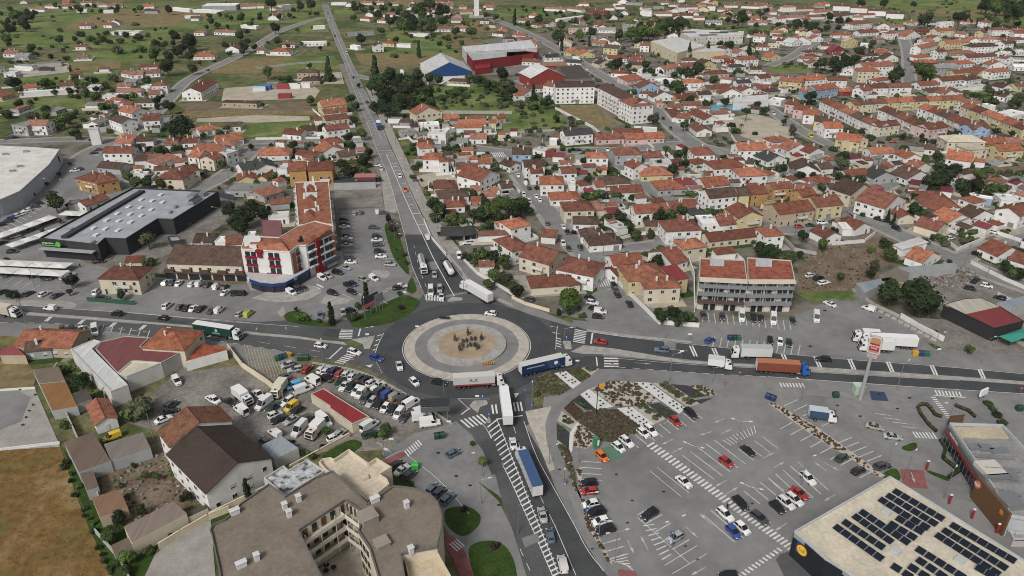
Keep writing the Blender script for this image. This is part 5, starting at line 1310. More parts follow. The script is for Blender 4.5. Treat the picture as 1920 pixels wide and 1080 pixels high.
for z,wd,mat,nm,o in ((H-.3,.9,pm('fascia_dark',(.10,.11,.11),.5),'fascia',.4),(H-1.0,.25,LETR,'red_stripe',.75),(H-1.5,.18,LETR,'red_stripe',.7),(1.7,2.7,PANE,'glass_front',.1)):
    g=MB(); g.box((0,0,0),(d.length,.12 if nm=='red_stripe' else .4,wd)); f=ob(nm,g.mesh(nm,[mat]),bk,None,(m.x-c.x+nn.x*o,m.y-c.y+nn.y*o,z),an)
    if nm=='fascia': text('BURGER KING',f,(-d.length*.25,-.24,0),(math.pi/2,0,0),.75,LETW)
for i in range(11):
    q=p0+d*(i+.3)/11+nn*.8; g=MB(); g.box((0,0,1.7),(.08,.08,3.3)); ob('front_post',g.mesh('front_post',[STEEL]),bk,None,(q.x-c.x,q.y-c.y,0),an)
block('service_wall','pale service yard wall behind the burger restaurant','wall',[(520,1020),(570,1040),(800,1050),(800,1090),(560,1090)],2.0,(.5,.47,.46),(.3,.3,.3))
block('drive_through_hut','small brown and pale hut of the drive-through','kiosk',[(88,160),(195,150),(180,222),(75,228)],3.2,(.14,.075,.04),(.14,.075,.04),parapet=.1)
# --- dark workshop with crimson roof, right
T(1440,540)
dk,c,w=block('workshop','charcoal workshop with crimson and pale sheet roof','workshop',[(1320,125),(1480,80),(1600,75),(1740,140),(1920,250),(1700,305)],4.6,(.035,.035,.037),(.22,.045,.045),rm=METALROOF,parapet=.15)
flatbox(dk,'pale_roof',[(1322,124),(1480,82),(1600,77),(1735,138),(1480,195)],4.5,4.72,METALROOF,(.48,.44,.37),c,4.72)
tent=[(1730,360,1935,310),]
t=thing('market_tent','green peaked awning beside the charcoal workshop','canopy',P(1830,400,0)); tc=P(1830,400,0)
q=[P(*e,3)-tc for e in ((1730,362),(1830,408),(1990,350),(1900,305))]; ap_=sum(q,Vector())/4+Vector((0,0,1)); g=MB()
for i in range(4): g.poly([q[i],q[(i+1)%4],ap_])
ob('canvas',g.mesh('canvas',[pm('green_canvas',(.04,.26,.19),.7)]),t)
g=MB(); [g.tube((e.x,e.y,0),tuple(e),.06,.06,5) for e in q]; ob('post',g.mesh('post',[STEEL]),t)
T(1440,270)
polyshed('blue-grey sheet canopy beside the dark pines',[(660,1045),(900,1000),(945,1010),(720,1120)],3.2,'g',(.27,.30,.33))
polyshed('grey-brown open shed by the scrap yard',[(835,985),(1000,905),(1060,960),(1050,1040),(860,1030)],3.2,'t',(.2,.17,.14))
polyshed('long grey sheet roof above the scrap yard',[(985,925),(1400,890),(1420,915),(1060,955)],3.6,'g',(.30,.32,.33))
T(1440,540)
polyshed('blue-grey canopy behind the charcoal workshop',[(1720,110),(1920,60),(2000,110),(1830,150)],3.6,'g',(.27,.30,.34))
# --- white L-shaped flats
T(960,0)
house(325,655,625,650,12,4,'g','w','b',name='apartment_block',base='white four-storey flats, wing facing the dry lot',cat='apartment block',H=11.5)
house(230,640,330,655,11,3,'g','w','r',name='apartment_block',base='white three-storey end of the L-shaped flats',cat='apartment block',H=9)
hs=house(640,655,905,790,13,4,'g','w','b',name='apartment_block',base='white four-storey flats with balconies, long street wing',cat='apartment block',H=11.5)
house(800,752,905,800,15,4,'h','w','o',name='apartment_block',base='white flats end block with orange hipped roof',cat='apartment block',H=11.3)
for k in range(8):
    for lv in range(1,4):
        ob('balcony',BALC,hs,WHITE,(-17+k*4.6,-6.2,lv*2.8),0)
# --- industrial halls
T(480,0)
house(1282,552,1622,536,42,2,'e','w','w',name='warehouse',base='pale warehouse with blue gable and white roof',cat='warehouse',H=8,wins=False,chim=False)
a,bq=P(1282,552,8),P(1622,536,8); g=MB(); d=bq-a; g.hexa([(-d.length/2,-.1,-2.5),(d.length/2,-.1,-2.5),(d.length/2,.1,-2.5),(-d.length/2,.1,-2.5)],[(-d.length/2,-.1,.2),(d.length/2,-.1,.2),(d.length/2,.1,.2),(-d.length/2,.1,.2)])
g.poly([(-d.length/2,-.1,.2),(d.length/2,-.1,.2),(0,-.1,d.length*.22)])
wroot=THINGS[-1][0]; f=ob('blue_gable',g.mesh('blue_gable',[pm('gable_blue',(.02,.06,.19),.6)]),wroot,None,(0,-21.2+.35,8))
block('factory','red and white factory with long white roof','factory',[(1545,352),(1575,400),(2110,370),(2060,300),(1900,318)],8,(.5,.5,.5),(.62,.63,.63),rm=METALROOF)
block('factory','low grey-roofed factory front with crimson fascia','factory',[(1575,402),(1625,465),(1920,430),(2120,400),(2105,372)],7,(.20,.028,.033),(.42,.43,.43),rm=METALROOF,parapet=1.2)
block('loading_canopy','crimson loading canopy of the red factory','canopy',[(1635,470),(1645,520),(1760,505),(1755,462)],4.5,(.24,.03,.035),(.24,.03,.035),rm=METALROOF)
T(960,0)
house(140,588,402,567,24,1,'e','r','w',name='warehouse',base='brick red hall with pale gabled roof',cat='warehouse',H=7,wins=False,chim=False)
block('factory','crimson roofed factory annex','factory',[(-40,430),(165,410),(175,395),(60,380),(-40,390)],7,(.28,.04,.04),(.25,.04,.045),rm=METALROOF)
block('shed','dark brown flat sheds behind the white flats','shed',[(345,500),(510,488),(600,590),(400,600)],5,(.2,.18,.16),(.085,.07,.065))
cw,c,w=block('warehouse','cream windowed warehouse with white roof','warehouse',[(1040,310),(1235,278),(1450,345),(1240,400)],9,(.60,.54,.38),(.62,.62,.60),rm=METALROOF,parapet=.3)
a,bq=P(1040,310,9),P(1240,400,9); facade(cw,c,a,bq,9,1,6,me=TALLW)
block('warehouse','cream lower warehouse annex','warehouse',[(1450,350),(1590,340),(1600,385),(1240,402),(1300,375)],7,(.58,.52,.38),(.6,.6,.58),rm=METALROOF)
sc_,c,w=block('school','long white school building with roof solar panels','school',[(1260,240),(1340,222),(1740,238),(1735,265),(1470,270),(1330,280)],8,(.62,.60,.55),(.6,.6,.6))
a,bq=P(1330,280,8),P(1735,265,8); facade(sc_,c,a,bq,8,2,14)
for x,y in [(1310,240),(1470,262),(1550,245),(1630,238)]: p=P(x,y,8.3); local(sc_,c,'solar_panel',p,(18,5,.3),.1,PVM)
block('pool_building','white hall wall beside the blue pool','hall',[(1660,735),(1920,712),(1925,760),(1660,770)],5,(.62,.63,.64),(.6,.6,.6))
T(0,0,1)
sheet('swimming_pool',[(1325,200),(1345,196),(1392,200),(1390,208),(1335,208)],WATER,.2)
sheet('swimming_pool',[(1820,362),(1832,363),(1838,370),(1826,370)],WATER,.2)
# tall white monument beyond the factories
c=P(894,32); t=thing('monument','tall white pillar monument on a square plinth','monument',c)
g=MB(); g.box((0,0,1),(18,18,2)); ob('plinth',g.mesh('plinth',[CONC]),t)
g=MB(); g.box((0,0,16),(6,6,30)); ob('pillar',g.mesh('pillar',[WALL]),t,WHITE)
c=P(183,270); t=thing('transformer_tower','slim white transformer tower at the street corner','tower',c,.3)
g=MB(); g.box((0,0,4.5),(5,4,9)); ob('tower_wall',g.mesh('tower_wall',[WALL]),t,WHITE); g=MB(); g.box((0,0,9.1),(5.3,4.3,.25)); ob('roof',g.mesh('roof',[WALL]),t,(.5,.5,.5))
# ---------------------------------------------------------------- houses, tile by tile
T(0,0)
houses(None,'''330 45 460 45 10 1 h w k;460 48 590 45 14 1 h w k;200 66 330 72 8 1 g w k;800 45 920 42 10 1 g c k;570 76 650 74 8 1 f w w;770 82 850 80 8 1 f w w;690 38 800 36 8 1 g w k;600 22 690 20 8 1 g w k
820 240 950 243 12 1 f w w;962 240 1040 242 10 1 f w w;1270 60 1420 75 8 1 f w w;1510 45 1770 42 25 2 f g w;1440 75 1660 85 10 1 f w w;1800 50 1920 45 10 1 g w k;1080 82 1180 82 6 1 g g b
1440 425 1610 422 12 1 h w o;1685 368 1790 370 10 1 e w r;15 405 120 405 12 1 g w k;105 425 210 425 10 1 g g g;100 490 240 500 6 1 f w g;250 480 460 470 6 1 f g g;20 552 115 550 10 1 f w w;-60 520 40 512 8 1 f g g
560 352 640 350 8 1 g w r;900 548 1000 562 9 1 g w k;965 562 1070 560 8 1 g w k;1055 555 1200 547 10 1 g w k;1050 505 1200 500 8 1 g w r
170 662 275 655 8 1 g w o;440 648 555 640 9 1 g w r;170 695 555 668 3 1 f w w;10 728 112 700 12 1 m t o;865 692 1055 690 9 1 g w k;870 650 978 648 8 1 g w k;760 722 870 722 7 1 f w w;650 655 735 655 6 1 m w w
1050 652 1125 655 8 1 f w w;1128 645 1252 640 9 2 h w o;1110 680 1215 676 6 1 m w k;1108 712 1200 706 7 1 m w k;1008 772 1155 770 10 1 h w b;888 772 950 770 8 1 h w k;420 835 500 808 6 1 m g g;630 790 760 790 6 1 m w g
812 893 905 928 10 2 g w b;880 830 985 855 12 2 g w o;730 930 815 895 7 1 g w g;1065 908 1200 900 12 2 g w r;1490 985 1650 962 9 1 h w o;1690 950 1805 946 8 1 g w b;1355 692 1508 692 34 2 e w r
78 938 200 952 12 2 f g g;197 942 342 942 10 2 g w k;900 1040 1015 1050 8 1 g w o;1012 1062 1150 1055 8 1 g w b;1225 1072 1350 1066 9 1 h w r;1360 1075 1480 1070 9 1 g w r;1620 1068 1830 1042 11 1 g w o;1660 770 1925 778 7 1 f t b;1600 240 1760 245 9 1 g w k;1450 245 1530 246 7 1 m w k;1380 120 1500 120 5 1 f w w;1800 190 1920 200 6 1 f w w''')
T(480,0)
houses(None,'''0 377 60 377 10 1 g w k;100 385 245 388 12 1 h w o;190 335 290 335 9 1 g w k;330 325 530 320 10 1 f w w;100 60 200 62 8 1 g w k;0 45 60 45 8 1 g w k;190 45 265 35 8 2 f w w;780 22 870 22 8 1 g w k;880 20 960 20 8 1 g w k;430 200 520 195 5 1 f w w
775 135 850 142 9 1 h w o;950 108 1070 112 9 1 h w k;905 152 990 156 9 1 h w o;885 345 960 340 10 2 e w b;940 322 1035 326 10 1 h y o;690 250 890 240 8 1 f g g;700 340 760 350 5 1 f w w;1050 330 1160 335 5 1 f w w
1360 45 1480 40 12 1 h c k;1400 48 1480 46 8 1 h c k;1530 90 1630 88 10 1 h c k;1460 152 1550 152 10 1 g w k;1340 218 1470 218 10 1 g w k;1480 208 1582 216 10 1 g w k;1298 115 1345 112 6 1 h w w;1140 245 1290 260 4 1 f w w;1700 40 1800 45 9 1 h c k;1240 60 1330 60 8 1 g w k;560 22 680 22 8 1 f w w
335 605 478 603 12 1 h t b;300 545 462 545 9 2 h t b;495 805 683 784 14 2 g y o;507 852 690 836 8 2 g c r;520 905 698 885 9 2 g c r;530 985 706 960 10 2 g w r;500 1085 660 1066 10 1 h w r;440 905 500 900 6 1 m w r;445 985 520 985 6 1 m w r
190 1003 335 1016 10 1 g w r;340 988 452 978 10 1 g w b;1195 862 1400 838 12 2 e c o;1410 892 1530 886 8 1 g t o;1520 932 1730 930 8 1 g w o;1570 887 1730 882 4 1 m t r;1475 960 1700 955 6 1 m w o;1605 1042 1732 1042 9 1 g w k;1810 892 1882 882 8 1 g t r;1742 922 1802 922 6 1 g y o
1280 1002 1425 1008 9 2 f w w;1430 985 1500 962 5 1 f w w;1225 945 1380 938 8 1 f w w;1090 1002 1215 988 8 1 f g g;1215 1078 1325 1074 10 1 h w r;1440 605 1580 612 7 1 h t b;985 890 1100 890 3 1 f w g;1500 1070 1590 1070 7 1 m w g''')
T(960,0)
houses(None,'''225 496 420 490 8 1 m r k;70 462 210 468 9 1 g w r;0 352 110 372 12 1 f w w;60 322 190 332 10 1 g w o;0 262 100 268 9 1 g w o;250 432 360 428 9 1 g w d;350 322 450 326 9 1 e c c;440 397 530 382 9 1 e y o;500 414 625 408 10 1 e y o;395 465 520 475 8 1 g w d
30 152 145 156 9 1 g w k;355 148 550 122 7 1 f w w;425 212 560 212 10 2 f p g;630 275 740 262 8 1 f g g;650 225 780 225 9 1 g w g;835 182 965 182 10 3 f g g;730 322 815 327 9 2 e w b;650 482 755 472 9 1 e c d;720 442 865 437 10 1 g w r;630 442 700 442 7 1 h w r
740 548 880 552 10 1 h w r;870 482 990 490 8 1 g t b;1410 492 1540 482 11 2 e y b;1590 462 1720 467 8 1 g r r;1715 452 1855 442 10 2 h w o;1530 442 1660 432 8 1 h w o;1480 557 1632 552 10 1 h p r;1140 522 1260 498 9 2 g w o;1270 502 1382 497 10 2 g w r
860 610 1000 590 12 1 m p o;980 590 1170 572 12 1 f w w;955 660 1117 652 11 2 e b r;1090 610 1230 605 8 1 f w w;1290 622 1450 620 10 2 h w o;1465 672 1665 657 9 1 g y r;1560 706 1732 702 9 1 e w r;1720 684 1838 680 12 1 e w r;1840 670 1960 668 10 1 g w r;1690 625 1800 620 8 1 g w d
1055 732 1225 722 9 1 e w b;1235 738 1400 727 9 1 g o r;1400 712 1502 707 8 1 g w b;1165 802 1265 812 8 1 g w r;1285 792 1430 790 8 1 m w k;1085 772 1140 772 6 1 h p o;1230 884 1340 892 10 1 g w r;1440 900 1552 890 20 1 e w r;1385 990 1506 986 14 1 e w r;1500 858 1635 852 6 1 m w k
400 1020 615 1002 10 2 g w d;632 1048 850 1038 10 1 g p r;860 1048 1150 1034 10 1 g p o;770 992 990 990 6 1 m w r;905 975 1090 985 8 1 f w w;0 668 100 700 9 1 g w r;90 670 240 660 9 1 g w r;20 720 100 712 6 1 g w o;280 1060 340 1060 6 1 f w w
500 28 580 28 8 1 g w k;570 80 710 92 8 1 g r r;760 42 820 42 8 1 g w w;960 84 1050 88 8 2 f w w;1060 52 1145 52 8 1 f g g;1070 102 1205 102 8 1 g w k;1210 114 1362 118 10 1 g w r;1365 132 1450 132 8 1 g w k;1250 55 1400 52 9 2 g w k;1465 44 1530 46 8 2 g w r;1400 36 1460 34 8 1 g y o;1720 44 1860 48 8 1 g w k;1862 44 1920 42 8 1 g w k
1460 168 1580 168 8 1 g w g;1550 122 1640 122 8 1 h y o;1730 104 1800 104 8 1 g w k;1780 168 1920 168 8 1 g w k;1090 152 1180 152 7 1 g w r;1180 34 1260 34 8 1 g w k;240 62 400 72 7 1 g w k;400 60 520 75 8 1 g w k;850 20 980 25 10 1 f g g;700 60 770 60 7 1 g w k;1840 30 1920 28 7 1 g w k;1600 40 1700 40 8 1 g w k;1880 130 1960 130 8 1 g w k;1660 140 1720 140 7 1 g w k;1320 82 1400 85 7 1 g w k;1540 70 1640 72 8 1 g w k;980 60 1050 55 7 1 g w k;1120 20 1180 20 7 1 g w k;1880 90 1960 90 8 1 g w k
1150 820 1200 880 7 1 m w r;1820 730 1920 725 7 1 g w r;950 700 1050 706 7 1 h w r;1560 590 1650 600 6 1 m w k;1790 520 1880 520 8 1 g c b;1860 590 1950 580 9 1 g w r;1640 505 1760 500 8 1 h w d;1350 420 1420 420 6 1 f w w''')
T(1440,0)
houses(None,'''490 44 620 48 8 2 g w r;620 58 750 63 8 2 g w r;755 80 890 84 8 2 g w r;890 100 1025 106 8 2 g w b;500 125 640 110 12 2 h w b;300 128 430 125 10 1 h w r;80 132 300 128 9 1 h w k;220 68 350 64 9 1 h c r;355 94 490 80 9 1 h w o;120 54 215 50 9 2 h w k;0 48 40 44 8 1 g p k;640 184 790 170 11 2 h w r;690 115 810 110 8 1 g w o;640 130 720 128 7 1 g w k;0 90 70 92 8 1 g w k;380 30 470 30 8 1 g w k
180 325 262 315 12 1 e w w;170 315 330 312 10 1 e w o;330 292 420 288 9 1 e w o;60 305 160 312 8 1 g w r;0 335 90 338 7 1 f c c;290 394 385 388 8 1 h p b;255 442 370 438 8 1 h w k;10 434 105 424 10 1 e y o;478 384 580 372 8 1 e r R;585 314 680 308 7 2 e y y;820 384 920 378 9 1 h w o;870 444 985 434 8 1 e w b;735 420 850 414 7 1 m w b;610 428 730 424 7 1 m w k;400 345 480 345 7 1 g w r;690 330 760 335 6 1 f w w;30 270 110 275 7 1 g w r
1150 365 1280 335 10 2 g w o;1340 325 1520 315 10 2 g y o;1530 354 1735 344 11 2 h w b;1370 404 1560 394 8 1 m t k;1500 435 1722 420 10 2 g w r;1760 404 1930 390 8 1 g w w;1745 424 1930 432 6 1 f g d;1850 505 1960 505 9 1 g w w;1690 225 1830 225 10 2 h w k;1830 230 1940 230 9 1 h w k;1620 294 1762 294 8 1 h w o;1775 305 1940 295 10 1 h w r;1480 164 1580 155 9 1 h w o;1270 235 1415 225 10 2 g c o;1290 172 1400 168 6 2 f w w;1100 234 1262 230 9 1 h r r;1030 275 1150 264 10 1 e w o;900 255 982 250 9 2 f w o;910 205 1030 200 9 1 g w k;690 250 840 240 10 1 g w r;490 264 640 264 10 1 h w o;1220 295 1310 290 8 1 e w r;1520 290 1600 290 7 1 h w k;850 230 900 230 6 1 g w k;1400 250 1480 260 8 1 g w k
80 604 258 622 11 2 g y o;260 606 452 594 12 2 g w o;452 606 600 604 10 2 g w r;372 680 535 660 12 2 g b o;275 690 370 688 10 2 e b o;536 692 655 684 8 1 g r o;632 665 718 684 10 2 e w r;705 664 912 658 10 2 g w r;920 658 1086 654 10 2 g w r;1145 645 1322 634 10 1 g w r;1220 694 1470 694 12 1 h c b;680 534 850 534 10 3 h c o;720 505 950 494 12 3 g w o;820 610 932 594 8 1 h w r;560 530 682 534 7 1 e w w
1310 610 1502 594 10 2 g w r;1490 604 1612 584 10 2 h w b;1560 564 1682 544 10 1 e y r;1690 544 1832 530 10 2 h w o;1270 514 1472 504 12 2 h g g;1390 484 1560 474 10 1 h w o;1120 434 1230 424 9 1 h w o;1120 474 1292 470 10 1 h r o;1400 670 1620 640 4 1 f w w
0 750 100 764 10 1 f w w;40 1070 182 1054 10 1 h w r;0 690 100 680 8 1 h g b;1345 1064 1640 1068 12 2 h c c;1640 1080 1800 1070 10 1 g o o;1800 1075 1920 1075 10 1 g w k;1600 780 1670 800 5 1 f w w;1830 880 1960 850 12 1 f w w;700 708 830 705 5 1 m w r''')
# terraces of two-storey row houses: (corner list of the near eave, depth, wall, roofs)
def terrace(pts,D,walls,roofs,base):
    for i,(a,b) in enumerate(zip(pts,pts[1:])):
        w=walls[i%len(walls)]; r=roofs[i%len(roofs)]
        house(a[0],a[1],b[0],b[1],D,2,'g',w,r,name='row_house',base=f"{WN[w]} row house with {RN[r]} roof",cat='house',where=base,annex=False,group=base.replace('in the','houses of the'))
terrace([(655,790),(700,785),(800,778),(900,772),(1000,765),(1110,760),(1210,756),(1310,752),(1410,748),(1490,742)],9,'yccyyyyyy','rbroororo','in the yellow back terrace')
terrace([(385,755),(460,790),(535,825),(610,862),(690,900),(770,935),(840,955)],10,'wwwwwwc','rrobrr','in the white terrace with railings')
terrace([(825,820),(885,842),(950,872),(1020,902),(1085,932),(1150,955),(1210,970)],10,'wwwccp','rbrrbr','in the pink-ended terrace')
terrace([(1210,972),(1360,952)],10,'p','r','in the pink-ended terrace')
terrace([(1120,805),(1190,828),(1260,855),(1335,885),(1400,912),(1465,942),(1535,972)],10,'wwwcwb','orbrrr','in the blue-ended terrace')
terrace([(1535,974),(1680,958)],10,'b','r','in the blue-ended terrace')
terrace([(1440,792),(1510,818),(1590,848),(1670,878),(1745,905),(1830,940),(1910,972)],10,'cycyyyc','oroooro','in the far right yellow terrace')
terrace([(835,955),(1000,935)],9,'c','r','in the white terrace with railings')
terrace([(125,778),(215,790)],10,'p','r','along the slanting street'); terrace([(187,818),(300,830)],10,'p','r','along the slanting street'); terrace([(265,858),(390,866)],10,'w','o','along the slanting street'); terrace([(345,908),(495,920)],10,'y','b','along the slanting street'); terrace([(430,962),(572,960)],11,'w','o','along the slanting street'); terrace([(505,1045),(692,1068)],12,'y','o','along the slanting street')
T(0,270)
houses(None,'''640 470 828 408 8 1 g w r;1180 158 1350 95 8 1 m w k;760 68 985 68 10 2 g w r;1000 128 1095 122 7 1 m w b;1100 118 1215 108 7 1 m w k;720 175 900 190 9 1 g g b;1165 262 1372 268 12 2 h c r;1335 218 1500 192 10 2 h c r;1400 95 1490 105 10 2 g w o;1490 112 1602 122 9 2 e c o;1440 45 1650 62 11 2 g w o;1600 64 1700 84 8 2 f w w;1620 12 1760 12 9 2 h w k
930 892 1062 886 6 1 g c r;1440 738 1590 738 9 1 g g b;1600 740 1750 742 6 1 f w w;1690 760 1815 748 9 1 g w r;1770 280 1925 265 10 1 e y r;1675 348 1925 358 10 1 f g g;1820 205 1925 185 12 1 g w d;980 230 1110 225 4 1 f w w;500 460 600 450 6 1 f g g;1230 10 1330 5 8 1 g w k;850 -10 980 -5 8 1 g w o;1850 695 1920 690 5 1 f w w;1300 140 1390 130 5 1 m w o''')
T(480,270)
houses(None,'''0 88 250 82 12 1 h w o;285 78 450 98 8 1 g w r;470 78 682 44 12 1 e w o;622 98 752 82 9 1 g t b;0 194 158 172 13 1 e w d;0 255 82 264 9 1 e y r;162 284 232 262 5 1 h w o;0 348 85 348 9 1 m g g;60 400 215 352 9 1 m g k;150 190 235 190 6 1 f w w;340 95 410 110 5 1 m t r
85 560 250 548 7 1 f w w;105 455 255 440 5 1 m g r;0 480 75 470 6 1 f g r;735 250 898 248 4 1 m r p;575 292 900 285 3 1 f g d
1225 36 1342 26 10 2 h w o;1245 116 1382 118 11 2 h w o;1375 136 1446 132 8 2 h w r;1500 190 1672 184 8 1 g w r;1680 282 1835 220 15 2 e w r;1540 240 1622 236 6 1 h w o;1330 334 1502 328 11 1 h y r;1370 410 1602 390 11 1 h w b;1410 474 1572 468 10 1 h w r;1840 335 1940 325 8 1 g w b;1690 394 1802 394 6 1 m w k;1765 354 1832 348 4 1 m o o;1820 145 1905 175 8 1 g w b
1670 922 1792 918 5 1 m w k;1810 622 1882 614 6 1 h w o;1665 690 1900 680 4 1 m w k;1340 290 1420 288 4 1 f g g;1660 148 1760 150 7 1 m w o;1330 -60 1430 -60 8 1 h w o;1800 385 1920 375 5 1 f w w''')
house(1380,690,1560,690,9,1,'g','g','d',name='carport',base='dark tent-roofed car shelter by the north road',cat='canopy',walls=False,chim=False,H=3)
house(1560,690,1665,672,9,1,'g','g','d',name='carport',base='dark grey car shelter next to the hedged garden',cat='canopy',walls=False,chim=False,H=3)
T(960,270)
houses(None,'''0 78 150 78 10 2 g b b;90 174 252 168 10 2 g w b;140 222 240 216 8 2 g w r;208 304 396 304 12 2 h w o;372 222 492 216 9 2 g w r;562 104 726 104 9 2 h w o;360 152 455 148 6 1 g w k;288 420 518 412 10 1 h w o;510 314 590 304 7 1 h w r;632 324 712 318 7 1 m w o;670 304 892 294 10 1 h w b;745 370 988 358 9 1 g w r
388 504 625 494 11 2 h c r;455 600 652 604 9 1 h w b;580 764 832 744 11 1 h w b;515 695 690 690 8 1 h w b;740 604 800 594 6 1 m w k;790 645 882 622 8 1 f w w;630 500 722 494 6 1 m c k;732 530 832 518 6 1 m p R;925 524 1182 508 10 2 g w r;1192 494 1405 478 10 1 g w r;820 500 900 560 5 1 f w w
760 912 992 886 9 2 g w r;870 1032 1180 1005 13 2 h y o;790 995 870 965 8 1 g w r;1210 1025 1332 1003 9 2 m y R;990 1088 1275 1076 9 2 h c o;1205 910 1330 872 14 1 g w r;1290 794 1472 768 9 2 h c o;1155 658 1432 645 12 2 h w r;1000 614 1135 614 8 1 h t b;1480 735 1920 685 9 1 g c r;1340 535 1470 525 8 1 h w d;1560 614 1738 594 10 1 g w r;1700 560 1892 540 12 2 e y r;1420 605 1560 600 10 1 f w w;1535 830 1690 815 5 1 m w r
1482 410 1700 390 11 2 g w b;1700 388 1790 386 10 2 g y b;1795 380 1930 370 11 2 g o r;1095 346 1322 335 13 1 h g o;968 240 1216 232 13 1 h y o;910 186 1030 164 8 2 e w r;1225 306 1392 300 9 1 h b R;772 82 982 78 12 2 h g r;1000 104 1136 94 9 1 g g r;1045 154 1210 154 9 1 f w w;1450 325 1640 305 12 1 g w o;1320 275 1450 275 9 1 f w w;1370 84 1532 80 13 2 h w r;1370 154 1482 134 8 1 h w r;1520 190 1772 170 13 2 h w r;1715 245 1925 235 12 2 h w o;1700 50 1925 44 12 2 g w o;1480 170 1530 160 5 1 m w o
-10 640 150 604 10 2 h w o;0 810 150 770 14 2 h w r;45 842 282 910 13 2 g c r;320 940 615 1000 13 2 h w r;210 694 330 704 8 1 g w r;140 1082 520 1054 10 1 h c r;250 60 320 65 6 1 f r r;420 310 480 312 6 1 f w w;150 40 250 60 7 1 f w w;-60 400 70 385 8 1 f g g''')
T(1440,270)
houses(None,'''0 134 152 114 13 1 e w d;150 52 332 36 10 1 e w o;310 72 432 54 10 1 e w r;0 240 60 218 8 1 h w o;180 202 400 210 13 1 e w b;400 190 500 180 9 1 g w b;560 -20 760 -25 9 2 f y c;780 76 962 70 10 1 g w o;1035 110 1162 100 10 2 e w o;1120 182 1232 164 10 1 e w o;1330 108 1532 136 14 2 g w o;1500 46 1662 36 10 2 h c c;1110 30 1262 46 9 1 g w b;1740 56 1930 46 10 2 g y o
600 246 772 230 9 1 g w r;790 260 972 244 10 1 e g d;1040 266 1232 240 11 1 e w b;370 306 512 270 10 1 h w r;470 346 582 336 8 1 g w b;620 386 802 336 11 2 e c b;740 345 882 336 6 1 f R p;40 338 200 326 8 2 g o r;200 336 322 354 8 2 g o r;262 394 372 374 8 2 g o r
85 530 360 496 12 2 g t r;370 474 572 455 12 2 g y r;880 488 1045 418 14 2 e w r;1170 470 1450 478 20 1 h w r;980 556 1112 552 10 1 e c r;1090 604 1270 658 11 1 g c r;1210 534 1350 594 14 1 g w o;1400 514 1522 564 14 1 g w b;1700 488 1892 546 14 2 e w r;1745 426 1900 434 9 1 f w w;1020 845 1162 894 13 1 g w o;935 755 1010 794 12 1 m w w;308 648 430 710 9 1 g w r;650 645 782 614 9 1 e w r;-20 695 132 684 9 2 h w o;1565 776 1722 845 13 1 g w r;1795 862 1930 905 10 1 g w r;1545 446 1642 426 8 1 h w o
560 640 640 640 6 1 m w w;-60 450 30 470 7 1 f y y;1340 560 1420 590 7 1 m w g;1500 390 1690 420 4 1 f b w;1800 250 1920 290 6 1 f g g;790 440 860 480 5 1 f w w;1130 330 1190 340 5 1 m g g;1900 720 1960 740 9 1 g w b''')
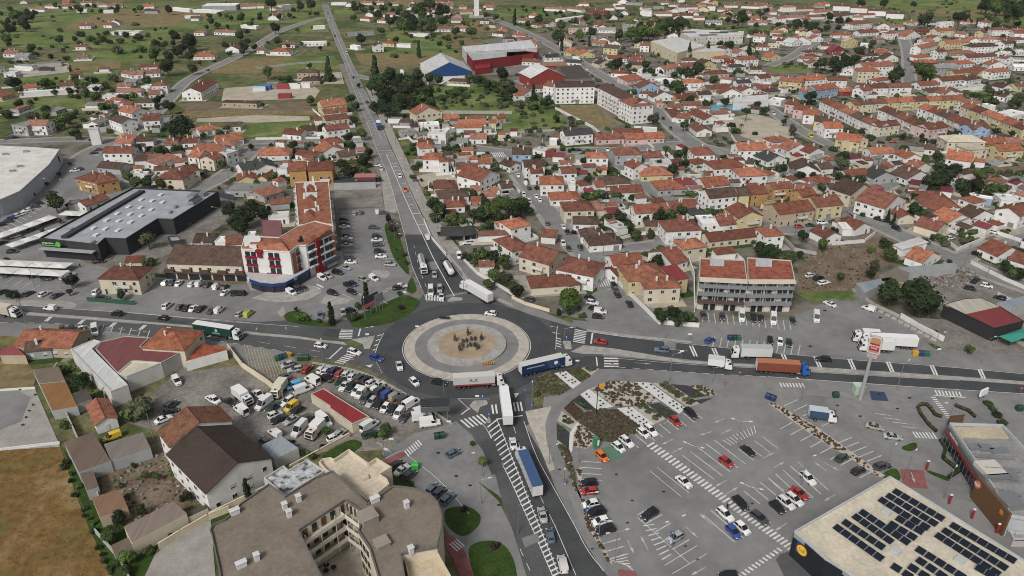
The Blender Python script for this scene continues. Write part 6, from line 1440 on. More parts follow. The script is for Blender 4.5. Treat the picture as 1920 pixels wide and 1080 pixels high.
# walls round yards --------------------------------------------------------------
def wall_run(pts,h=1.6,c=WHITE,base='white rendered boundary wall',t=.25,name='boundary_wall',where=None,cat='wall'):
    w=[P(*p,0) for p in pts]; m=w[0].copy()
    root=thing(name,base,cat,m,0,'boundary walls',where)
    for i,(a,b_) in enumerate(zip(w,w[1:])):
        d=b_-a; g=MB(); g.box((0,0,h/2),(d.length+t*.8,t,h+.003*i)); g.box((0,0,h+.05),(d.length+t*.8,t+.1,.08))
        q=(a+b_)/2-m; ob('wall_panel',g.mesh('wall_panel',[WALL]),root,c,(q.x,q.y,0),math.atan2(d.y,d.x))
T(0,0,1)
G=(.40,.39,.36)
for pts,h,cc,bs in [
 ([(700,212),(780,212),(830,213),(960,214)],2,G,'long grey garden wall below the green field'),
 ([(1041,205),(1110,240),(1125,252)],1.6,WHITE,'white wall along the dry lot by the flats'),
 ([(1085,155),(1140,180)],1.5,WHITE,'white wall along the straight street'),
 ([(1215,270),(1290,335)],1.2,WHITE,'white garden wall by the straight street'),
 ([(1160,535),(1205,578),(1235,608),(1310,614)],1.5,WHITE,'white wall curving round the yellow villa'),
 ([(866,486),(895,515),(930,535),(965,556)],1.2,WHITE,'white railed garden wall by the side lane'),
 ([(1030,585),(985,572),(960,560)],1.1,CREAM,'low cream wall by the corner terrace'),
 ([(1598,545),(1640,575),(1685,595)],1.0,G,'grey wall of the lorry park, upper part'),
 ([(1688,596),(1720,615),(1768,640)],1.7,WHITE,'white wall of the lorry park, lower part'),
 ([(1285,476),(1300,520),(1302,585)],2.2,WHITE,'white side wall beside the flats with galleries'),
 ([(1700,540),(1790,580),(1920,650)],1.0,G,'grey wall along the dusty yard'),
 ([(110,690),(95,712),(130,790),(180,900),(195,985)],1.8,G,'grey wall between the sheds and the dry field'),
 ([(180,1000),(222,1048),(250,1100)],1.2,G,'low kerb wall at the corner of the dry field'),
 ([(430,960),(392,975),(340,1005),(300,1030)],1.7,CREAM,'cream wall behind the cream shed'),
 ([(513,915),(395,972)],1.7,CREAM,'cream garden wall below the white building'),
 ([(428,655),(455,690),(500,720),(530,745)],1.8,CREAM,'stained cream wall of the used car yard'),
 ([(655,820),(600,850),(545,880)],1.3,CREAM,'low cream wall above the lawn'),
 ([(795,415),(808,447),(836,480)],1.2,WHITE,'low white wall beside the north road'),
 ([(0,845),(112,832)],.6,WHITE,'low white wall above the dry field'),
 ([(0,733),(66,729)],.5,WHITE,'low white wall by the paved yard'),
 ([(1640,440),(1620,455),(1560,460)],1.4,WHITE,'white wall at the scrub lot'),
 ([(1755,440),(1795,470),(1845,450)],1.3,WHITE,'white wall of the corner plot'),
 ([(1870,555),(1900,570),(1960,600)],1.3,WHITE,'white wall at the right edge lane'),
 ([(1820,495),(1880,525),(1960,560)],1.3,WHITE,'white front wall of the rust-roofed cottages'),
 ([(1840,430),(1900,450),(1960,470)],1.5,WHITE,'white wall below the white gabled house'),
 ([(45,145),(130,135),(128,122)],2,WHITE,'white compound wall on the meadow'),
 ([(1610,312),(1660,325),(1700,322)],1.4,WHITE,'white retaining wall by the pool plot'),
 ([(1355,232),(1400,300)],1.3,WHITE,'white wall of the sand yard'),
 ([(1000,320),(1050,315)],1.3,WHITE,'white patio wall at the white modern house'),
 ([(165,565),(252,572)],1.5,(.04,.10,.07),'green mesh fence round the cream villa'),
 ([(480,262),(690,259)],1.2,WHITE,'white wall along the cross street'),
 ([(625,343),(715,341)],2.2,(.03,.07,.055),'dark green screen fence by the grid paving'),
 ([(410,370),(440,376)],2.6,(.06,.07,.09),'slate screen wall behind the grey supermarket'),
 ([(1290,388),(1310,372),(1390,368)],1.6,WHITE,'white yard wall at the blue-roofed plot'),
 ([(1240,440),(1270,455),(1300,450)],1.3,WHITE,'white wall around the bare garden plot'),
 ([(1460,440),(1490,470),(1530,478)],1.2,G,'grey low wall beside the scrub lot'),
 ([(960,250),(1040,246)],1.2,G,'grey garden wall by the allotment')]: wall_run(pts,h,cc,bs)
# ---------------------------------------------------------------- moving and parked vehicles
T(480,540)
cars('driving round the roundabout','cars on the roundabout','''1760 188 -60 -8 h W;1075 580 15 60 s W;1187 702 45 45 h W;1375 707 80 15 e K''')
cars('arriving from the west road','cars on the west road','''485 430 100 15 h W;738 477 80 25 e W;902 527 90 32 u B''')
cars('waiting at the north arm crossing','cars on the north road','''1310 28 0 60 V W;1390 65 0 60 s W;1378 5 0 60 m G''')
T(480,270)
cars('coming down the north road','cars on the north road','''1120 342 15 50 s O;1338 980 10 60 h G;1285 695 -25 -60 v W''')
cars('by the fuel forecourt hedge','cars by the hedge','''1523 838 10 40 v W;1590 737 -60 5 e W;1855 725 -60 5 h W;1645 805 5 40 h K;1700 800 5 40 h K''')
T(0,0,1)
cars('far along the north road','cars on the north road','''688 191 -8 -25 h K;650 100 -7 -22 V W;628 67 7 22 h K;616 36 7 22 h W;617 33 7 22 h G;615 25 7 22 h K;663 145 7 22 h K;715 316 8 22 h W;706 309 40 2 e W;750 330 0 1 h W''')
T(0,540)
cars('on the west road','cars on the west road','''375 150 -60 -6 v W;875 190 -60 -8 u K;1220 222 -60 -8 h K''')
cars('parked behind the red-orange low house','cars behind the low house','465 310 5 50 h D;540 310 5 50 m D;610 312 0 50 p W;712 322 5 60 V W')
cars('parked on the gravel by the workshop','cars on the gravel yard','1325 697 35 50 v W;1590 832 50 30 s W;1285 875 60 -45 u D;1268 925 60 -20 s K;1225 982 60 -25 s W')
cars('in the row along the road edge','cars in the shop car park','1255 130 50 -40 m W;1350 140 40 -35 h D;1402 145 40 -35 s K;1452 148 40 -35 s W;1505 152 40 -35 s K;1590 165 40 -35 s D;1643 162 40 -35 v W;1800 190 40 -30 h G;1865 190 40 -35 v M')
cars('in front of the palm planters','cars in the shop car park','1690 30 40 -30 s W;1780 40 50 -5 m K')
cars('in the supermarket rear bays','cars in the supermarket car park','215 38 50 -25 h D;330 42 50 -25 h W;425 52 50 -25 s D;20 25 50 -25 h D;725 25 30 -30 m W;765 72 50 -5 e K')
T(0,270)
cars('below the long shop building','cars in the shop car park','1240 1037 30 -35 e W;1290 1035 30 -35 s D;1340 1040 30 -35 s W;1440 1045 30 -30 e W;1495 1045 30 -30 v W;1555 1050 30 -30 s D;1625 1067 30 -30 v W;1685 1072 30 -30 h K')
cars('left of the grey supermarket','cars in the supermarket car park','700 65 -50 5 s K;735 40 -50 5 s D;560 197 -40 5 s W;590 185 -40 3 s K;385 362 -60 8 s D;280 445 -50 10 e D;255 467 -60 8 s D;200 495 -60 8 h W;155 525 -50 10 h W;110 540 -50 10 h W;75 557 -50 10 h B;48 580 -60 10 e D;0 605 -50 10 h K;740 877 60 -5 s K;505 988 70 -25 V W;115 690 60 -15 h G')
cars('under the canvas parking canopies','cars under the canopies','330 592 40 -22 h D;400 560 40 -22 s K;230 640 40 -22 s D;320 1000 10 40 s D;365 1000 10 40 h D;225 985 10 40 s K;30 980 10 40 h D;90 805 60 -5 h K;10 740 50 -20 s K;610 540 30 -10 h K;530 545 30 -10 s D')
T(400,680,6.75)
cars('in the crowded left half of the used car yard','cars in the used car yard','''935 22 -60 20 h G;1035 80 -80 15 e G;1185 75 60 -50 h R;1255 225 -70 -38 V W;1430 197 60 20 h K;870 190 -60 22 h D;930 222 -60 20 h D;990 252 -60 18 h R;1015 288 -60 22 v L;1140 340 60 -22 V W
935 482 -60 40 e W;985 557 -60 45 v Y;1060 602 -60 35 h K;780 650 60 -25 h W;830 712 -70 30 s K;985 722 -60 35 s G;640 522 -60 45 V W;210 492 60 30 s K;355 605 -50 -38 V W;20 468 60 40 h W;570 400 50 40 p W;780 892 -50 -32 v W;650 988 -40 -30 h D;1090 845 -50 52 V W;1400 735 60 48 V W;1530 942 60 -25 h W;1595 892 40 -30 h G;1190 690 50 -25 h D;760 560 -50 35 p E''')
T(600,680,6.75)
cars('in the fence row of the used car yard','cars in the used car yard','''20 78 45 -45 h W;85 92 45 -45 e W;175 102 45 -45 m N;250 132 45 -45 h R;335 137 45 -45 h W;415 165 45 -45 h W;505 190 45 -38 h D;578 217 45 -38 u K;665 250 50 -28 u W;740 287 50 -28 p W;770 350 45 -28 v D;860 390 45 -30 v B;958 420 45 -30 v T;1070 460 45 -28 v D;1160 517 50 -30 V W;1250 565 50 -25 p D''')
cars('in the front row of the used car yard','cars in the used car yard','''250 247 -38 45 e E;305 292 -35 45 s W;390 310 -38 45 h K;460 352 -35 45 e W;512 387 -35 42 v W;575 452 -38 45 m D;650 492 -38 42 e G;745 522 -38 42 h K;825 567 -35 45 h W;915 592 -35 45 h K;997 642 -35 45 v W;1070 682 -35 45 s D''')
cars('at the lower fence of the used car yard','cars in the used car yard','1310 622 60 -20 V W;1390 765 60 -8 V W;1290 690 60 -10 V W;625 800 60 -40 V W;640 900 60 -18 e E')
T(480,270)
cars('beside the flats, in the wall row','cars in the shop car park','''660 562 60 -3 h K;665 592 60 -3 h K;665 617 60 -3 s W;682 682 60 -3 h D;682 706 60 -3 s W;690 728 60 -3 s D;682 756 60 -3 s G;705 850 60 -3 h D;710 884 60 0 s W;675 926 60 22 s G;612 962 60 12 m K;540 987 60 30 h G;495 1003 60 38 v W''')
cars('in the middle row of the shop car park','cars in the shop car park','''885 624 60 0 e D;905 687 60 -2 h K;907 718 60 -2 s W;915 754 60 -2 u D;925 802 60 -3 u K;937 840 60 -3 s W;1007 902 60 5 u G;738 517 5 -50 h G;787 512 5 -50 h D;908 507 0 -50 v W;955 514 60 0 s D;640 243 60 -5 e G''')
T(440,460,5.647)
cars('in the open end of the shop car park','cars in the shop car park','''1475 350 50 28 v W;1360 358 60 20 h T;1195 420 50 28 h K;1252 405 50 28 h N;1770 425 60 -5 h W;1730 447 60 -8 h K;1037 502 60 18 u K;1240 487 50 22 s K;906 738 10 60 h Q;1147 708 15 60 h G;1235 692 60 20 h K;1510 547 60 15 h D;600 497 60 28 v W;665 472 50 32 m D;730 452 45 32 h D;50 510 -60 0 m K''')
# street cars on the north-east streets
T(960,270)
cars('parked in the street of the blue house','cars along the town streets','''45 232 -25 -60 s W;100 292 -25 -60 v W;128 327 -25 -60 h K;88 377 25 60 h W;180 387 -28 -60 s W;208 417 -28 -60 s W;130 427 28 60 h W;265 592 -20 -60 h D;385 617 -30 -60 s W;415 657 30 60 s K;383 742 30 60 h W;425 782 30 60 h D;512 772 30 60 s K;655 937 -20 -60 h K;765 1060 40 60 h K;500 42 60 0 h K;718 40 5 30 p W''')
T(960,540)
cars('on the east road','cars on the east road','665 402 -60 -10 h R;1125 464 -60 -6 u Q')
cars('in the pocket park below the corner terrace','cars along the town streets','585 72 60 15 h K;605 108 60 10 u W;618 152 60 12 h K;662 174 60 5 v W;645 212 60 5 h K;790 47 -35 -50 h K;880 114 -30 -50 s K;770 5 -30 -50 h D;130 80 -50 -20 h D')
cars('in the forecourt of the galleried flats','cars at the galleried flats','1485 390 60 -28 h B;1575 215 5 50 h D;1722 215 3 50 V W;1810 228 5 50 h K;1868 232 5 50 h K;1437 205 20 40 h D')
cars('beside the planted beds','cars in the supermarket lot','1225 997 45 45 h R;1340 937 45 38 e K;1040 1065 45 40 e W;985 1085 45 35 h W')
T(1440,540)
cars('in the forecourt of the galleried flats','cars at the galleried flats','40 237 3 50 V W;185 245 15 60 h E;362 222 8 60 V W;465 117 -50 -22 s W;757 152 -50 -18 v W;15 392 6 60 h K;90 402 5 60 h W;157 412 5 60 h E;415 532 -60 -3 e K')
cars('in the dusty yard','cars in the dusty yard','1740 70 -50 -15 h K;1520 0 50 10 h K')
cars('on the restaurant lot','cars in the restaurant lot','800 1037 60 14 s T')
T(1440,270)
cars('along the upper right street','cars along the town streets','''235 617 60 0 h R;325 607 60 0 s E;405 587 60 0 m W;500 580 60 0 s E;580 568 60 0 h K;835 562 60 15 e K;965 632 50 22 u K;1180 730 55 16 u D;1370 702 60 -10 h W;1480 652 55 25 v W;1540 615 50 20 p W;1570 590 50 10 h D;1640 650 50 10 p G;320 982 55 -10 h W;380 1002 55 -15 m K;420 1037 60 -10 e W;1700 660 40 10 h W;800 105 50 5 h W;870 100 50 5 h W;1640 150 50 2 h K;1780 145 50 2 s K;1850 150 50 2 h D''')
cars('by the scrap heap','cars in the dusty yard','1640 1060 50 10 h W;1560 1020 50 -30 p K')
T(960,810)
cars('in the row by the footpath','cars in the supermarket lot','''578 377 -60 2 h K;580 442 -60 4 h R;590 537 -60 12 h W;632 597 -60 14 u K;665 667 -60 16 h W;702 733 -60 16 u K''')
cars('in the middle bays','cars in the supermarket lot','1032 615 -55 35 u K;1225 787 -55 32 h G;1290 370 50 42 s W;1608 222 50 34 h R;1770 137 50 40 x K;800 112 50 42 h W;675 180 50 45 h O;860 72 50 40 u W')
cars('at the striped walkway','cars in the supermarket lot','1600 614 50 45 e W;1660 745 45 48 h B;1728 717 50 45 h W;1715 532 50 48 e K;1858 642 55 42 e D;1625 1075 -50 0 h K')
cars('climbing the south road','cars on the south road','228 617 -15 -60 s G;287 772 -12 -60 h Q;380 987 -15 -60 v W;8 82 -10 -60 s W')
T(1440,810)
cars('in the diagonal bays right of the walkway','cars in the supermarket lot','300 347 45 42 u W;235 457 55 38 s R;198 502 55 40 e W;135 527 50 40 e W;70 562 50 45 h K')
cars('along the planted divider','cars in the supermarket lot','555 190 50 -28 h E;680 287 50 -24 h K;860 252 60 -15 e D;935 32 60 8 s G')
T(480,810)
cars('by the cream flats','cars by the cream flats','1050 245 55 -40 h K;1098 280 55 -40 s W;1150 320 55 -42 h D;1325 425 45 -42 h Q;1375 450 45 -40 h D;1438 495 45 -42 e Q;1480 157 60 -30 h Q')
T(0,810)
cars('on the flat lean-to ground by the sheds','cars at the sheds','840 35 -60 22 v Y')
# far town: a few cars on the streets
T(960,0)
cars('along the straight street','cars along the town streets','1135 888 20 30 h K;560 520 20 30 h W;1190 960 20 30 h D;600 570 20 25 h K;40 560 30 5 h K;1300 20 30 5 h K;700 630 20 25 h W')
T(1440,0)
cars('in the far right streets','cars along the town streets','1062 455 0 -30 h K;1028 520 0 -30 h K;140 875 30 12 s K;850 1065 50 3 h K;940 1062 50 3 h R;1250 1055 50 2 h K;1310 1055 50 2 s K;320 1020 30 20 v Y;40 850 30 15 h W;180 460 20 -8 h K')
T(0,0)
cars('by the transformer tower street','cars along the town streets','100 1025 50 -5 h K;60 1035 50 -5 h D;690 1050 40 5 h K;1560 525 25 -10 h K')
# ---------------------------------------------------------------- lorries
WHT=(.70,.70,.70); NAVY=(.012,.028,.10); GRN=(.010,.055,.042)
T(0,540)
truck(1812,392,400,62,'lorry with dark green curtain trailer, white roof and white cab',WHT,GRN,WHT,txt=('HELLER',.62,1.9,.8),txtc=(.5,.55,.55),logo=(.63,2.9,.45,(.5,.55,.55)))
truck(150,222,400,48,'white cab lorry pulling a low beige trailer at the left edge',WHT,(.50,.44,.36),(.55,.50,.43))
T(480,540)
truck(1862,728,240,-14,'lorry with pale grey trailer and crimson lower band',WHT,(.50,.50,.50),(.56,.54,.50),TL=11.5,band=(.26,.02,.04),txt=('A.X',.48,2.9,1.5),txtc=(.12,.02,.03))
truck(1892,1055,-38,-260,'all-white lorry entering the roundabout from the south road',WHT,WHT,(.76,.76,.76),anchor='r')
T(960,540)
truck(437,575,360,-86,'lorry with navy curtain trailer, pale roof and white cab',WHT,NAVY,(.55,.55,.53),txt=('SPEDITION EUROPA',.32,2.9,.62),txtc=(.5,.55,.6),logo=(.80,2.75,.62,(.6,.65,.7)))
truck(1648,612,60,8,'small white box lorry on the east road',WHT,WHT,(.55,.57,.55),kind='box',TL=4.6)
T(960,810)
truck(192,510,-125,-305,'lorry with blue roof sheet and pale sides in the south road queue',WHT,(.45,.47,.49),(.045,.09,.20),anchor='r',TL=13)
T(780,410,6)
truck(95,640,22,85,'silver tanker lorry with white cab driving down to the roundabout',WHT,(.48,.50,.50),WHT,kind='tank',TL=9.5)
truck(402,672,-105,-185,'navy cab lorry with white bulk trailer leaving north',(.02,.02,.055),WHT,WHT,kind='tank',TL=8.5,anchor='r')
truck(838,968,-345,-205,'white lorry with grey swirl on its long trailer turning north',WHT,(.62,.63,.62),WHT,anchor='r',logo=(.88,2.7,.5,(.55,.30,.08)))
T(1340,560,5.05)
truck(148,555,-60,-2,'white box lorry heading for the roundabout on the east road',WHT,(.60,.61,.60),(.42,.43,.42),TL=9.0,kind='semi')
truck(885,722,60,3.5,'lorry with rust orange container and bright blue cab',(.015,.10,.36),(.20,.055,.03),(.42,.16,.09),kind='container',TL=12.0)
T(1590,600,12)
truck(1500,640,-100,-6,'parked lorry with long white trailer and black diamond mark',WHT,WHT,(.76,.76,.76),anchor='r',txt=('Rangel',.80,2.6,1.0),txtc=(.05,.05,.05),logo=(.69,2.65,.5,(.03,.03,.03),1))
truck(985,720,-100,-6,'parked white lorry with short plain box in front of the long trailer',WHT,(.64,.64,.63),WHT,anchor='r',TL=7.2)
truck(80,470,-100,-7,'parked white tractor lorry behind the two trailers',WHT,(.6,.6,.6),WHT,TL=5)
T(0,0,1)
truck(711.5,245,10,38,'blue and white lorry far up the north road',(.02,.07,.24),(.02,.08,.28),WHT,TL=7,kind='semi')
T(400,680,6.75)
truck(470,560,58,47,'white refrigerated box lorry in the used car yard',WHT,WHT,(.74,.74,.73),kind='box',TL=5.2,logo=None)
truck(775,480,-45,60,'cream box lorry body in the used car yard',(.6,.56,.45),(.60,.56,.46),(.60,.56,.46),kind='box',TL=4.2)
truck(1210,1000,-50,50,'short white box lorry by the tin shed roof',(.6,.5,.42),WHT,WHT,kind='box',TL=3.6)
T(1440,540)
truck(505,1005,60,8,'small lorry with blue curtain box on the restaurant lot',WHT,(.03,.07,.14),(.50,.55,.58),kind='box',TL=4.6)
T(480,0)
for x,y,c_,rc in [(70,670,(.03,.10,.30),(.05,.16,.4)),(30,680,(.6,.62,.63),(.3,.5,.65)),(205,665,(.30,.04,.05),(.30,.05,.06)),(290,660,WHT,WHT),(365,655,WHT,WHT),(220,735,(.26,.03,.05),(.24,.05,.06)),(130,650,(.2,.2,.2),(.25,.25,.25))]:
    p=P(x,y,0); t=thing('storage_container',('white' if c_==WHT else 'blue' if c_[2]>.25 and c_[0]<.1 else 'crimson' if c_[0]>.25 and c_[1]<.1 else 'grey')+' storage container in the haulier compound','container',p,.1,'containers in the compound'); g=MB(); g.box((0,0,1.5),(9,5,3)); ob('container_wall',g.mesh('container_wall',[PLAIN]),t,c_); g=MB(); g.box((0,0,3.05),(9.1,5.1,.1)); ob('container_roof',g.mesh('container_roof',[PLAIN]),t,rc)
truck(1100,575,10,30,'white coach-like lorry parked by the blue-gabled warehouse',WHT,WHT,WHT,kind='box',TL=9)
T(960,0)
truck(520,460,60,10,'white lorry parked on the straight street',WHT,WHT,WHT,kind='box',TL=7)
# ---------------------------------------------------------------- trees
C='cypress,d'; U='umbrella,d'; N='conifer,d'; B='bush,t'; D='round,d'; S='bush,b'; O='round,o'; L='round,b'; X='bush,d'
def tr(where,txt):
    trees(where,txt)
rt=random.Random(5)
def grove(poly,n,r0,r1,kinds,where=None):
    """trees spread over a pixel polygon"""
    xs=[p[0] for p in poly]; ys=[p[1] for p in poly]; k=0; tries=0; put=[]
    while k<n and tries<n*60:
        tries+=1; x,y=rt.uniform(min(xs),max(xs)),rt.uniform(min(ys),max(ys)); ins=False
        for i in range(len(poly)):
            a,b_=poly[i],poly[i-1]
            if (a[1]>y)!=(b_[1]>y) and x<(b_[0]-a[0])*(y-a[1])/(b_[1]-a[1])+a[0]: ins=not ins
        if not ins: continue
        r=rt.uniform(r0,r1)
        if any((x-q[0])**2+((y-q[1])*1.7)**2<(.85*(r+q[2]))**2 for q in put): continue
        put.append((x,y,r)); k+=1; sh,mk=rt.choice(kinds).split(','); tree(x,y,r,sh,mk,where)
T(0,0)
tr(None,f'''180 160 55 {D};60 210 50 {D};40 290 50 round,t;440 290 40;100 120 45 round,t;235 365 40;450 225 25 {X};1260 70 38 {D};1300 265 50 {D};1430 305 70 {D};1360 370 45 {D};880 375 52 bush,o;1060 370 45 bush,t;1160 390 60 round,t;1250 500 65 {D};1440 510 45 {D};105 615 60 {D};140 665 35;345 630 60 bush,t;560 590 40;140 780 42 {D};720 720 55;930 735 50 {X};1265 800 55 {D};1180 750 40 {D};1350 965 105 {D};470 890 65;560 1000 45 {D};590 1020 50 bush,o;1180 800 40 X;1810 130 40 {D};1800 260 45 {D};1830 350 40 {D};640 700 45 bush,t;790 640 40 bush,t;860 590 50 bush,o;680 290 40 bush,t;760 290 45 bush,t;1040 280 45 bush,t;500 440 35 bush,t;60 860 55 bush,t;250 880 60 bush,o;780 800 50;1080 850 50 {X};1100 600 40 {D};1500 470 20 {D};1000 930 45 {X};380 420 30 {X};270 405 30 {X};520 520 25 {X};1640 1000 40 bush,t;1700 960 30'''.replace(' X;',f' {X};'))
grove([(0,60),(300,90),(260,190),(0,240)],16,22,45,[D,D,'round,t',X]); grove([(560,230),(1280,240),(1180,330),(560,340)],16,20,40,[X,'bush,o','bush,t']); grove([(1080,330),(1420,300),(1500,430),(1150,450)],10,30,52,[D,D,'round,t']); grove([(300,590),(760,590),(760,680),(560,760),(280,640)],14,20,42,['bush,t',D,'bush,o']); grove([(120,830),(640,800),(700,900),(420,1000)],15,25,50,['bush,o','bush,t',D]); grove([(0,320),(480,350),(520,460),(0,470)],12,15,30,[X,'bush,t'])
grove([(330,40),(900,30),(1250,60),(700,110)],16,14,30,[D,'round,t',X]); grove([(1500,100),(1920,120),(1920,240),(1500,230)],12,18,36,[D,'round,t']); grove([(1640,350),(1920,300),(1920,400),(1760,430)],7,22,36,[D,'round,t'])
T(480,0)
tr('among the far fields',f'''140 205 45 {D};85 540 48;545 520 50 {N};890 540 36 {C};110 30 50 {D};330 40 45 {D};410 40 50 {D};1000 165 45 {D};1620 240 48;1500 240 40 {D};1230 80 65 {D};1300 40 60 {D};1400 70 60 {D};1110 190 60;1180 160 60 {D};1840 550 62 {D};1600 580 40;715 745 45 {D};755 790 42 {D};1010 560 75 {D};920 640 90 {D};1080 600 60 {D};1180 790 40 {D};960 700 90 {D};1060 740 60 {D};1140 650 70;960 800 70 {D};1060 820 60 {D};1020 700 60;1240 680 50 bush,t;1310 780 40 {D};1370 600 45;1300 590 45;1500 700 60 bush,t;1400 740 50 bush,t;1880 720 60 {D};1780 640 60 bush,t;1680 600 50 bush,t;1880 640 60 bush,o;1210 560 40 {D};690 1030 45 {D};790 1000 50 round,t;740 900 35 {D};500 965 45 {D};1010 885 28 {D};1155 910 20;240 350 25 {D};160 310 28 {D};340 330 20;480 360 20 {D};790 290 45 {D};1050 300 30 {D};1220 370 35 {C};400 490 22 {D};250 590 40 bush,t;190 590 30;410 750 40 {L};730 130 30;940 230 30;770 640 20 {D};1440 290 30;1540 320 30 bush,t;1730 110 30;1800 130 28'''.replace('1220 370 35 '+C,'1220 370 20 '+C))
grove([(850,600),(1240,560),(1300,720),(1120,800),(900,830)],16,45,75,[D,D,D,'round,t']); grove([(1240,640),(1640,680),(1560,780),(1260,760)],14,25,45,['bush,t','bush,o',X]); grove([(1650,600),(1920,600),(1920,690),(1700,670)],9,28,48,['bush,t',D]); grove([(680,20),(1060,30),(1250,90),(1000,160),(700,60)],16,20,42,[D,D,'round,t']); grove([(1040,130),(1420,90),(1420,200),(1150,230)],12,30,52,[D,D,'round,t']); grove([(1100,270),(1500,250),(1500,400),(1300,300)],9,18,30,['bush,t',X]); grove([(0,90),(480,60),(480,110),(0,150)],9,15,28,[D,X])
T(960,0)
tr('in the northern town',f'''160 730 50 {N};255 760 55 {D};150 790 60 bush,t;10 680 40 {D};20 130 18 {C};200 150 45 {D};120 180 30;350 270 55 {D};375 330 16 {C};580 320 14 {C};500 260 50 {L};600 240 40 {D};810 260 45 {D};950 310 38 {D};640 130 40 {O};560 140 40 {O};720 120 38 {O};800 120 40 {O};470 160 35 {O};370 190 40 {O};900 250 60 {L};980 240 60 {L};1060 250 60 round,t;1110 200 60 round,t;1200 190 65 {D};1280 180 55 {D};1330 390 36 {N};1470 365 30 {N};1625 350 50 {D};1780 360 30 {N};1135 250 12 {C};1200 240 14 {C};1255 255 12 {C};1220 245 10 {C};790 470 50 {D};730 490 35 bush,t;1000 490 40 {D};1280 540 40 {D};1400 510 55 {D};1240 650 70;1330 560 60 bush,t;1600 760 40 {D};1760 830 42 {U};1290 945 40 {D};1650 940 40 {U};1060 885 50 {O};870 700 40 bush,t;920 690 35 bush,t;330 890 32 {D};450 920 30 {O};1510 600 40 bush,t;1700 540 50 bush,t;1450 780 40 {D};1340 750 40 {D};1730 150 55 {D};1810 250 40 {O};1870 260 40 {O};1540 230 30;700 380 35 bush,t;740 360 30 bush,t;1840 790 35 {D};1900 830 40 {D};1820 1000 25 X;1560 330 30 {D};560 560 20 {D}'''.replace(' X;',f' {X};').replace(' X',f' {X}'))
palm(1710,1010,6,'beside the sand yard')
grove([(0,20),(420,100),(330,140),(0,60)],8,14,26,[D,X]); grove([(880,180),(1340,140),(1340,220),(900,290)],12,35,55,['round,t',D,L]); grove([(1040,540),(1460,500),(1560,640),(1180,680)],14,24,42,[D,'round,t','bush,t']); grove([(1500,120),(1920,60),(1920,200),(1540,220)],16,18,34,[D,X,'bush,t']); grove([(640,430),(1200,460),(1080,560),(760,500)],10,20,36,[D,'bush,t'])
T(1440,0)
tr('on the far right',f'''1440 125 70 {U};1185 145 65 {D};1860 105 95 {D};1650 20 80 {D};1750 40 70 {D};1095 30 30 {X};960 560 60 round,t;1180 550 80 {L};1140 500 50;1830 325 36 {X};1700 770 35;1850 770 50;510 480 60 {D};600 470 60 {D};400 480 45 {D};690 380 50 {D};780 330 36;120 915 28 {D};320 730 55 {D};1165 1010 40 bush,u;180 970 45 {O};330 200 45 {D};230 180 45 {D};460 120 35 {D};870 30 40 {D};700 20 35 {D};1800 390 50 bush,t;1710 980 30 {D};1830 1005 30 {D};700 990 30 {D};1010 1020 30 {D};1650 130 30;1350 1000 40 X;1430 1000 40 X;360 490 30 {D};980 530 40 {D}'''.replace(' X;',f' {X};'))
grove([(400,440),(760,420),(760,520),(420,540)],9,30,48,[D,X]); grove([(60,170),(640,150),(560,240),(60,240)],14,22,40,[D,X,'bush,t']); grove([(1500,140),(1920,150),(1920,230),(1540,230)],9,22,44,[D,'bush,t']); grove([(1650,0),(2000,0),(2000,90),(1600,60)],10,40,80,[D,D,'round,t']); grove([(1480,640),(1920,720),(1920,820),(1620,760)],7,22,44,['bush,t',O])
T(0,270)
tr('around the supermarket car park',f'''410 430 85 {D};525 145 20;443 222 20;350 297 18;248 378 18;90 482 20;1110 720 72 {O};445 570 26 {O};318 650 22 {O};185 715 28 {O};50 870 28 {O};245 895 20 {O};530 1025 62 {D};1880 20 30 {D};1020 40 50 {D};1200 60 40 {D};1330 40 50 {D};1110 280 55 {D};1210 300 50;1010 290 55;960 240 45;1285 325 26 {D};1660 150 35;1100 210 32 {D};1720 500 70 {D};1840 540 90 {D};1800 620 70 {D};1880 480 70 {D};1760 580 60 {D};1480 230 30;1690 20 30;1840 200 20;1640 330 20 {X}''')
T(480,270)
tr('in the gardens by the north road',f'''125 245 42;280 15 45 {D};720 25 45 {D};640 150 50 {D};700 200 60 {D};810 120 60 {D};850 60 45 {D};1125 65 20;1182 250 32;1410 170 30;1440 10 22;1510 15 20;1570 10 20;1640 20 20;1690 60 22;990 560 32 round,u;1020 630 30 round,u;20 480 55 {D};60 520 60 {D};1330 325 25;1630 370 40 {D};1700 400 35 {D};1330 450 60 {D};1380 500 75 round,t;1470 560 60 bush,t;1340 560 55 bush,t;1560 560 60 bush,t;1660 520 70 {D};1760 500 80;1840 450 75;1850 560 60 {D};1720 440 50 {D};1580 850 60 bush,d;1680 850 70 round,t;1780 840 70 {D};1860 780 60;1860 880 60;1640 880 45;1790 990 70 round,t;1860 1010 70 {O};1740 1050 50;1240 270 20 X;1110 830 25 {X};1130 890 22 {X};1050 790 14 {B};1060 860 14 {B}'''.replace(' X;',f' {X};'))
for x,y in [(1030,640),(1060,700)]: palm(x,y,2.2,'on the roadside lawn')
T(480,540)
tr('on the lawn by the shop car park',f'''565 195 30 {C};825 60 34 {C};768 135 34;300 160 20 {D};335 215 55 {S};1090 145 30 bush,u;1075 40 22;740 220 50 {X};700 215 40 {X};390 235 26 {X};470 248 30 {X};560 255 30 {X};965 1060 55 round,t;520 1075 40''')
T(0,540)
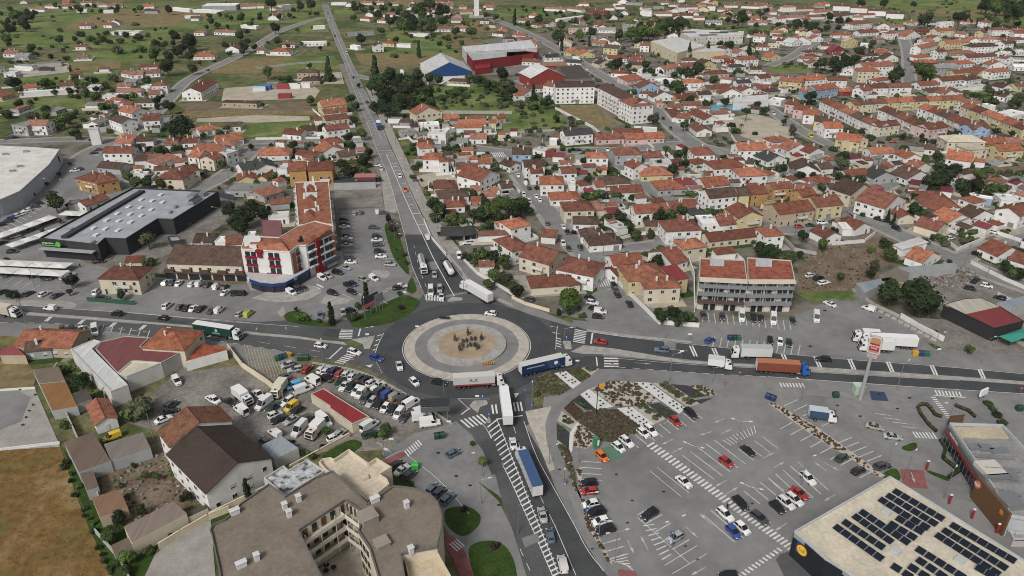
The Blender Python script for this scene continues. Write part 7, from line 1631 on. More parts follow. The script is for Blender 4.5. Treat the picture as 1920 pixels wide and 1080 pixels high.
tr('in the plots left of the used car yard',f'''1045 905 135 bush,o;1000 950 90 bush,t;95 50 58 {X};520 30 30 {D};900 45 50 {D};620 700 75 {D};580 690 50 {D};760 810 45 {D};500 620 45 bush,t;480 1030 55 {S};545 1040 30 {L};150 760 10 {X};265 800 12 {B};245 875 12 {B};220 920 12 {B};195 970 12 {B};170 1025 12 {B}''')
T(0,810)
tr('in the yard by the dry field',f'''895 640 65 {D};840 760 70;800 780 50 {L};1055 590 52 {D};950 940 70 {L};1080 320 40;1180 330 36;1270 765 44 {X};1600 600 28 {X};1850 430 32 {C};960 480 28 {O};900 400 25 {O};1000 250 30 {X};1400 480 50 {D};1360 500 40 {X};1290 310 40 {B};930 1040 50;1110 890 60 bush,t;900 980 50 {X}''')
grove([(440,120),(560,320),(760,760),(860,1060),(820,1080),(700,800),(500,350)],16,24,42,[X,'bush,t',X])
T(480,810)
tr('beside the side road',f'''1625 85 26 {L};1700 225 48 {L};1560 575 38 bush,u;1790 850 44 bush,u;1165 385 26 {X};500 110 36 bush,u;420 180 30;340 225 26 {X};265 265 24 {X};950 20 45 {L};890 20 30 {D};280 70 20 {X}''')
T(960,540)
tr('between the villas and the east road',f'''425 80 98 {L};430 180 30;530 205 34 bush,t;500 150 24 {O};1130 220 60 {D};1210 190 65 {D};1280 230 65 {D};1330 220 50;350 180 40 {X};1100 180 40 round,t;1230 260 50 {X};1360 240 40 X;1700 -10 20;40 20 60 {D};20 0 50'''.replace(' X;',f' {X};'))
T(1440,540)
tr('on the slope by the lorry park',f'''930 30 110 {D};1170 70 150 {D};1100 0 110 {D};1230 110 110 {D};900 60 70 {D};1510 460 36;1260 330 20 X;1720 950 40 {X};1690 910 36 {X};1660 870 34 {X};1760 1010 44 {X};1640 860 30 {X}'''.replace(' X;',f' {X};'))
T(960,270)
tr('in the gardens of the middle town',f'''325 190 42 {D};240 150 35;540 120 34 {D};720 560 50 {D};810 540 55 {D};600 400 60 round,t;560 390 50 bush,t;690 390 35 {D};770 400 45;900 400 35 {D};960 370 40 bush,t;1000 560 50 {D};1100 540 70 {D};1190 540 60;1270 500 50 {D};880 610 50 {D};930 680 50;700 640 30 {D};740 650 30;680 620 24;60 450 90 round,t;30 510 70 {D};130 500 40;1290 150 50 {D};1210 190 55 {D};1250 80 42;1100 140 36 {D};1750 270 45 {D};1380 580 50 X;1090 880 60 {D};1060 900 50 X;1880 790 70 {D};920 150 24 {D};1160 40 40;1300 50 35 {D};990 220 40 X;380 40 25 X;430 50 25 X;460 40 25 X;570 60 36 X;700 200 40 X;760 210 34 X;570 270 40 {D};650 200 30;800 390 30 {D}'''.replace(' X;',f' {X};').replace(' X',f' {X}'))
T(1440,270)
tr('in the gardens of the right town',f'''560 100 60 {D};550 140 60 {O};530 240 40 {D};590 265 45 {D};690 275 55 {D};620 420 30;410 325 40;960 110 50 X;1300 180 60 {D};1400 200 70 {D};1270 100 50 {D};1500 200 30;1230 270 80 {D};1340 260 80 {D};1450 310 70 {D};1560 320 75 {D};1660 340 65;1600 240 60;1740 230 36;1810 220 34;1760 340 50;1480 390 46 {D};1100 490 60 {D};1150 520 50;1250 480 55 X;900 540 28 {N};945 565 26 {N};880 745 52 {D};775 795 38 {S};920 830 60 round,t;800 910 50 round,o;770 975 40 {D};260 690 50 {D};415 750 50;400 760 40 {D};170 850 50;100 850 60 bush,o;240 830 36 {D};40 800 60 {D};550 990 40;1240 700 30;1360 880 28 X;1560 820 34 X;1790 920 60 {D};1850 960 60;1900 970 60 {D};1330 180 40 X;1100 400 40 {D};1850 290 40 {D};1880 20 40;100 190 50 {D};250 240 50 {D};340 245 40 {D};640 75 14;690 78 14;1660 30 24 {D};1750 80 34'''.replace(' X;',f' {X};').replace(' X',f' {X}'))
# shrubs in the planted beds: countable rows of small plants
PL=[crown_mesh('bush',300+i,LM[k],110) for i,k in enumerate(('t','o','d'))]
def plants(pts,r,base,where,mk=0):
    for x,y in pts:
        c=P(x,y,.1); o=thing('bedding_plant',base,'plant',c,rt.uniform(0,6),'plants in the gravel beds',where,PL[mk],None,(r,r,r*.8)); o.location.z=.2+r*.35
T(1000,690,5.647)
plants([(1360,190),(1398,170),(1405,218),(1440,208),(1445,250),(1480,235),(1485,270),(1522,268),(1525,305),(1568,292),(1600,345),(1640,340),(1645,380),(1685,362)],.95,'grey-green tufted plant in beige gravel','in the upper gravel strip',1)
plants([(1100,400),(1130,420),(1160,395),(1195,430),(1210,475),(1245,460),(1285,470),(1290,530),(1325,515),(1290,545)],.9,'grey-green tufted plant in beige gravel','in the lower gravel strip',1)
plants([(330,520),(370,550),(330,570),(370,590),(408,578)],.7,'grey-green tufted plant in beige gravel','in the left gravel wedge',1)
plants([(20,250),(50,280),(15,295),(575,15),(605,30),(640,15)],.9,'grey-green tufted plant in beige gravel','at the roundabout edge beds',1)
plants([(280,60),(320,45),(315,85),(345,70),(340,110),(375,140),(408,130),(410,165),(445,150)],.45,'small dark tussock on white gravel','in the top white strip',2)
plants([(560,285),(592,315),(708,355),(742,382),(712,402)],.45,'small dark tussock on white gravel','in the left white strip',2)
plants([(930,418),(1007,432),(1005,478),(1042,458),(1045,510),(1085,535),(1118,520),(1128,570),(1160,552),(1195,582),(1168,602)],.42,'small dark tussock on white gravel','in the middle white strip',2)
plants([(1160,178),(1198,208),(1245,188),(1278,222),(1322,250),(1328,302),(1368,285),(1370,322),(1440,375),(1478,360),(1485,405),(1515,390),(1528,435),(1565,418)],.45,'small dark tussock on white gravel','in the right white strip',2)
plants([(515,350),(545,415),(515,395),(1405,440),(1410,490),(300,655),(1720,260),(1740,285)],.9,'green spreading plant on dark slate','in the slate beds',0)
# heath cover in the sandy beds: nobody could count it
def cover(name,poly,n,r,mats,seed,jit=.5,pattern=None):
    b=MB(); rnd=random.Random(seed); w=[P(*p) for p in poly]
    xs=[p.x for p in w]; ys=[p.y for p in w]; k=0; t=0
    while k<n and t<n*30:
        t+=1; x,y=rnd.uniform(min(xs),max(xs)),rnd.uniform(min(ys),max(ys)); ins=False
        for i in range(len(w)):
            a,c=w[i],w[i-1]
            if (a.y>y)!=(c.y>y) and x<(c.x-a.x)*(y-a.y)/(c.y-a.y)+a.x: ins=not ins
        if not ins: continue
        k+=1; q=r*rnd.uniform(1-jit,1+jit); m=rnd.randrange(len(mats))
        if q>.25: b.blob((x,y,.2),(q*rnd.uniform(.8,1.3),q,q*.7),m,k,.3,6,4)
        else:
            for _ in range(3):
                a=rnd.uniform(0,6.28); d=Vector((math.cos(a),math.sin(a),0)); h=q*rnd.uniform(2,4)
                b.poly([(x-d.y*q*.5,y+d.x*q*.5,.1),(x+d.y*q*.5,y-d.x*q*.5,.1),(x+d.x*q+rnd.uniform(-q,q),y+d.y*q,.1+h)],m)
    return struct(name,b.mesh(name,mats),'stuff')
PUR=noisy('heather',[(.3,(.05,.03,.035)),(.5,(.085,.055,.055)),(.7,(.10,.09,.05))],1.5,4,.9); RUST=noisy('rusty_heath',[(.3,(.045,.028,.018)),(.7,(.10,.065,.04))],1.5,4,.9); HG=LM['o']
cover('heather_cover',[(455,555),(510,490),(700,450),(880,440),(1150,640),(1060,690),(830,790),(700,770),(650,700)],620,.42,[PUR,RUST,HG],1)
cover('heath_tufts',[(620,230),(740,165),(900,140),(1060,155),(1320,350),(1210,380),(1050,400),(860,410)],230,.36,[RUST,RUST,HG],2,.6)
cover('heath_tufts',[(440,690),(490,600),(630,700),(610,810),(550,850),(430,830)],110,.30,[RUST],3,.3)
cover('heath_tufts',[(330,425),(405,360),(520,470),(460,550)],110,.32,[RUST],4,.3)
cover('heath_tufts',[(10,170),(50,95),(210,65),(390,220),(280,285),(130,305)],190,.36,[HG,LM['t'],RUST],5,.6)
cover('heath_tufts',[(360,35),(495,10),(590,85),(510,150)],140,.42,[RUST,LM['t']],6,.5)
cover('heath_tufts',[(1660,195),(1780,195),(1900,240),(1920,285),(1840,295)],60,.3,[RUST,HG],7)
cover('heath_tufts',[(240,770),(370,870),(400,1000),(470,1330),(610,1570),(600,1575),(430,1250),(330,960)],170,.34,[RUST,HG],8)
T(0,0,1)
cover('heath_tufts',[(1442,757),(1452,757),(1530,803),(1655,893),(1650,895),(1520,813)],150,.32,[RUST],9,.2)
cover('heath_tufts',[(1082,882),(1090,880),(1090,930),(1118,1000),(1146,1060),(1138,1050),(1100,985)],70,.36,[RUST],10,.2)
STRAW=noisy('straw',[(.3,(.20,.15,.06)),(.55,(.34,.22,.10)),(.75,(.20,.19,.06))],.12,5,.95)
cover('dry_grass_tufts',[(-60,850),(108,838),(140,920),(165,985),(205,1075),(225,1150),(-100,1150)],1800,.11,[STRAW],11,.4)
RUB=noisy('rubble',[(.3,(.12,.10,.085)),(.7,(.34,.32,.29))],.8,4,.95)
cover('garden_rubble',[(200,880),(270,830),(330,870),(380,940),(330,955),(245,980)],160,.3,[RUB,RUB,HG],12,.6)
SCR=noisy('scrap_metal',[(.3,(.10,.04,.025)),(.55,(.18,.17,.16)),(.75,(.32,.30,.28))],.9,3,.8)
cover('scrap_heap',[(1720,512),(1800,500),(1840,515),(1800,540),(1700,538)],200,.55,[SCR,SCR,RUB],13,.6)
cover('lot_weeds',[(1500,480),(1640,445),(1690,460),(1630,510),(1600,540),(1500,545)],130,.35,[HG,HG,RUB],14,.6)
cover('yard_weeds',[(105,690),(140,672),(195,730),(198,758),(150,758),(112,732)],140,.45,[LM['t'],HG],15,.5)
cover('yard_weeds',[(505,812),(560,835),(590,850),(540,880),(515,860)],60,.4,[LM['t'],RUST],16,.5)
# ---------------------------------------------------------------- street furniture
def lamp(x,y,h,ax,ay,where=None,arms=1):
    c=P(x,y,0); d=(P(x+ax,y+ay,0)-c).normalized(); an=math.atan2(d.y,d.x)
    o=thing('street_lamp','slim grey street lamp'+(' with two arms' if arms>1 else ''),'street lamp',c,an,'street lamps',where)
    g=MB(); g.tube((0,0,0),(0,0,h),.10,.06,7); g.tube((0,0,0),(0,0,.5),.16,.14,7); ob('pole',g.mesh('pole',[STEEL]),o)
    for k in range(arms):
        s=1 if k==0 else -1
        g=MB(); g.tube((0,0,h-.05),(s*1.8,0,h+.3),.045,.035,6); a=ob('arm',g.mesh('arm',[STEEL]),o)
        g=MB(); g.hexa([(s*1.7,-.16,h+.22),(s*2.5,-.12,h+.3),(s*2.5,.12,h+.3),(s*1.7,.16,h+.22)],[(s*1.7,-.14,h+.36),(s*2.5,-.1,h+.4),(s*2.5,.1,h+.4),(s*1.7,.14,h+.36)]); ob('lamp_head',g.mesh('lamp_head',[pm('lamp_head_white',(.62,.63,.64),.4)]),a)
def pole(x,y,h,where=None):
    c=P(x,y,0); o=thing('utility_pole','plain utility pole','pole',c,random.uniform(0,3),'utility poles',where)
    g=MB(); g.tube((0,0,0),(0,0,h),.16,.09,7); ob('shaft',g.mesh('shaft',[pm('pole_concrete',(.20,.19,.18),.9)]),o)
    g=MB(); g.box((0,0,h-.5),(1.6,.1,.1)); 
    for k in(-.6,0,.6): g.tube((k,0,h-.45),(k,0,h-.2),.05,.05,6)
    ob('crossarm',g.mesh('crossarm',[BLACKP]),o)
T(960,540)
for q in [(1180,700,9,20,-2),(1145,380,8,0,20),(1500,710,5,20,0),(395,365,3,10,0),(1845,445,8,0,-20),(150,880,6,0,-20)]: lamp(*q,'along the east road')
T(480,540)
for q in [(1415,888,8,40,-30),(235,345,3,0,20),(830,380,4,20,0),(822,240,7,0,-10),(505,545,6,0,-10)]: lamp(*q,'at the west side of the roundabout')
T(960,810)
for q in [(1335,305,8,60,20,None,2),(1197,872,8,50,-20,None,2),(772,968,8,50,-10,None,2),(645,880,8,40,5,None,1),(1757,622,8,60,20,None,2),(1690,112,8,60,10,None,2),(555,640,7,20,0,None,1),(390,390,6,0,20,None,1),(45,760,8,60,-8,None,1),(280,240,5,30,-10,None,1),(500,230,6,-10,0,None,1)]: lamp(*q[:5],'in the supermarket car park',q[6])
T(1440,540)
for q in [(965,768,9,20,-10),(1600,578,9,30,-8),(1222,538,9,40,-5),(245,845,6,-20,-10),(1350,1010,6,-20,0)]: lamp(*q,'on the right of the east road')
T(1440,810)
for q in [(245,400,8,40,-10),(1020,370,8,20,-20),(1320,500,8,20,-30),(880,300,7,20,-20)]: lamp(*q,'by the restaurant drive')
T(480,810)
for q in [(1690,540,7,40,-6),(1700,330,7,-70,10),(965,190,5,10,-2)]: lamp(*q,'beside the side road')
T(480,270)
for q in [(1250,465,7,-30,0),(1360,640,7,30,0),(1755,1030,8,-40,0),(1230,290,7,20,0),(1125,800,7,-20,0),(1060,200,6,10,0),(945,965,6,0,-10),(1040,720,6,20,-10)]: lamp(*q,'along the north road')
T(0,270)
for q in [(265,1080,8,30,-10),(330,370,7,20,0),(505,400,8,-20,-8),(1655,610,8,-10,0)]: lamp(*q,'around the grey supermarket')
T(0,0,1)
for x,y,h in [(1012,374,8),(1257,370,9),(1300,366,9),(1086,470,8),(1152,470,8),(1028,392,8),(1590,407,9),(1490,442,8),(1533,416,8),(1808,500,9),(1630,404,8),(1282,258,9),(1240,225,9),(1165,155,9),(1555,95,12),(1825,165,14),(1345,55,8),(1180,420,8),(1130,495,8),(1450,320,9),(1645,322,9),(1840,305,9),(452,310,8),(430,340,8),(380,170,9),(322,190,9),(288,235,9),(160,190,14),(175,170,14),(700,255,9),(742,270,8),(760,320,8),(640,160,9),(722,135,9),(795,250,9),(675,160,9),(1770,270,9),(1703,150,9),(1555,258,8),(1500,240,9),(50,607,9),(207,780,9),(290,830,9),(1560,500,8),(1395,370,9),(1850,520,8),(1135,395,8),(1640,330,9),(945,290,8)]: pole(x,y,h,'beside the town streets')
# round traffic signs
def sign(x,y,kind,h=2.4,where=None,ang=None):
    c=P(x,y,.1); an=0 if ang is None else ang
    nm={'blue':'blue round traffic sign on a thin post','red':'red stop sign on a thin post','white':'white direction sign on a post','tri':'white triangular give way sign'}[kind]
    o=thing('traffic_sign',nm,'traffic sign',c,an,'traffic signs',where)
    g=MB(); g.tube((0,0,0),(0,0,h),.05,.05,6); ob('post',g.mesh('post',[STEEL]),o)
    g=MB(); n={'blue':16,'red':8,'white':4,'tri':3}[kind]
    if kind=='white': g.box((0,-.09,h),(1.1,.08,.5))
    else: g.tube((0,-.12,h),(0,-.05,h),.42,.42,n)
    p=ob('sign_face',g.mesh('sign_face',[{'blue':pm('sign_blue',(.02,.09,.42),.5),'red':LETR,'white':LETW,'tri':LETW}[kind]]),o)
    if kind=='blue': g=MB(); g.box((0,-.14,h),(.12,.03,.5)); ob('sign_arrow',g.mesh('sign_arrow',[LETW]),p)
    if kind=='red': text('STOP',p,(0,-.14,h),(math.pi/2,0,0),.28,LETW)
T(0,0,1)
for x,y,k in [(905,757,'blue'),(917,791,'blue'),(984,745,'blue'),(997,773,'blue'),(895,757,'white'),(840,569,'red'),(663,688,'red'),(842,805,'white'),(690,640,'white'),(1062,645,'blue'),(1082,690,'white'),(1147,697,'red'),(1357,728,'red'),(1385,712,'red'),(1910,742,'red'),(783,625,'white'),(760,560,'white'),(1052,592,'blue'),(1292,640,'white'),(1277,672,'white'),(1455,700,'white'),(725,858,'white'),(735,838,'white'),(1757,668,'white'),(1100,972,'blue'),(1258,1015,'blue')]: sign(x,y,k,2.6,'near the roundabout')
# tall sign pylon of the restaurant, with its face towards the road
T(1440,540)
c=P(690,838,0); o=thing('sign_pylon','tall leaning-free restaurant sign pylon with rounded top','sign',c,0)
o_base='tall grey pylon carrying the burger restaurant sign'; THINGS[-1]=(o,o_base,None)
g=MB(); g.tube((0,0,0),(0,0,15.5),.55,.40,12); ob('mast',g.mesh('mast',[pm('mast_grey',(.30,.31,.31),.5)]),o)
def rounded(wd,h,d,r,n=8):
    pts=[]
    for cx,cz,a0 in ((wd/2-r,h/2-r,0),(-wd/2+r,h/2-r,90),(-wd/2+r*.2,-h/2+r*.2,180),(wd/2-r*.2,-h/2+r*.2,270)):
        rr=r if a0<180 else r*.2
        for i in range(n+1): t=R(a0+90*i/n); pts.append((cx+rr*math.cos(t),cz+rr*math.sin(t)))
    g=MB(); k=len(pts); 
    for y in (-d/2,d/2): g.v+= [(x,y,z) for x,z in pts]
    for i in range(k): j=(i+1)%k; g.f.append((i,j,k+j,k+i)); g.m.append(0)
    g.f.append(tuple(range(k))); g.m.append(0); g.f.append(tuple(range(2*k-1,k-1,-1))); g.m.append(0)
    return g
hd=ob('sign_box',rounded(3.1,5.0,1.2,1.1).mesh('sign_box',[pm('sign_cream',(.50,.47,.43),.5)]),o,None,(.3,0,17.6),-.6)
g=rounded(2.4,1.6,.12,.7); ob('bun_top',g.mesh('bun_top',[pm('bun_orange',(.42,.22,.11),.5)]),hd,None,(0,-.64,1.45))
g=MB(); g.box((0,0,0),(2.4,.12,2.2)); tx=ob('red_name',g.mesh('red_name',[LETR]),hd,None,(0,-.64,-.45)); text('BURGER\nKING',tx,(0,-.09,0),(math.pi/2,0,0),.68,LETW)
g=MB(); g.box((0,0,0),(2.4,.12,.35)); ob('bun_base',g.mesh('bun_base',[MATS['bun_orange']]),hd,None,(0,-.64,-1.85))
g=MB(); g.box((0,0,0),(2.6,1.0,1.1)); ob('drive_sign',g.mesh('drive_sign',[pm('sign_mauve',(.42,.32,.36),.5)]),o,None,(.3,0,14.3),-.6)
# advertising hoardings
def hoarding(x,y,dx,dy,L,h,z,name,base,mats,txt=None):
    c=P(x,y,0); d=(P(x+dx,y+dy,0)-c).normalized(); an=math.atan2(d.y,d.x)
    o=thing(name,base,'billboard',c,an,None)
    g=MB(); [g.box((k*L*.4,.15,(z+h)/2),(.18,.18,z+h)) for k in (-1,0,1)]; ob('post',g.mesh('post',[STEEL]),o)
    g=MB(); g.box((0,0,z+h*.68),(L,.14,h*.62)); b_=ob('board',g.mesh('board',[mats[0]]),o)
    g=MB(); g.box((0,-.01,z+h*.17),(L,.16,h*.33)); ob('board',g.mesh('board',[mats[1]]),o)
    for k in range(4): g=MB(); g.box((0,-.02,z+h*(.42+.15*k)),(L,.17,.07)); ob('rail',g.mesh('rail',[BLACKP]),b_)
T(480,540)
hoarding(865,200,95,-48,7,4.2,3.2,'billboard','pink and dark panelled hoarding on the lawn',[pm('board_dark',(.05,.05,.055),.6),pm('board_pink',(.45,.12,.14),.6)])
hoarding(930,170,60,-30,3.5,3.5,3,'billboard','grey back of the hoarding behind the lawn shrubs',[pm('board_grey',(.25,.27,.28),.6),pm('board_grey2',(.2,.21,.22),.6)])
hoarding(1350,1010,80,-6,7.5,4.4,3.5,'billboard','dark slatted hoarding seen from behind at the car yard',[pm('board_slate',(.05,.055,.06),.6),pm('board_slate2',(.09,.095,.1),.6)])
# chevron boards on the island
c=P(1742,582,.3); o=thing('chevron_sign','low orange and black chevron board on the roundabout','traffic sign',c,.1); g=MB(); g.box((0,0,.9),(3.4,.1,.8)); ob('board',g.mesh('board',[pm('chevron_orange',(.62,.27,.03),.6)]),o)
for k in range(5): g=MB(); g.hexa([(-1.5+k*.65,-.08,.55),(-1.3+k*.65,-.08,.55),(-1.3+k*.65,-.04,.55),(-1.5+k*.65,-.04,.55)],[(-1.3+k*.65,-.08,1.25),(-1.1+k*.65,-.08,1.25),(-1.1+k*.65,-.04,1.25),(-1.3+k*.65,-.04,1.25)]); ob('chevron',g.mesh('chevron',[BLACKP]),o)
c=P(1416,240,.3); o=thing('chevron_sign','low black board at the top of the roundabout','traffic sign',c,-.05); g=MB(); g.box((0,0,.9),(3.4,.1,.8)); ob('board',g.mesh('board',[BLACKP]),o); g=MB(); g.box((0,.1,.5),(.1,.1,1)); ob('post',g.mesh('post',[STEEL]),o)
T(960,540)
c=P(632,952,0); o=thing('banner_mast','tall black mast with an orange flag sign in the heather bed','mast',c); g=MB(); g.tube((0,0,0),(0,0,9.5),.14,.10,8); ob('mast',g.mesh('mast',[BLACKP]),o); g=MB(); g.tube((.9,-.1,9.2),(.9,.1,9.2),.75,.75,8); ob('flag_panel',g.mesh('flag_panel',[pm('flag_orange',(.62,.26,.03),.6)]),o)
T(1440,540)
c=P(1600,840,0); o=thing('menu_board','white backlit menu board by the hedge','sign',c,.5); g=MB(); g.box((0,0,2.6),(3.0,.5,2.0)); ob('board',g.mesh('board',[LETW]),o); g=MB(); g.box((-1,0,.8),(.2,.3,1.6)); g.box((1,0,.8),(.2,.3,1.6)); ob('leg',g.mesh('leg',[STEEL]),o)
c=P(670,790,0); o=thing('kiosk','pale green kiosk box beside the sign pylon','kiosk',c,0); g=MB(); g.box((0,0,1.4),(2.6,2.2,2.8)); ob('cabinet',g.mesh('cabinet',[WALL]),o,(.40,.52,.42)); g=MB(); g.box((0,0,2.85),(2.9,2.5,.15)); ob('roof',g.mesh('roof',[WALL]),o,(.5,.6,.5))
T(960,810)
c=P(628,120,0); o=thing('charging_point','green and white electric charging pillar by the orange car','charger',c,.4); g=MB(); g.box((0,0,1.6),(1.2,1.0,3.2)); ob('pillar',g.mesh('pillar',[pm('charger_green',(.05,.22,.11),.5)]),o); g=MB(); g.box((.35,-.52,1.9),(.5,.1,1.6)); ob('screen_panel',g.mesh('screen_panel',[LETW]),o)
# waste containers
def bins(x,y,cols,dx,dy,base,where):
    for i,(cn,cc) in enumerate(cols):
        c=P(x+dx*i,y+dy*i,0); an=math.atan2((P(x+dx,y+dy,0)-P(x,y,0)).y,(P(x+dx,y+dy,0)-P(x,y,0)).x)
        o=thing('recycling_bin',f'{cn} {base}','bin',c,an,'recycling bins',where)
        g=MB(); g.hexa([(-.75,-.55,.1),(.75,-.55,.1),(.75,.55,.1),(-.75,.55,.1)],[(-.85,-.65,1.4),(.85,-.65,1.4),(.85,.65,1.4),(-.85,.65,1.4)]); ob('tub',g.mesh('tub',[PLAIN]),o,cc)
        g=MB(); g.hexa([(-.87,-.67,1.4),(.87,-.67,1.4),(.87,.67,1.4),(-.87,.67,1.4)],[(-.7,-.3,1.75),(.7,-.3,1.75),(.7,.4,1.75),(-.7,.4,1.75)]); ob('lid',g.mesh('lid',[PLAIN]),o,tuple(q*.8 for q in cc))
YB,BB,GB,DB=('yellow',(.55,.30,.02)),('navy',(.02,.04,.12)),('green',(.02,.12,.07)),('dark green',(.015,.06,.035))
T(1440,540); bins(1100,505,[YB,BB,GB],42,3,'recycling container','beside the parked white lorries')
T(480,540); bins(165,545,[GB,BB,GB,YB],25,-8,'recycling container','at the corner of the used car yard'); bins(335,540,[DB,DB],42,0,'waste container','at the corner of the used car yard')
T(600,680,6.75); bins(1485,960,[DB,DB],55,-8,'waste container','near the side road crossing')
T(960,540); bins(1635,390,[BB,DB,GB],28,0,'waste container','in the forecourt of the galleried flats')
T(480,810); bins(1195,275,[('bright green',(.05,.50,.05))],10,0,'waste container','beside the cars of the cream flats')
T(0,0,1); bins(1440,748,[BB,BB],8,3,'waste container','by the planted divider'); bins(1566,745,[DB],5,0,'waste container','on the kerb of the restaurant lot'); bins(1910,770,[DB],5,0,'waste container','at the right edge'); bins(345,428,[DB,DB,GB],5,-2,'waste container','beside the grey supermarket')
# concrete blocks along the lorry park
for i in range(9):
    t=i/8; c=W(1652+t*98,586+t*52,0); o=thing('concrete_block','pale concrete barrier block along the lorry park wall','barrier',c,-.9,'concrete blocks of the lorry park'); g=MB(); g.hexa([(-.9,-.4,0),(.9,-.4,0),(.9,.4,0),(-.9,.4,0)],[(-.85,-.25,.75),(.85,-.25,.75),(.85,.25,.75),(-.85,.25,.75)]); ob('block',g.mesh('block',[CONC]),o)
# red bollards of the drive-through and orange safety fence pieces
T(1440,810)
for x,y in [(1355,540),(1525,650),(1710,760),(1185,285)]:
    c=P(x,y,0); o=thing('drive_through_post','red post with white top on the drive-through lane','post',c,0,'posts of the drive-through'); g=MB(); g.box((0,0,1.3),(.42,.32,2.6)); ob('post',g.mesh('post',[LETR]),o); g=MB(); g.box((0,0,2.7),(.55,.35,.25)); ob('cap',g.mesh('cap',[LETW]),o)
T(1440,540)
for pts in ([(1135,890),(1150,880),(1190,885),(1215,910),(1250,960),(1300,975)],[(1120,900),(1140,950),(1200,1030),(1260,1085)],[(1400,890),(1450,910),(1500,930),(1550,975)]):
    w=[P(*p,0) for p in pts]; o=thing('planter_row','curving dark planter edge with orange flowers by the restaurant','planter',w[0],0,'planters of the restaurant')
    for a,b_ in zip(w,w[1:]):
        d=b_-a; m=(a+b_)/2-w[0]; g=MB(); g.box((0,0,.3),(d.length,.6,.6)); e=ob('planter',g.mesh('planter',[BLACKP]),o,None,(m.x,m.y,0),math.atan2(d.y,d.x))
        for k in range(4): g=MB(); g.blob(((k-1.5)*d.length/4,0,.75),(.5,.4,.4),0,k,.3,6,4); ob('shrub',g.mesh('shrub',[LM['t'] if k%2 else RUST]),e)
T(1440,810)
w=[P(*p,0) for p in [(1290,70),(1330,130),(1310,205),(1380,260),(1430,300),(1350,350)]]
o=thing('planter_row','winding dark hedge strip in front of the restaurant glass','planter',w[0],0,'planters of the restaurant')
for a,b_ in zip(w,w[1:]):
    d=b_-a; m=(a+b_)/2-w[0]; g=MB(); g.box((0,0,.3),(d.length,.7,.6)); e=ob('planter',g.mesh('planter',[BLACKP]),o,None,(m.x,m.y,0),math.atan2(d.y,d.x))
    for k in range(4): g=MB(); g.blob(((k-1.5)*d.length/4,0,.7),(.6,.45,.45),0,k,.3,6,4); ob('shrub',g.mesh('shrub',[LM['d']]),e)
# sheds and sheet roofs of the used car yard
T(480,540)
rs=block('shed','crimson sheet roof over the cream shed in the car yard','shed',[(410,795),(505,752),(850,965),(720,1020),(550,900),(552,885)],3,(.55,.50,.40),(.26,.035,.04),rm=METALROOF,parapet=.05)
T(480,810)
block('shed','grey sheet roof over a small workshop with timber door','shed',[(40,98),(185,28),(318,120),(140,205)],3.2,(.5,.49,.46),(.33,.36,.39),rm=METALROOF,parapet=0)
c=P(195,245,0); d=thing('timber_gate','orange-brown timber double gate under the grey sheet roof','gate',c,.5); 
for k in range(6): g=MB(); g.box((-1.4+k*.56,0,1.3),(.52,.1,2.6)); ob('plank',g.mesh('plank',[pm('gate_wood',(.33,.15,.03),.7)]),d)
# fence of the car yard: posts and wire panels
def fence(pts,h,base,col_=(.25,.25,.25)):
    w=smooth([P(*p,0) for p in pts],1); o=thing('wire_fence',base,'fence',w[0]); 
    pb=MB(); pb.tube((0,0,0),(0,0,h),.05,.05,5); PM_=pb.mesh('post',[STEEL])
    for a,b_ in zip(w,w[1:]):
        n=max(1,int((b_-a).length/3))
        for i in range(n):
            p=a.lerp(b_,i/n); q=a.lerp(b_,(i+1)/n); ob('post',PM_,o,None,(p.x-w[0].x,p.y-w[0].y,0))
            g=MB(); u=p-w[0]; v=q-w[0]
            for z in (.3,.9,1.5,h-.05): g.tube((u.x,u.y,z),(v.x,v.y,z),.018,.018,3,caps=False)
            ob('wire_panel',g.mesh('wire_panel',[STEEL]),o)
T(0,0,1)
fence([(585,678),(660,690),(705,706),(780,748),(850,795)],2,'wire mesh fence curving round the used car yard')
fence([(1705,610),(1760,638)],1.2,'short wire fence above the lorry park')
hg=thing('kerb_wall','low grey kerb wall round the used car yard edge','wall',P(585,680,0)); w=smooth([P(*p,0) for p in [(585,681),(660,693),(705,709),(780,751),(850,798)]],2); g=MB(); l=off(w,.2); r_=off(w,-.2)
for i in range(len(w)-1): b_=w[0]; g.hexa([(r_[i].x,r_[i].y,0),(r_[i+1].x,r_[i+1].y,0),(l[i+1].x,l[i+1].y,0),(l[i].x,l[i].y,0)],[(r_[i].x,r_[i].y,.45),(r_[i+1].x,r_[i+1].y,.45),(l[i+1].x,l[i+1].y,.45),(l[i].x,l[i].y,.45)])
k_=ob('kerb',g.mesh('kerb',[CONC]),hg); k_.location=-hg.location
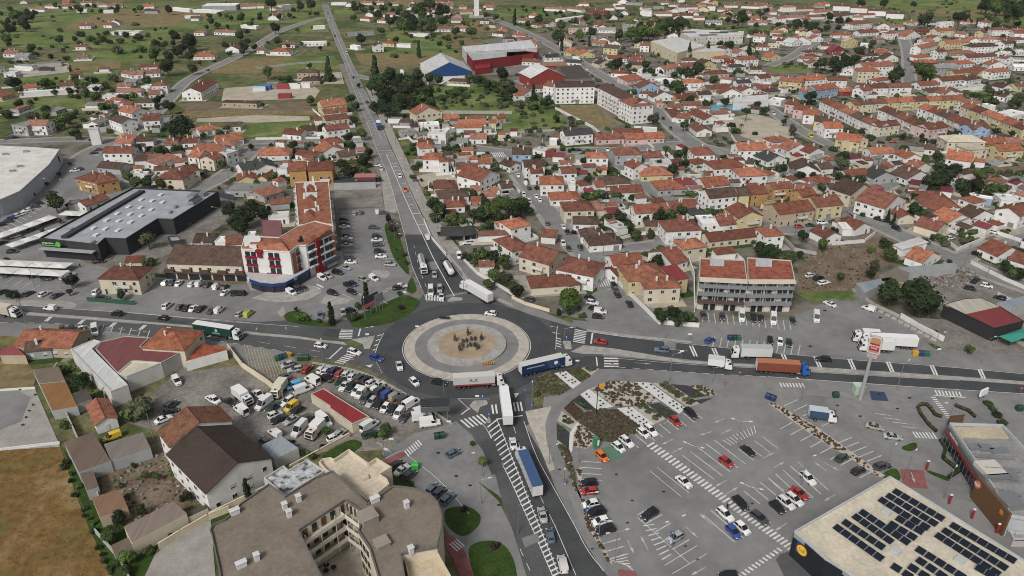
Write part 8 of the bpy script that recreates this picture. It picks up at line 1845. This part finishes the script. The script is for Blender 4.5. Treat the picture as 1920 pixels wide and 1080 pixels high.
# crash barrier of the roundabout apron edge (east)
# ---------------------------------------------------------------- bronze herd on the roundabout
BRZ=noisy('bronze',[(.3,(.035,.030,.026)),(.7,(.085,.072,.06))],1.5,4,.5,spec=.5); STONEW=noisy('pale_bronze',[(.3,(.20,.19,.18)),(.7,(.30,.29,.27))],1.5,4,.7)
def skin(name,verts,edges,rads,mat,parent,sub=1):
    me=bpy.data.meshes.new(name); me.from_pydata(verts,edges,[]); o=ob(name,me,parent)
    m=o.modifiers.new('skin','SKIN'); m.use_smooth_shade=True
    sv=me.skin_vertices[0].data
    for i,r in enumerate(rads): sv[i].radius=(r,r) if not hasattr(r,'__len__') else r
    sv[0].use_root=True
    s=o.modifiers.new('sub','SUBSURF'); s.levels=sub; s.render_levels=sub
    me.materials.append(mat); return o
def quadruped(parent,name,mat,horse,stride=0,sc_=1.0):
    h=1.15 if horse else .95; nk=[(.95,0,h+.25),(1.25,0,h+.75),(1.45,0,h+.85),(1.8,0,h+.62)] if horse else [(1.0,0,h+.12),(1.3,0,h+.15),(1.5,0,h+.08),(1.8,0,h-.18)]
    v=[(0,0,h),(-.75,0,h+.05),(.7,0,h+.06)]; r=[.40 if horse else .44,.38,.42 if horse else .5]; e=[(0,1),(0,2)]
    k=2
    for i,(p,rr) in enumerate(zip(nk,(.30,.20,.19,.11) if horse else (.40,.28,.24,.14))): v.append(p); r.append(rr); e.append((k,len(v)-1)); k=len(v)-1
    for sx in (1,-1):
        for sy in (1,-1):
            s=stride*(1 if sx*sy>0 else -1)*.28
            base=2 if sx>0 else 1; x=.72 if sx>0 else -.78
            pts=[(x,sy*.22,h-.25),(x+s*.5+(-.08 if sx<0 else .04),sy*.24,h*.5),(x+s,sy*.24,h*.24),(x+s*1.05+.06,sy*.24,.04)]
            k=base
            for p,rr in zip(pts,(.19,.10,.075,.09)): v.append(p); r.append(rr); e.append((k,len(v)-1)); k=len(v)-1
    k=1
    for p,rr in zip([(-1.12,0,h+.08),(-1.25,0,h-.3),(-1.28,0,h-.7)],(.08,.055,.05)): v.append(p); r.append(rr); e.append((k,len(v)-1)); k=len(v)-1
    o=skin(name,[tuple(q*sc_ for q in p) for p in v],e,[q*sc_ for q in r],mat,parent)
    for sg in (1,-1):
        hx,hz=(1.42,h+1.02) if horse else (1.5,h+.2)
        g=MB(); g.tube((hx*sc_,sg*.09*sc_,hz*sc_),((hx+.02)*sc_,sg*(.13 if horse else .45)*sc_,(hz+(.16 if horse else .1))*sc_),.05*sc_,.02,6)
        if not horse: g.tube(((hx+.02)*sc_,sg*.45*sc_,(hz+.1)*sc_),((hx+.18)*sc_,sg*.5*sc_,(hz+.4)*sc_),.035,.01,6)
        ob('ear' if horse else 'horn',g.mesh('horn',[mat]),o)
    return o
def rider(parent,mat,z):
    v=[(0,0,z),(0,0,z+.3),(.02,0,z+.55),(.03,0,z+.72),(.04,0,z+.86),(.05,0,z+.98)]; r=[.19,.17,.21,.08,.10,.11]; e=[(0,1),(1,2),(2,3),(3,4),(4,5)]
    for sy in (1,-1):
        k=0
        for p,rr in zip([(.22,sy*.32,z-.05),(.30,sy*.45,z-.5),(.15,sy*.46,z-.92),(.32,sy*.46,z-.98)],(.13,.10,.07,.06)): v.append(p); r.append(rr); e.append((k,len(v)-1)); k=len(v)-1
        k=2
        for p,rr in zip([(.05,sy*.30,z+.50),(.18,sy*.38,z+.26),(.42,sy*.22,z+.26)],(.09,.065,.05)): v.append(p); r.append(rr); e.append((k,len(v)-1)); k=len(v)-1
    o=skin('rider',v,e,r,mat,parent)
    g=MB(); g.tube((.05,0,z+1.03),(.05,0,z+1.06),.26,.26,12); g.tube((.05,0,z+1.06),(.05,0,z+1.18),.12,.10,10); ob('hat',g.mesh('hat',[mat]),o)
T(480,540)
for i,(x,y,a,base) in enumerate([(1590,350,-1.55,'bronze rider on horseback behind the herd, highest of the five'),(1492,395,-1.3,'bronze rider on horseback at the left flank of the herd'),(1692,390,-1.9,'bronze rider on horseback at the right flank of the herd'),(1527,468,-1.2,'bronze rider on horseback at the front left of the herd'),(1662,458,-2.0,'bronze rider on horseback at the front right of the herd')]):
    o=thing('horse_rider_statue',base,'statue',P(x,y,.72),a,'bronze herd on the roundabout'); o.scale=(.9,)*3
    h_=quadruped(o,'horse',BRZ,True,.8 if i%2 else -.6); rider(o,BRZ,1.72)
    g=MB(); g.box((0,0,-.05),(2.6,.9,.16)); ob('plinth',g.mesh('plinth',[STONEW]),o)
for i,(x,y,a,m) in enumerate([(1550,405,-1.4,BRZ),(1578,400,-1.6,BRZ),(1613,388,-1.5,BRZ),(1642,388,-1.7,BRZ),(1545,435,-1.3,BRZ),(1577,440,-1.6,STONEW),(1606,432,-1.5,BRZ),(1638,432,-1.8,BRZ)]):
    o=thing('bull_statue',('pale' if m is STONEW else 'dark')+' bronze bull statue in the herd','statue',P(x,y,.72),a,'bronze herd on the roundabout'); o.scale=(.8,)*3
    quadruped(o,'bull',m,False,.7 if i%2 else -.7)
    g=MB(); g.box((0,0,-.05),(2.3,.8,.14)); ob('plinth',g.mesh('plinth',[STONEW]),o)
# ---------------------------------------------------------------- people
SKIN=pm('skin',(.32,.18,.12),.6)
def person(x,y,a,top,leg,base):
    o=thing('person',base,'person',P(x,y,.12),a)
    cl=pm('cloth_'+str(top),top,.9); pl=pm('cloth_'+str(leg),leg,.9)
    v=[(0,0,.95),(0,0,1.2),(0,0,1.42),(0,0,1.52),(.01,0,1.62),(.02,0,1.72)]; r=[.15,.15,.18,.06,.09,.09]; e=[(0,1),(1,2),(2,3),(3,4),(4,5)]
    for sy in (1,-1):
        k=0
        for p,rr in zip([(.02,sy*.10,.85),(.08*sy,sy*.11,.48),(.12*sy-.05,sy*.11,.08),(.12*sy+.12,sy*.12,.04)],(.11,.075,.05,.05)): v.append(p); r.append(rr); e.append((k,len(v)-1)); k=len(v)-1
        k=2
        for p,rr in zip([(0,sy*.21,1.38),(-.04*sy,sy*.25,1.1),(.06-.06*sy,sy*.24,.86)],(.07,.05,.04)): v.append(p); r.append(rr); e.append((k,len(v)-1)); k=len(v)-1
    b_=skin('body',v,e,r,SKIN,o)
    g=MB(); g.hexa([(-.15,-.2,.92),(.15,-.2,.92),(.15,.2,.92),(-.15,.2,.92)],[(-.14,-.24,1.46),(.14,-.24,1.46),(.14,.24,1.46),(-.14,.24,1.46)]); ob('jacket',g.mesh('jacket',[cl]),o)
    for sy in (1,-1): g=MB(); g.tube((.02,sy*.10,.95),(.1*sy-.02,sy*.11,.12),.125,.085,8); ob('trouser_leg',g.mesh('trouser_leg',[pl]),o)
    g=MB(); g.blob((0,0,1.76),(.11,.10,.09),0,1,.05,8,5); ob('hair',g.mesh('hair',[BLACKP]),o)
T(960,540); person(378,225,.5,(.16,.20,.34),(.03,.035,.06),'person in a blue top standing on the verge by the side lane')
T(960,810); person(1612,575,.5,(.02,.02,.025),(.02,.02,.025),'person in black walking beside the striped walkway')
T(960,810); person(395,400,1.6,(.08,.13,.28),(.5,.5,.5),'person in a blue top walking down the footpath')
T(0,270); person(603,925,2.,(.02,.02,.022),(.02,.02,.022),'person in dark clothes crossing the supermarket car park')
# ---------------------------------------------------------------- smaller houses and yards that fill the quarters between the ones placed one by one
ir=random.Random(21)
def inpoly(x,y,poly):
    r=False
    for i in range(len(poly)):
        a,b_=poly[i],poly[i-1]
        if (a[1]>y)!=(b_[1]>y) and x<(b_[0]-a[0])*(y-a[1])/(b_[1]-a[1])+a[0]: r=not r
    return r
KEEP=[[(1340,225),(1420,212),(1480,235),(1490,262),(1430,270),(1390,255)],[(1041,201),(1112,196),(1162,236),(1110,240)],[(1325,194),(1395,194),(1395,214),(1325,214)],[(765,322),(905,310),(905,345),(780,352)]]
SEG=[(a,b_,w) for pts,w in STREETS for a,b_ in zip(pts,pts[1:])]
def street_clear(p,m):
    for a,b_,w in SEG:
        if abs(a.x-p.x)>90 and abs(a.y-p.y)>90: continue
        d=b_-a; L=d.length_squared
        t=max(0,min(1,((p.x-a.x)*d.x+(p.y-a.y)*d.y)/L)) if L else 0
        if (p.x-a.x-d.x*t)**2+(p.y-a.y-d.y*t)**2<(w/2+m)**2: return False
    return True
def infill(poly,n,kinds,wr,dr,walls_,roofs,gap=.62,stor=(1,)):
    xs=[p[0] for p in poly]; ys=[p[1] for p in poly]; k=0
    T(0,0,1)
    for _ in range(n*25):
        if k>=n: break
        x,y=ir.uniform(min(xs),max(xs)),ir.uniform(min(ys),max(ys))
        if not inpoly(x,y,poly) or any(inpoly(x,y,k_) for k_ in KEEP): continue
        p=W(x,y); wd,dd=ir.uniform(*wr),ir.uniform(*dr); near=None; bd=1e9; ok=True
        for h in HOUSES:
            dx,dy=h[0].x-p.x,h[0].y-p.y; q=math.hypot(dx,dy)
            if q<bd: bd=q; near=h
            if q<gap*(max(wd,dd)+(h[2]+h[3])/2): ok=False; break
        if not ok or not street_clear(p,max(wd,dd)*.6+1.5): continue
        st_=ir.choice(stor); ang=(near[1] if near else 0)+ir.choice((0,0,0,.12,-.1)); 
        if math.cos(ang)<0: ang+=math.pi
        He=st_*2.75+.35; u=Vector((math.cos(ang),math.sin(ang),0)); v=Vector((-u.y,u.x,0))
        a=p-u*wd/2-v*dd/2; b_=p+u*wd/2-v*dd/2; a.z=b_.z=He
        ax,ay=pix(a); bx_,by_=pix(b_)
        house(ax,ay,bx_,by_,dd,st_,ir.choice(kinds),ir.choice(walls_),ir.choice(roofs)); k+=1
    return k
infill([(1010,62),(1060,10),(1240,0),(1480,8),(1660,25),(1700,70),(1690,150),(1500,130),(1440,120),(1290,130),(1200,130),(1120,100)],70,'ggheee',(9,15),(8,11),'wwwwwcgy','krrobkr',.6,(1,1,2))
infill([(1690,40),(1990,60),(1990,300),(1860,250),(1740,180),(1700,150)],40,'ggheee',(9,15),(8,11),'wwwwccy','rrokrb',.6,(1,2,2))
infill([(870,10),(1000,30),(1100,95),(1080,130),(960,90)],14,'gh',(9,14),(8,10),'wwcg','rkob',.65,(1,))
infill([(1110,140),(1300,135),(1480,150),(1440,260),(1290,250)],30,'gmf',(5,9),(4,7),'wwwg','rbkgw',.55)
infill([(960,250),(1180,270),(1480,280),(1920,280),(1920,520),(1600,420),(1450,440),(1280,500),(1130,470)],80,'mmfg',(4,7.5),(3.5,6),'wwwgc','rbkgoR',.50)
infill([(480,275),(700,270),(720,340),(620,330),(540,330)],10,'mmf',(4,7),(3,5),'wwg','rbgk',.55)
infill([(740,215),(950,250),(940,400),(830,440),(760,320)],30,'mmfg',(4,8),(3.5,6),'wwgc','rbkgo',.55)
infill([(180,190),(320,200),(300,300),(460,270),(420,340),(300,350),(180,290)],26,'mmfg',(4,8),(4,6),'wwgc','rbkgo',.55)
infill([(0,5),(330,5),(420,20),(560,10),(560,40),(0,60)],9,'gge',(9,15),(8,11),'wwwg','krob',.8)
infill([(630,10),(870,5),(880,40),(700,45)],20,'ggheee',(9,14),(8,10),'wwwc','krobk',.7)
infill([(0,110),(120,100),(330,150),(230,230),(0,220)],7,'gmf',(6,12),(5,8),'wwg','krbg',.8)
# ---------------------------------------------------------------- yards round the houses, annexes and garden trees
YM={m:MB() for m in ('SAND','PAVE','GRAVEL','GREEN','SOIL')}
yr=random.Random(3)
for i,(o,ang,Wd,D,n,s,rnd,root,wc,annex) in enumerate(HOUSES):
    if not annex or s>6.5: continue
    ca,sa=math.cos(ang),math.sin(ang)
    e=[yr.uniform(1,3.5) for _ in range(3)]+[yr.uniform(2,7)]
    q=[(-Wd/2-e[0],-D/2-e[1]),(Wd/2+e[2],-D/2-e[1]),(Wd/2+e[2],D/2+e[3]),(-Wd/2-e[0],D/2+e[3])]
    z=.028+.00006*i
    YM[yr.choice(['SAND','PAVE','GRAVEL','GRAVEL','GREEN','GREEN','SOIL'])].poly([(o.x+x*ca-y*sa,o.y+x*sa+y*ca,z) for x,y in q])
    if yr.random()<.62 and n<3 and Wd>7 and s<5.5:      # lean-to annex at the back
        w_,d_,h_=yr.uniform(2.6,5),yr.uniform(2.2,4),yr.uniform(2.2,2.7); sx=yr.choice((-1,1)); x=sx*(Wd/2-w_/2-.5); y=D/2-.35+d_/2
        g=MB(); g.hexa([(-w_/2,-d_/2,0),(w_/2,-d_/2,0),(w_/2,d_/2,0),(-w_/2,d_/2,0)],[(-w_/2,-d_/2,h_+.5),(w_/2,-d_/2,h_+.5),(w_/2,d_/2,h_),(-w_/2,d_/2,h_)])
        a_=ob('annex',g.mesh('annex',[WALL]),root,wc,(x,y,0))
        g=MB(); g.hexa([(-w_/2-.2,-d_/2,h_+.52),(w_/2+.2,-d_/2,h_+.52),(w_/2+.2,d_/2+.25,h_-.02),(-w_/2-.2,d_/2+.25,h_-.02)],[(-w_/2-.2,-d_/2,h_+.64),(w_/2+.2,-d_/2,h_+.64),(w_/2+.2,d_/2+.25,h_+.1),(-w_/2-.2,d_/2+.25,h_+.1)]); ob('annex_roof',g.mesh('annex_roof',[ROOF if yr.random()<.6 else METALROOF]),a_,vary(RCOL[yr.choice('orbkkg')],yr,.2))
    if yr.random()<.42 and 2.0<s<5.3 and n<3:
        c=[Vector((o.x+x*ca-y*sa,o.y+x*sa+y*ca,0)) for x,y in q]
        k0=yr.choice((0,1)); run=[c[3],c[0],c[1]] if k0 else [c[0],c[1],c[2]]
        if all(street_clear(p,.6) for p in run+[(run[0]+run[1])/2,(run[1]+run[2])/2]):
            T(0,0,1); wall_run([pix((p.x,p.y,0)) for p in run],yr.uniform(.9,1.6),WC[yr.choice('wwwc')],'white rendered garden wall' if yr.random()<.5 else 'pale garden wall round a yard',name='garden_wall')
    if yr.random()<.5 and n<3 and 1.5<s<5.2:
        sx=yr.choice((-1,1)); x=sx*(Wd/2+1.2); y=yr.uniform(0,D/2+2)
        p=Vector((o.x+x*ca-y*sa,o.y+x*sa+y*ca,0)); px_,py_=pix((p.x,p.y,1)); T(0,0,1)
        tree(px_,py_,yr.uniform(.9,1.8)*scale_at(p),*yr.choice([('bush','t'),('bush','d'),('round','t'),('round','d'),('bush','o')]))
for k,m in YM.items():
    if m.v: struct('yard_ground',m.mesh('yard_ground',[globals()[k]]))
# hedges and garden shrubs that nobody could count, scattered through the quarters
def scatter(name,polys,n,rr,mats,seed,clear=.5):
    rnd=random.Random(seed); b=MB()
    BK={}
    for h in HOUSES: BK.setdefault((int(h[0].x//25),int(h[0].y//25)),[]).append(h)
    protos=[]
    for k in range(5):
        m=MB()
        for i in range(4): m.blob((rnd.uniform(-.6,.6),rnd.uniform(-.5,.5),rnd.uniform(.3,.7)),(rnd.uniform(.4,.7),)*2+(rnd.uniform(.4,.6),),0,rnd.randrange(999),.35,6,4)
        for i in range(40):
            d=Vector((rnd.gauss(0,1),rnd.gauss(0,1),abs(rnd.gauss(0,1)))).normalized(); p=Vector((d.x,d.y,d.z*.9+.25)); u=d.orthogonal().normalized()*rnd.uniform(.12,.25); w=d.cross(u)
            m.poly([p-u,p+w,p+u,p-w])
        protos.append(m)
    for poly,nn in polys:
        xs=[p[0] for p in poly]; ys=[p[1] for p in poly]; k=0
        for _ in range(nn*20):
            if k>=nn: break
            x,y=rnd.uniform(min(xs),max(xs)),rnd.uniform(min(ys),max(ys))
            if not inpoly(x,y,poly) or any(inpoly(x,y,k_) for k_ in KEEP): continue
            p=W(x,y); bad=False
            for i in (-1,0,1):
                for j in (-1,0,1):
                    for h in BK.get((int(p.x//25)+i,int(p.y//25)+j),()):
                        dx,dy=p.x-h[0].x,p.y-h[0].y; ca,sa=math.cos(h[1]),math.sin(h[1])
                        if abs(dx*ca+dy*sa)<h[2]/2+.6 and abs(-dx*sa+dy*ca)<h[3]/2+.6: bad=True
            if bad or not street_clear(p,1.2): continue
            k+=1; m=rnd.choice(protos); q=rnd.uniform(*rr); a=rnd.uniform(0,6.28); ca,sa=math.cos(a)*q,math.sin(a)*q; st_=rnd.uniform(1,2.2); n0=len(b.v); hz=q*rnd.uniform(.8,1.5); mt=rnd.randrange(len(mats))
            for vx,vy,vz in m.v: vx*=st_; b.v.append((p.x+vx*ca-vy*sa,p.y+vx*sa+vy*ca,vz*hz))
            b.f.extend(tuple(n0+i for i in f) for f in m.f); b.m.extend([mt]*len(m.f))
    return struct(name,b.mesh(name,mats),'stuff')
TW=[LM['t'],LM['d'],LM['o']]
scatter('garden_hedges',[([(1010,62),(1060,10),(1240,0),(1480,8),(1660,25),(1990,60),(1990,300),(1700,200),(1500,130),(1290,130),(1120,100)],900),([(960,130),(1300,130),(1480,150),(1700,190),(1920,280),(1920,520),(1600,420),(1450,440),(1280,500),(1130,470),(960,300)],520),([(740,215),(950,250),(940,440),(830,440),(760,320)],120),([(180,190),(320,200),(470,270),(700,270),(700,340),(480,350),(180,290)],110)],0,(.8,2.0),TW,5)
scatter('field_undergrowth',[([(0,5),(600,5),(620,60),(450,100),(330,190),(230,250),(0,250)],70),([(640,5),(990,10),(1000,60),(860,60),(700,60)],80),([(690,60),(860,70),(870,110),(690,110)],12),([(1600,0),(2000,0),(2000,50),(1640,30)],60),([(700,170),(960,165),(1020,200),(720,212)],90)],0,(1.0,2.6),TW,6)
# the smallest of the trees and shrubs read as one mass
for kinds,nm in ((('round',),'far_tree_mass'),(('bush',),'far_shrub_mass')):
    l=sorted([t for t in TREES if t[4] in kinds],key=lambda t:-t[0])[285:]
    if not l: continue
    b=MB(); ms=[]; dead=set(); kill=[]
    for r_,o,cm,mk,sh in l:
        ch=list(o.children); c_=[c for c in ch if c.name.startswith('crown')][0]
        if LM[mk] not in ms: ms.append(LM[mk])
        n0=len(b.v); sx,sy,sz=c_.scale; a=c_.rotation_euler[2]; ca,sa=math.cos(a),math.sin(a); ox,oy,oz=o.location.x,o.location.y,c_.location.z
        for v in cm.vertices: x,y,z=v.co; x*=sx;y*=sy; b.v.append((ox+x*ca-y*sa,oy+x*sa+y*ca,oz+z*sz))
        b.f.extend(tuple(n0+i for i in p.vertices) for p in cm.polygons); b.m.extend([ms.index(LM[mk])]*len(cm.polygons))
        if sh!='bush': 
            n1=len(b.v); b.tube((ox,oy,0),(ox,oy,oz),.25,.15,5,ms.index(LM[mk]))
        dead.add(o.name)
        kill.extend(ch); kill.append(o)
    THINGS[:]=[t for t in THINGS if t[0].name not in dead]
    bpy.data.batch_remove(kill)
    struct(nm,b.mesh(nm,ms),'stuff')
# ---------------------------------------------------------------- labels: say which one
LM_=[('the roundabout',875,650),('the used car yard',680,740),('the roadside workshop',230,660),('the white two-storey building',400,870),('the cream flats',640,980),('the dry field',90,960),('the shop flats',540,490),('the long shop building',390,480),('the grey supermarket',240,420),('the white-roofed warehouse',50,310),('the ochre building',580,320),('the transformer tower',183,250),('the stepped townhouses',625,210),('the haulier compound',500,165),('the far left meadows',120,130),('the slim white monument',894,20),('the blue-gabled warehouse',835,130),('the red factory',950,100),('the brick red hall',1018,140),('the L-shaped flats',1130,190),('the cream warehouse',1270,90),('the school',1380,65),('the blue pool',1360,205),('the sand yard',1420,240),('the pink-ended terrace',1740,240),('the yellow back terrace',1700,190),('the slanting street',1520,240),('the wide right street',1703,115),('the scrub lot',1610,490),('the galleried flats',1395,540),('the corner terrace',1040,520),('the tent car shelter',860,430),('the blue street house',980,280),('the bare garden plot',1225,450),('the big red hipped house',1770,380),('the scrap yard',1770,530),('the charcoal workshop',1850,600),('the lorry park',1680,620),('the restaurant',1850,850),('the discount supermarket',1650,1000),('the planted beds',1170,750),('the green field',850,190),('the gabled cream house',805,215),('the curved left road',350,150),('the far top town',1300,20),('the far top left farms',130,10),('the dark pines',1710,550),('the orange hipped pair',1240,340),('the ochre courtyard houses',1490,350),('the apricot villa',190,340),('the straight street',1200,190),('the far road fork',570,45),('the allotment',990,230),('the open shed rows',520,350),('the far right streets',1850,100)]
ORD=['','second','third','fourth','fifth','sixth','seventh','eighth','ninth','tenth','eleventh','twelfth','thirteenth','fourteenth','fifteenth','sixteenth','seventeenth','eighteenth','nineteenth','twentieth']
def ordn(i,n): 
    if i==0: return 'leftmost'
    if i==n-1: return 'rightmost'
    n_=i+1; tens={2:'twenty',3:'thirty',4:'forty',5:'fifty',6:'sixty',7:'seventy'}
    return (ORD[i] if i<20 else (tens[n_//10]+('-'+('first '+' '.join(ORD[1:9])).split()[n_%10-1] if n_%10 else 'th').replace('yth','ieth')))+' from left'
byb={}
for o,base,where in THINGS:
    p=o.location; u,v=pix((p.x,p.y,p.z+1)); byb.setdefault(base,[]).append((o,where,u,v))
def put(o,s):
    w=s.split()
    o['label']=' '.join(w[:16])
used=set()
for base,it in byb.items():
    if len(it)==1 and len(base.split())>=4:
        o,wh,u,v=it[0]; s=base if len(base.split())>=6 else base+' '+(wh or 'near '+min(LM_,key=lambda q:(q[1]-u)**2+(1.6*(q[2]-v))**2)[0]); put(o,s); used.add(s); continue
    b={}
    for o,wh,u,v in it:
        near=min(LM_,key=lambda q:(q[1]-u)**2+(1.6*(q[2]-v))**2)
        b.setdefault(wh if (wh and it[0][0].get('category') in ('car','van','house','bin','plant','canopy','table')) else None or (wh if wh and len(base.split())+len(wh.split())<=11 and it[0][0].get('category') not in ('tree','shrub') else 'near '+near[0]),[]).append((u,v,o))
    for wh,l in b.items():
        l.sort(key=lambda q:q[0])
        for i,(u,v,o) in enumerate(l):
            s=base+' '+wh
            if len(l)>1: s+=', '+ordn(i,len(l))
            put(o,s)

# ---------------------------------------------------------------- thin summer haze over the plain
g=MB(); g.box((0,2150,64.5),(7100,4800,131)); HZ=bpy.data.materials.new('haze_air'); HZ.use_nodes=True; hn=HZ.node_tree
for n_ in list(hn.nodes):
    if n_.type=='BSDF_PRINCIPLED': hn.nodes.remove(n_)
pv=hn.nodes.new('ShaderNodeVolumePrincipled'); pv.inputs['Color'].default_value=(.86,.9,.94,1); pv.inputs['Density'].default_value=.00004; pv.inputs['Anisotropy'].default_value=.2
hn.links.new(pv.outputs[0],hn.nodes['Material Output'].inputs['Volume'])
struct('haze',g.mesh('haze',[HZ]),'stuff')
